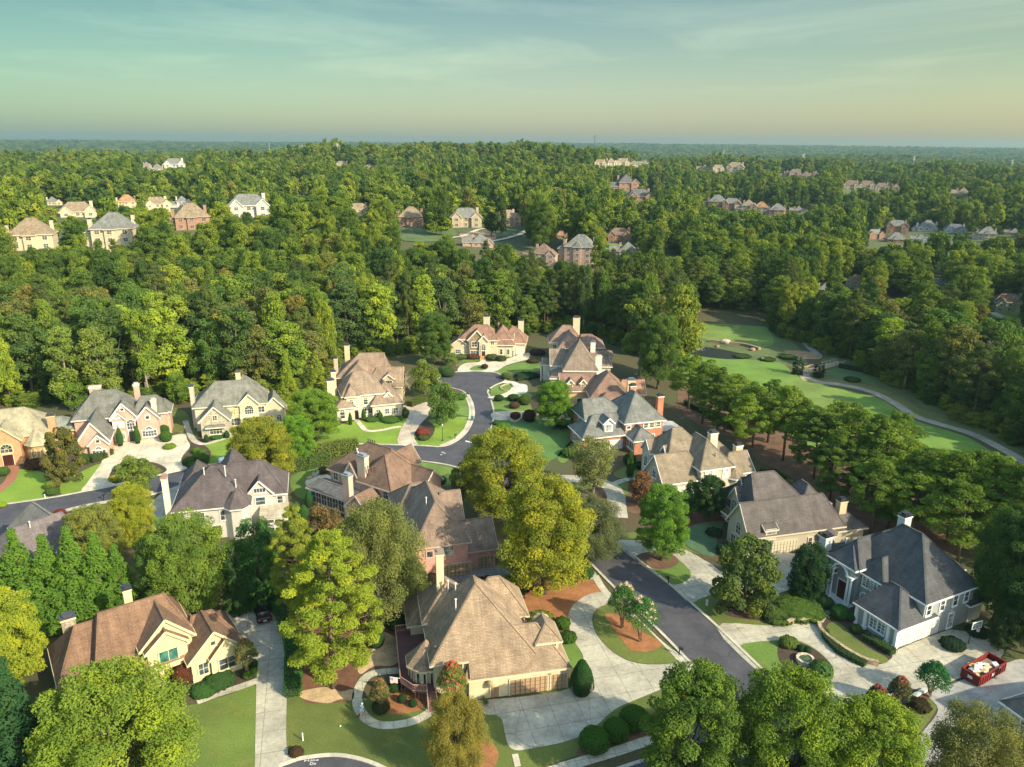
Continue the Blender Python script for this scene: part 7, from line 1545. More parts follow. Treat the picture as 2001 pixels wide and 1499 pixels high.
# hedges
hedge([(460,1190),(478,1178),(500,1166),(518,1163)], 2.2, 1.7, (0.055, 0.16, 0.03), 'clipped hedge along the back of the parked black car')
hedge([(528,1172),(548,1195),(566,1235),(575,1285),(574,1335),(573,1362)], 2.0, 1.7, (0.055, 0.165, 0.03), 'tall clipped hedge along the right side of the cracked driveway')
hedge([(158,905),(175,903),(195,896),(212,886)], 3.0, 1.3, (0.075, 0.12, 0.03), 'long clipped hedge under the brick garage windows', dens=40, leaf=0.2)
hedge([(1340,790),(1400,820),(1460,850)], 1.5, 1.4, (0.045, 0.085, 0.03), 'dark hedge behind the white sunroom', dens=30, leaf=0.22)
hedge([(1640,718),(1700,730),(1760,742),(1830,760)], 1.5, 1.4, (0.045, 0.085, 0.03), 'dark hedge beyond the cart path', dens=25, leaf=0.24)
hedge([(1690,1302),(1665,1290),(1640,1276),(1615,1250),(1610,1236)], 1.1, 0.7, (0.045, 0.11, 0.03), 'low clipped hedge on top of the curved stone wall')
hedge([(1500,1217),(1530,1216),(1555,1214)], 1.0, 0.8, (0.035, 0.08, 0.03), 'row of low box hedge by the stone retaining wall')
hedge([(1690,1248),(1720,1265),(1745,1280)], 1.4, 0.9, (0.05, 0.13, 0.03), 'low green hedge below the garage wing windows')
hedge([(640,905),(600,915),(560,922)], 2.4, 2.6, (0.10, 0.17, 0.035), 'loose row of bushes behind the patio', dens=30, leaf=0.26)
hedge([(700,885),(660,890),(610,900)], 3.2, 3.2, (0.15, 0.20, 0.045), 'leafy screen between the street and the peach house', dens=30, leaf=0.28)
hedge([(1010,737),(1035,737),(1048,736)], 1.4, 1.2, (0.03, 0.075, 0.03), 'dark clipped hedge below the oval lawn')
hedge([(1010,745),(1040,738),(1070,736),(1085,738)], 0.9, 1.0, (0.04, 0.08, 0.03), 'curving low hedge in the front garden right of the cul-de-sac')
hedge([(800,795),(830,783),(860,778)], 2.0, 1.5, (0.12, 0.17, 0.03), 'yellow green hedge right of the tan dormered house')
hedge([(1110,795),(1125,835)], 1.0, 1.0, (0.04, 0.08, 0.03), 'low hedge beside the brown drive')
# ---------------------------------------------------------------- things in the gardens and streets
def car(px, py, yaw, label, col, L=4.8, Wd=1.95, Hh=1.75, name='parked_car'):
    """saloon or wagon: body, glass house, wheels, lamps"""
    r = empty(name, G(px, py, 0.06), R(yaw)); tag(r, label, 'car'); hw = Wd/2
    prof = [(-L/2, 0.35), (-L/2, 0.85), (-L/2+0.15, 1.0), (-L/2+1.1, 1.08), (L/2-0.15, 1.05), (L/2, 0.8), (L/2, 0.35)]
    mb = MB(); n = len(prof); vs = [(x, -hw, z) for x, z in prof]+[(x, hw, z) for x, z in prof]
    mb.add(vs, [tuple(range(n)), tuple(range(2*n-1, n-1, -1))]+[((i+1) % n, i, n+i, n+(i+1) % n) for i in range(n)])
    b = mb.build('body', gloss(col, 0.22), r); bv = b.modifiers.new('bevel', 'BEVEL'); bv.width = 0.09; bv.segments = 3
    mb = MB(); a, c_ = (-L/2+1.15, L/2-0.25), (-L/2+1.95, L/2-0.65); q = hw-0.08; t = hw-0.26
    vs = [(a[0], -q, 1.05), (a[1], -q, 1.05), (a[1], q, 1.05), (a[0], q, 1.05), (c_[0], -t, Hh), (c_[1], -t, Hh), (c_[1], t, Hh), (c_[0], t, Hh)]
    mb.add(vs, [(0, 1, 5, 4), (1, 2, 6, 5), (2, 3, 7, 6), (3, 0, 4, 7)]); mb.build('windows', gloss((0.012, 0.014, 0.018), 0.06), r)
    mb = MB(); mb.slab([(c_[0]-0.05, -t-0.02, Hh+0.03), (c_[1]+0.05, -t-0.02, Hh+0.03), (c_[1]+0.05, t+0.02, Hh+0.03), (c_[0]-0.05, t+0.02, Hh+0.03)], 0.06)
    for y in (-t+0.05, t-0.05): mb.bar((c_[0]+0.2, y, Hh+0.09), (c_[1]-0.2, y, Hh+0.09), 0.05, 0.06)
    mb.build('roof', gloss(col, 0.22), r)
    for x in (-L/2+0.85, L/2-0.95):
        for s_ in (-1, 1):
            mb = MB(); mb.tube([(0, -0.12, 0), (0, 0.12, 0)], 0.35, 16); w = mb.build('wheel', paint((0.02, 0.02, 0.02)), r, (x, s_*(hw-0.06), 0.35))
            mb = MB(); mb.tube([(0, -0.13, 0), (0, 0.13, 0)], 0.2, 12); mb.build('rim', gloss((0.5, 0.5, 0.5), 0.3, 0.9), w)
    for s_ in (-1, 1):
        mb = MB(); mb.box(-0.03, 0.03, -0.2, 0.2, -0.08, 0.08); mb.build('headlight', gloss((0.7, 0.7, 0.7), 0.1), r, (-L/2, s_*(hw-0.3), 0.78))
        mb = MB(); mb.box(-0.03, 0.03, -0.12, 0.12, -0.14, 0.14); mb.build('tail_light', gloss((0.35, 0.01, 0.01), 0.2), r, (L/2, s_*(hw-0.22), 0.85))
    mb = MB(); mb.box(-0.01, 0.02, -0.26, 0.26, -0.07, 0.07); mb.build('number_plate', paint((0.7, 0.7, 0.7)), r, (L/2+0.01, 0, 0.62))
    return r
car(513, 1203, 117+180, 'black car parked nose to the hedge at the top of the cracked driveway', (0.012, 0.012, 0.018))
car(452, 903, 22, 'white car at the kerb under the golden green tree', (0.75, 0.75, 0.74), 5.0, 2.0, 1.6)
car(1124, 781, 85, 'white car inside the open garage under the dormers', (0.7, 0.7, 0.72), 4.6, 1.8, 1.5)
p = GT(1768, 592); car(1768, 592, 15, 'white car in a drive among the trees above the golf course', (0.75, 0.75, 0.75)).location = p+Vector((0, 0, 0.3))
p = GT(1028, 449); car(1028, 449, 80, 'pale car on the curving drive of the central slope', (0.5, 0.55, 0.6)).location = p+Vector((0, 0, 0.4))
# dumpster
a, b = G(1925, 1345, 0), G(1990, 1305, 0); yw = math.degrees(math.atan2((b-a).y, (b-a).x))
d = empty('dumpster', G(1912, 1345), R(yw)); tag(d, 'open red roll-off dumpster heaped with boards and junk at the right edge', 'dumpster')
RED = paint((0.17, 0.008, 0.012), 0.6, 0.2); Ld, Wd, Hd = 6.2, 2.4, 1.5; mb = MB()
mb.box(0, Ld, 0, Wd, 0.2, 0.3); mb.box(0, Ld, 0, 0.08, 0.3, Hd); mb.box(0, Ld, Wd-0.08, Wd, 0.3, Hd); mb.box(0, 0.08, 0.08, Wd-0.08, 0.3, Hd); mb.box(Ld-0.08, Ld, 0.08, Wd-0.08, 0.3, Hd)
mb.build('body', RED, d); mb = MB()
for i in range(11): x = 0.1+i*0.58; mb.box(x, x+0.1, -0.09, 0.0, 0.3, Hd-0.1); mb.box(x, x+0.1, Wd, Wd+0.09, 0.3, Hd-0.1)
for y in (0.0, Wd-0.1): mb.box(-0.05, Ld+0.05, y-0.04, y+0.14, Hd, Hd+0.1)
mb.box(-0.06, 0.1, 0, Wd, Hd, Hd+0.1); mb.box(Ld-0.1, Ld+0.06, 0, Wd, Hd, Hd+0.1)
for x in (0.0, 1.1, 2.2): mb.box(-0.1, 0.0, x, x+0.1, 0.3, Hd)
mb.build('ribs', paint((0.22, 0.025, 0.02), 0.6, 0.2), d)
mb = MB(); mb.box(-0.13, -0.1, 0.9, 1.5, 0.75, 1.15); mb.build('label_plate', paint((0.62, 0.64, 0.5)), d)
mb = MB(); mb.box(2.6, 3.3, -0.11, -0.09, 0.8, 1.25); mb.build('label_plate', paint((0.7, 0.45, 0.45)), d)
for x in (0.6, 5.4):
    for y in (0.2, 2.1): mb = MB(); mb.tube([(x, y, 0.13), (x, y+0.15, 0.13)], 0.13, 10); mb.build('wheel', paint((0.02, 0.02, 0.02)), d)
jc = [(0.55, 0.42, 0.22), (0.72, 0.70, 0.62), (0.42, 0.28, 0.13), (0.60, 0.60, 0.72), (0.68, 0.64, 0.5), (0.75, 0.75, 0.74)]
rg = np.random.default_rng(3); JL = ['tan board', 'white board', 'brown plank', 'pale blue sheet', 'cream offcut', 'white panel']
jpos = [(0.6, 0.7, 1.35), (1.2, 1.7, 1.4), (1.6, 0.8, 1.5), (2.4, 1.4, 1.5), (2.2, 0.5, 1.45), (0.9, 1.2, 1.55), (3.0, 0.9, 1.35), (3.2, 1.8, 1.3), (1.9, 1.9, 1.5), (3.8, 1.2, 1.15), (1.4, 1.3, 1.65), (4.6, 0.5, 1.4)]
for i, (x, y, z) in enumerate(jpos):
    k = i % 6; mb = MB(); l_, w_ = rg.uniform(0.9, 1.6), rg.uniform(0.3, 0.7); mb.box(-l_/2, l_/2, -w_/2, w_/2, -0.05, 0.07)
    o = mb.build('debris_board', paint(jc[k]), None, at((d.location.x, d.location.y), yw, x, y, z), R(yw)+rg.uniform(-1.3, 1.3)); o.rotation_euler[0] = rg.uniform(-0.25, 0.25)
    tag(o, JL[k]+(' near the front end' if x < 2 else ' near the rear end')+' of the red dumpster heap', 'board', 'debris in the dumpster, '+JL[k])
mb = MB(); mb.box(-2.6, 2.6, -1.0, 1.0, -0.4, 0.25); mb.add([(-2.6, -1, 0.25), (2.6, -1, 0.0), (2.6, 1, 0.0), (-2.6, 1, 0.3), (-0.4, 0, 0.55)], [(0, 1, 4), (1, 2, 4), (2, 3, 4), (3, 0, 4)])
tag(mb.build('rubble', mulch((0.25, 0.18, 0.12)), None, at((d.location.x, d.location.y), yw, 3.0, 1.2, 0.75), R(yw)), 'heap of mixed rubble filling the red dumpster', 'rubble', None, 'stuff')
# basketball hoops
def hoop(px, py, yaw, label, z=0.0):
    r = empty('basketball_hoop', G(px, py, z), R(yaw)); tag(r, label, 'basketball hoop')
    mb = MB(); mb.tube([(0, 0, 0), (0, 0, 2.6), (0, -0.6, 3.1)], [0.09, 0.08, 0.06], 8); mb.bar((0, 0, 2.2), (0, -0.62, 3.3), 0.06, 0.06); mb.build('pole', paint((0.10, 0.02, 0.02)), r)
    mb = MB(); mb.box(-0.85, 0.85, -0.68, -0.65, 2.95, 3.95); mb.build('backboard', glass((0.12, 0.16, 0.16)), r)
    mb = MB()
    for q in ((-0.9, 0.9, 2.9, 2.98), (-0.9, 0.9, 3.92, 4.0)): mb.box(q[0], q[1], -0.72, -0.63, q[2], q[3])
    for q in (-0.9, 0.82): mb.box(q, q+0.08, -0.72, -0.63, 2.98, 3.92)
    for q in (-0.3, 0.26): mb.box(q, q+0.04, -0.70, -0.685, 3.1, 3.5)
    mb.box(-0.3, 0.3, -0.70, -0.686, 3.5, 3.54); mb.build('frame', paint((0.80, 0.82, 0.80)), r)
    mb = MB(); N = 14
    for i in range(N):
        a, b = 2*math.pi*i/N, 2*math.pi*(i+1)/N; P1 = (0.24*math.cos(a), -0.95+0.24*math.sin(a), 3.05); P2 = (0.24*math.cos(b), -0.95+0.24*math.sin(b), 3.05); mb.bar(P1, P2, 0.03, 0.03)
    mb.build('rim', paint((0.6, 0.12, 0.05)), r); mb = MB()
    for i in range(N): a = 2*math.pi*i/N; mb.bar((0.24*math.cos(a), -0.95+0.24*math.sin(a), 3.04), (0.13*math.cos(a+0.4), -0.95+0.13*math.sin(a+0.4), 2.62), 0.02, 0.02); mb.bar((0.24*math.cos(a), -0.95+0.24*math.sin(a), 3.04), (0.13*math.cos(a-0.4), -0.95+0.13*math.sin(a-0.4), 2.62), 0.02, 0.02)
    mb.build('net', paint((0.75, 0.72, 0.70)), r)
hoop(1892, 1258, 20, 'basketball hoop with white framed board beside the grey house')
hoop(2006, 1345, 40, 'basketball hoop at the right edge above the dumpster')
hoop(48, 1540, -35, 'basketball hoop with clear board at the bottom left corner')
# person on the curved path
def person(px, py, yaw):
    r = empty('person', G(px, py, 0.07), R(yaw)); tag(r, 'person in a light blue top and white cap walking along the curved front path', 'person')
    J = {'pel': (0, 0, 0.95, 0.14), 'spn': (0, -0.02, 1.15, 0.13), 'chs': (0, -0.04, 1.35, 0.16), 'nck': (0, -0.05, 1.50, 0.06), 'hdb': (0, -0.07, 1.60, 0.085), 'hdt': (0, -0.08, 1.72, 0.09),
         'sl': (-0.18, -0.04, 1.42, 0.065), 'el': (-0.25, 0.03, 1.15, 0.048), 'wl': (-0.24, -0.12, 0.95, 0.034), 'fl': (-0.24, -0.17, 0.88, 0.03), 'sr': (0.18, -0.04, 1.42, 0.065), 'er': (0.25, 0.0, 1.15, 0.048), 'wr': (0.25, -0.1, 0.93, 0.034), 'fr': (0.25, -0.13, 0.86, 0.03),
         'hl': (-0.1, 0, 0.90, 0.10), 'kl': (-0.11, -0.18, 0.52, 0.065), 'al': (-0.11, -0.20, 0.09, 0.045), 'tl': (-0.11, -0.38, 0.04, 0.04), 'hr': (0.1, 0, 0.90, 0.10), 'kr': (0.11, 0.08, 0.50, 0.065), 'ar': (0.11, 0.30, 0.14, 0.045), 'tr': (0.11, 0.18, 0.04, 0.04)}
    E_ = [('pel', 'spn'), ('spn', 'chs'), ('chs', 'nck'), ('nck', 'hdb'), ('hdb', 'hdt'), ('chs', 'sl'), ('sl', 'el'), ('el', 'wl'), ('wl', 'fl'), ('chs', 'sr'), ('sr', 'er'), ('er', 'wr'), ('wr', 'fr'), ('pel', 'hl'), ('hl', 'kl'), ('kl', 'al'), ('al', 'tl'), ('pel', 'hr'), ('hr', 'kr'), ('kr', 'ar'), ('ar', 'tr')]
    def skin(name, keys, k, mat, add=0.0):
        ids = {q: i for i, q in enumerate(keys)}; me = bpy.data.meshes.new(name); me.from_pydata([J[q][:3] for q in keys], [(ids[a], ids[b]) for a, b in E_ if a in ids and b in ids], []); me.materials.append(mat)
        o = link(name, me, r); s = o.modifiers.new('skin', 'SKIN'); s.use_smooth_shade = True
        for i, q in enumerate(keys): me.skin_vertices[0].data[i].radius = (J[q][3]*k+add,)*2
        me.skin_vertices[0].data[0].use_root = True; o.modifiers.new('sub', 'SUBSURF').levels = 1; o.modifiers['sub'].render_levels = 1; return o
    skin('body', list(J), 1.0, paint((0.50, 0.30, 0.20)))
    skin('shirt', ['chs', 'spn', 'pel', 'sl', 'sr', 'el', 'er'], 1.0, paint((0.28, 0.42, 0.70)), 0.025)
    skin('shorts', ['pel', 'hl', 'hr', 'kl', 'kr'], 1.0, paint((0.45, 0.52, 0.66)), 0.018)
    mb = MB(); mb.lathe(0, -0.08, [(0.105, 1.68), (0.11, 1.74), (0.08, 1.81), (0.01, 1.84)], 12); mb.slab([(-0.08, -0.28, 1.71), (0.08, -0.28, 1.71), (0.09, -0.15, 1.72), (-0.09, -0.15, 1.72)], 0.02); mb.build('cap', paint((0.75, 0.76, 0.78)), r, smooth=True)
    mb = MB()
    for s_ in (-1, 1): mb.lathe(s_*0.035, -0.165, [(0.012, 1.665), (0.012, 1.68), (0.001, 1.685)], 6)
    mb.build('eyes', paint((0.03, 0.02, 0.02)), r)
    for y, s_ in ((-0.36, -1), (0.22, 1)): mb = MB(); mb.slab([(-0.05, -0.12, 0.09), (0.05, -0.12, 0.09), (0.05, 0.16, 0.09), (-0.05, 0.16, 0.09)], 0.09); mb.build('shoe', paint((0.55, 0.25, 0.15)), r, (s_*0.11, y+0.05, 0))
    return r
person(708, 1399, 160)
# small dog beside the person
dg = empty('dog', G(702, 1401, 0.07), R(150)); tag(dg, 'small dark dog at the feet of the person on the path', 'dog')
DJ = [(0, 0.22, 0.30, 0.09), (0, 0.0, 0.29, 0.085), (0, -0.2, 0.31, 0.10), (0, -0.33, 0.40, 0.06), (0, -0.40, 0.44, 0.065), (0, -0.50, 0.41, 0.03), (0, 0.34, 0.40, 0.02)]+[(s_*0.07, y, z, rr) for s_ in (-1, 1) for y, z, rr in ((-0.2, 0.16, 0.035), (-0.2, 0.02, 0.022), (0.2, 0.18, 0.045), (0.25, 0.11, 0.025), (0.22, 0.02, 0.022))]
DE = [(0, 1), (1, 2), (2, 3), (3, 4), (4, 5), (0, 6), (2, 7), (7, 8), (0, 9), (9, 10), (10, 11), (2, 12), (12, 13), (0, 14), (14, 15), (15, 16)]
me = bpy.data.meshes.new('body'); me.from_pydata([q[:3] for q in DJ], DE, []); me.materials.append(paint((0.06, 0.035, 0.025))); o = link('body', me, dg); o.modifiers.new('skin', 'SKIN').use_smooth_shade = True
for i, q in enumerate(DJ): me.skin_vertices[0].data[i].radius = (q[3],)*2
o.modifiers.new('sub', 'SUBSURF').render_levels = 1
mb = MB()
for s_ in (-1, 1): mb.add([(s_*0.03, -0.38, 0.48), (s_*0.075, -0.37, 0.46), (s_*0.05, -0.37, 0.55), (s_*0.05, -0.35, 0.48)], [(0, 1, 2), (0, 2, 3), (1, 3, 2)])
mb.build('ears', paint((0.04, 0.025, 0.02)), dg)
# mailboxes
def mailbox(px, py, yaw, label):
    r = empty('mailbox', G(px, py, 0.02), R(yaw)); tag(r, label, 'mailbox')
    mb = MB(); mb.box(-0.06, 0.06, -0.06, 0.06, 0, 1.05); mb.bar((0, 0.02, 0.7), (0, -0.35, 1.0), 0.07, 0.07); mb.box(-0.07, 0.07, -0.5, 0.15, 1.0, 1.06); mb.build('post', paint((0.02, 0.02, 0.022)), r)
    mb = MB(); n = 8; ring = [(0.14, 0)]+[(0.14*math.cos(math.pi*i/n), 0.16+0.14*math.sin(math.pi*i/n)) for i in range(n+1)]+[(-0.14, 0)]; k = len(ring)
    vs = [(x, -0.5, 1.06+z) for x, z in ring]+[(x, 0.1, 1.06+z) for x, z in ring]
    mb.add(vs, [tuple(range(k-1, -1, -1)), tuple(range(k, 2*k))]+[(i, (i+1) % k, k+(i+1) % k, k+i) for i in range(k)]); mb.build('box', paint((0.025, 0.025, 0.03), 0.35), r)
    mb = MB(); mb.box(0.145, 0.16, -0.3, -0.26, 1.15, 1.38); mb.build('flag', paint((0.4, 0.03, 0.02)), r)
for q in ((1327, 1280, 60, 'black mailbox on the kerb strip by the cracked drive entrance'), (1306, 1141, -120, 'black mailbox at the tip of the drive island across the street'), (203, 978, 160, 'black mailbox on the verge below the round drive'),
          (889, 858, 120, 'black mailbox on the verge inside the street bend'), (912, 776, 90, 'black mailbox at the top of the street neck'), (958, 768, -90, 'mailbox by the entrance of the ring drive'), (1355, 1306, 60, 'dark mailbox half hidden behind the foreground tree top')): mailbox(*q)
# street lamp on the lawn
lp = empty('street_lamp', G(865, 862)); tag(lp, 'black post lamp with white lantern on the lawn inside the street bend', 'street lamp')
mb = MB(); mb.lathe(0, 0, [(0.16, 0), (0.16, 0.3), (0.07, 0.5), (0.05, 3.6), (0.12, 3.7)], 10); mb.build('post', paint((0.02, 0.03, 0.02)), lp)
mb = MB(); mb.lathe(0, 0, [(0.10, 3.7), (0.17, 4.1), (0.02, 4.25)], 8); mb.build('lantern', paint((0.8, 0.8, 0.75)), lp)
# flag at the deck
fg = empty('flag', at(O2, Y2, -8.05, 3.3, 0.0), R(Y2)); tag(fg, 'red white and blue flag hanging from the corner of the deck', 'flag')
mb = MB(); mb.bar((0, 0, 2.3), (-1.3, -0.5, 3.1), 0.04, 0.04); mb.build('pole', paint((0.75, 0.75, 0.72)), fg)
nx, nz = 20, 13; fb = MB()
for i in range(nx):
    for j in range(nz):
        def q(u, v): x = -1.25+u*0.95; return (x, -0.48+u*0.36+0.06*math.sin(u*9+v*3), 3.05-u*0.58-v*0.75-0.15*v*(1-u))
        m = 1 if (i < 8 and j < 7) else (0 if j % 2 == 0 else 2)
        if m == 1 and (i+j) % 3 == 0 and j % 2 == 1: m = 2
        fb.add([q(i/nx, j/nz), q((i+1)/nx, j/nz), q((i+1)/nx, (j+1)/nz), q(i/nx, (j+1)/nz)], [(0, 1, 2, 3)], m)
fb.build('cloth', [paint((0.55, 0.04, 0.04)), paint((0.05, 0.07, 0.25)), paint((0.75, 0.73, 0.70))], fg)
# stone ring planter
rp = empty('stone_planter', G(1573, 1293)); tag(rp, 'round pale stone planter ring on the drive island of the grey house', 'planter')
mb = MB(); mb.lathe(0, 0, [(1.15, 0.0), (1.2, 0.1), (1.2, 0.6), (0.85, 0.62), (0.82, 0.35)], 26); mb.build('ring', stone((0.52, 0.46, 0.35)), rp)
mb = MB(); mb.lathe(0, 0, [(0.83, 0.45), (0.4, 0.55), (0.01, 0.6)], 18); mb.build('planting', grass((0.06, 0.10, 0.04)), rp)
# retaining walls
def wall_line(px, w, hgt, label, mat, name='retaining_wall', cat='wall'):
    L, Rr = ribbon_pts(px, w, False, 0); V = []; org = L[0].copy()
    for a, b in zip(L, Rr): V += [a-org, a-org+Vector((0, 0, hgt)), b-org+Vector((0, 0, hgt)), b-org]
    n = len(L); fs = []
    for i in range(n-1):
        for k in range(3): fs.append((4*i+k, 4*i+k+1, 4*i+k+5, 4*i+k+4))
    fs += [(3, 2, 1, 0), (4*n-4, 4*n-3, 4*n-2, 4*n-1)]
    tag(link(name, rawmesh(name, V, fs, mat, uv=False), None, org), label, cat)
wall_line([(1538,1222),(1552,1216),(1568,1218),(1580,1214),(1590,1207)], 0.5, 0.75, 'low fieldstone wall below the juniper carpet', stone((0.42, 0.32, 0.20)))
wall_line([(1600,1222),(1606,1238),(1640,1266),(1684,1292),(1716,1301)], 0.5, 0.7, 'long curved fieldstone wall along the drive of the grey house', stone((0.42, 0.33, 0.21)))
wall_line([(1770,1372),(1790,1360),(1809,1350)], 0.45, 0.4, 'short pale concrete edging beside the fan shaped tree', paint((0.5, 0.52, 0.5)))
wall_line([(993,816),(998,824),(1010,825),(1020,819)], 0.4, 0.45, 'curved stone edging round the reddish shrub', stone((0.42, 0.33, 0.25)))
wall_line([(1004,757),(998,751),(988,752),(978,757),(982,763),(994,765)], 0.3, 0.3, 'ring of stone edging by the ring drive', stone((0.45, 0.36, 0.24)))
wall_line([(1386,668),(1420,672),(1455,676),(1484,684)], 1.2, 0.9, 'rough rock bank above the creek', stone((0.30, 0.22, 0.15)))
# boulder and fountain spray
def rock(px, py, r, label, c=(0.5, 0.42, 0.33)):
    rg = np.random.default_rng(int(px)); me = bpy.data.meshes.new('boulder'); import bmesh
    bm = bmesh.new(); bmesh.ops.create_icosphere(bm, subdivisions=3, radius=r)
    for v in bm.verts: v.co *= 1+0.16*math.sin(v.co.x*3/r+px)*math.cos(v.co.y*2.4/r)+0.05*rg.normal(); v.co.z *= 0.6
    bm.to_mesh(me); bm.free(); me.materials.append(paint(c, 0.9, 0.15)); tag(link('boulder', me, None, G(px, py, r*0.35)), label, 'boulder')
rock(1418, 668, 1.6, 'pale boulder on the rock bank above the creek'); rock(1056, 1212, 1.3, 'flat tan boulder beside the tan roofed house'); rock(1402, 677, 0.8, 'small brown rock left of the pale boulder', (0.3, 0.2, 0.14)); rock(1470, 683, 1.0, 'brown rock at the right end of the rock bank', (0.3, 0.2, 0.14)); rock(1490, 702, 0.8, 'small rock at the creek mouth')
fn = empty('fountain', G(1362, 684, 0.05)); tag(fn, 'white fountain spray in the dark creek pool', 'fountain')
rg = np.random.default_rng(8); C = rg.normal(size=(700, 3))*[1.1, 1.1, 0.4]+[0, 0, 0.8]; C[:, 2] = np.abs(C[:, 2])
sp_ = leafcloud('spray', C, rg.normal(size=C.shape), np.full(700, 0.16), np.full(700, 0.6), paint((0.8, 0.82, 0.85))); link('spray', sp_, fn)
# cart bridge
a, b = G(1571, 728, 0), G(1643, 709, 0); yb = math.degrees(math.atan2((b-a).y, (b-a).x)); Lb = (b-a).length
br = empty('cart_bridge', a, R(yb)); tag(br, 'tan timber cart bridge between the two small dark cones', 'bridge')
mb = MB(); mb.box(0, Lb, -1.6, 1.6, 0.1, 0.3); mb.build('deck', paint((0.42, 0.33, 0.22)), br); mb = MB()
for y in (-1.6, 1.6):
    mb.bar((0, y, 1.1), (Lb, y, 1.1), 0.14, 0.14); mb.bar((0, y, 0.7), (Lb, y, 0.7), 0.1, 0.1)
    for i in range(int(Lb/2)+1): mb.box(i*2-0.08, i*2+0.08, y-0.08, y+0.08, 0.1, 1.15)
mb.build('railing', paint((0.50, 0.36, 0.22)), br)
mb = MB(); mb.box(-1.0, 1.0, -0.04, 0.04, 0.7, 1.6); mb.box(-0.9, -0.8, -0.03, 0.03, 0, 0.7); mb.box(0.8, 0.9, -0.03, 0.03, 0, 0.7)
tag(mb.build('course_sign', paint((0.75, 0.75, 0.7)), None, G(1545, 655), R(10)), 'small white board under the trees behind the putting green', 'sign')
# hydrant, utility boxes, posts
def post(name, px, py, h_, r, c, label, cat):
    mb = MB(); mb.lathe(0, 0, [(r*1.3, 0), (r*1.3, 0.08), (r, 0.1), (r, h_*0.75), (r*1.2, h_*0.78), (r*0.9, h_*0.95), (0.005, h_)], 10); tag(mb.build(name, paint(c), None, G(px, py, 0.02)), label, cat)
post('fire_hydrant', 1381, 1182, 0.9, 0.17, (0.62, 0.64, 0.64), 'pale grey fire hydrant on the lawn beside the street', 'hydrant')
mb = MB(); mb.box(-0.5, 0.5, -0.4, 0.4, 0, 0.75); mb.slab([(-0.55, -0.45, 0.83), (0.55, -0.45, 0.83), (0.55, 0.45, 0.88), (-0.55, 0.45, 0.88)], 0.09); tag(mb.build('utility_box', paint((0.22, 0.28, 0.24)), None, G(1157, 1129), R(20)), 'grey green utility box by the upper sidewalk corner', 'utility box')
mb = MB(); mb.box(-0.3, 0.3, -0.3, 0.3, 0, 1.0); mb.box(-0.32, 0.32, -0.35, 0.32, 1.0, 1.1); tag(mb.build('wheeled_bin', paint((0.02, 0.12, 0.10)), None, G(923, 822), R(10)), 'dark green wheeled bin at the edge of the street neck', 'bin')
post('marker_post', 592, 1447, 1.1, 0.07, (0.75, 0.76, 0.70), 'white marker post standing in the front lawn', 'post')
post('marker_post', 88, 972, 0.7, 0.09, (0.55, 0.65, 0.62), 'pale marker by the street at the left lawn', 'post')
mb = MB(); mb.lathe(0, 0, [(0.02, 0), (0.10, 0.06), (0.10, 0.12), (0.01, 0.2)], 10); tag(mb.build('ball', paint((0.78, 0.78, 0.74)), None, G(665, 1420, 0.03)), 'small white ball lying on the lawn left of the curved path', 'ball')
mb = MB(); mb.box(-0.35, 0.35, -0.9, 0.9, 0, 0.07); tag(mb.build('stepping_stone', concrete((0.50, 0.46, 0.36), 0, 0), None, G(1009, 1486, 0.0), R(10)), 'pale rectangular stone slab in the lawn below the cracked drive', 'paving stone')
# patio things at the peach house
um = empty('patio_umbrella', G(607, 985)); tag(um, 'folded teal umbrella at the left end of the sunroom', 'umbrella')
mb = MB(); mb.lathe(0, 0, [(0.3, 0), (0.3, 0.06), (0.04, 0.1), (0.03, 2.9)], 10); mb.build('pole', paint((0.3, 0.3, 0.3)), um); mb = MB(); mb.lathe(0, 0, [(0.5, 0.7), (0.62, 1.0), (0.35, 2.3), (0.03, 3.2)], 12); mb.build('canopy', paint((0.05, 0.38, 0.28)), um)
for i, (x, y) in enumerate(((608, 934), (617, 930))):
    c = empty('lounge_chair', G(x, y, 0.06), R(-30)); tag(c, ('left' if i == 0 else 'right')+' wooden lounge chair on the pale patio', 'chair', 'patio lounge chairs')
    mb = MB(); mb.box(-0.35, 0.35, -1.0, 0.4, 0.3, 0.38); mb.build('seat', paint((0.42, 0.36, 0.30)), c); mb = MB(); mb.slab([(-0.35, 0.4, 0.4), (0.35, 0.4, 0.4), (0.35, 0.95, 0.95), (-0.35, 0.95, 0.95)], 0.07); mb.build('backrest', paint((0.42, 0.36, 0.30)), c)
    for lx in (-0.3, 0.26):
        for ly in (-0.9, 0.3): mb = MB(); mb.box(lx, lx+0.05, ly, ly+0.05, 0, 0.3); mb.build('leg', paint((0.3, 0.25, 0.2)), c)
# motorcycle-like clutter by the garage: two planters
for i, (x, y, l) in enumerate(((945, 1372, 'small potted plant by the side door of the tan roofed house'), (950, 1379, 'second potted plant on the corner of the garage apron'))):
    c = empty('potted_plant', G(x, y, 0.06)); tag(c, l, 'potted plant'); mb = MB(); mb.lathe(0, 0, [(0.01, 0), (0.16, 0), (0.24, 0.35), (0.2, 0.35), (0.01, 0.3)], 12); mb.build('pot', paint((0.3, 0.26, 0.22)), c)
    q = rg.normal(size=(260, 3))*[0.17, 0.17, 0.13]+[0, 0, 0.6]; f_ = link('leaves', leafcloud('leaves', q, rg.normal(size=q.shape), np.full(260, 0.12), np.full(260, 0.5), leafmat('own')), c); f_.color = (0.1, 0.16, 0.05, 1)
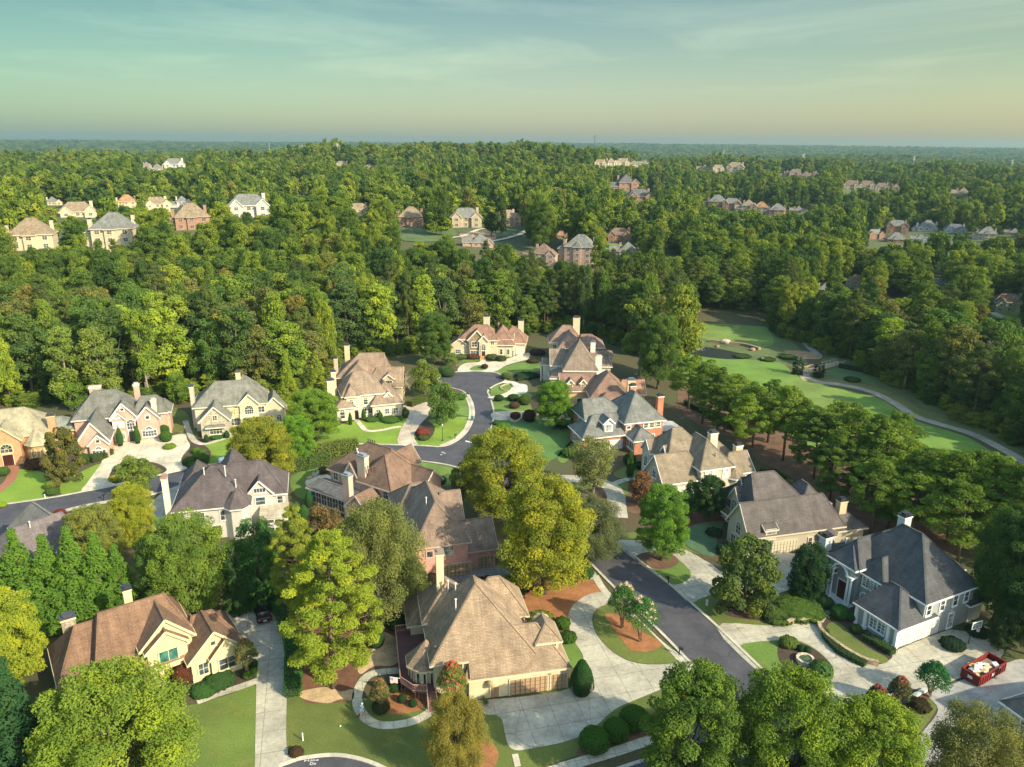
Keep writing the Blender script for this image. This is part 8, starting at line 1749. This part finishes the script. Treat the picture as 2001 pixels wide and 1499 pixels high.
# black fence behind the deck
fe = empty('garden_fence', G(700, 1225)); tag(fe, 'thin black metal fence crossing the dry lawn behind the deck', 'fence')
a, b = G(700, 1225), G(775, 1198); mb = MB(); d_ = b-a; k = int(d_.length/0.35)
for z in (0.25, 1.05): mb.bar(Vector((0, 0, z)), d_+Vector((0, 0, z)), 0.04, 0.04)
for i in range(k+1): q = d_*(i/k); mb.bar(q, q+Vector((0, 0, 1.2)), 0.03, 0.03, up=(0, 1, 0))
mb.build('rails', paint((0.012, 0.012, 0.014)), fe)
# white chalked writing on the cul-de-sac at the bottom
def text(s, px, py, size, yaw):
    cu = bpy.data.curves.new('road_writing', 'FONT'); cu.body = s; cu.size = size; cu.extrude = 0.002; cu.align_x = 'CENTER'; cu.materials.append(paint((0.75, 0.75, 0.75)))
    t_ = bpy.data.objects.new('t', cu); COL.objects.link(t_); bpy.context.view_layer.update(); me = bpy.data.meshes.new_from_object(t_.evaluated_get(bpy.context.evaluated_depsgraph_get())); bpy.data.objects.remove(t_)
    o = bpy.data.objects.new('road_writing', me); COL.objects.link(o); o.location = G(px, py, 0.036); o.rotation_euler = (0, 0, R(yaw)); return o
tag(text('e-Loo-e', 608, 1487.5, 0.5, 5), 'upper line of white painted letters on the asphalt at the bottom', 'road writing', 'painted letters on the asphalt')
tag(text('Do', 611, 1494.5, 0.55, 5), 'lower short word painted white on the asphalt at the bottom', 'road writing', 'painted letters on the asphalt')
sheet('stop_line', [(910,861),(922,864),(922,866),(909,863)], 0.036, paint((0.7, 0.7, 0.66)), False)
for i, (x, y) in enumerate(((865, 884), (869, 886), (862, 889))):
    mb = MB(); mb.box(-0.25, 0.25, -0.12, 0.12, 0.036, 0.05); tag(mb.build('paint_mark', paint((0.7, 0.7, 0.68)), None, G(x, y)), kind='structure')
# ---------------------------------------------------------------- air
mb = MB(); mb.box(-9800, 9800, -9800, 9800, -1.5, 125)
hz = bpy.data.materials.new('haze'); hz.use_nodes = True; n = hz.node_tree; n.nodes.clear()
o = n.nodes.new('ShaderNodeOutputMaterial'); v = n.nodes.new('ShaderNodeVolumePrincipled'); v.inputs['Color'].default_value = (0.38, 0.58, 0.64, 1); v.inputs['Density'].default_value = HAZE; v.inputs['Anisotropy'].default_value = 0.3
n.links.new(v.outputs[0], o.inputs['Volume'])
tag(link('haze', rawmesh('haze', mb.v, mb.f, hz, uv=False)), kind='stuff')
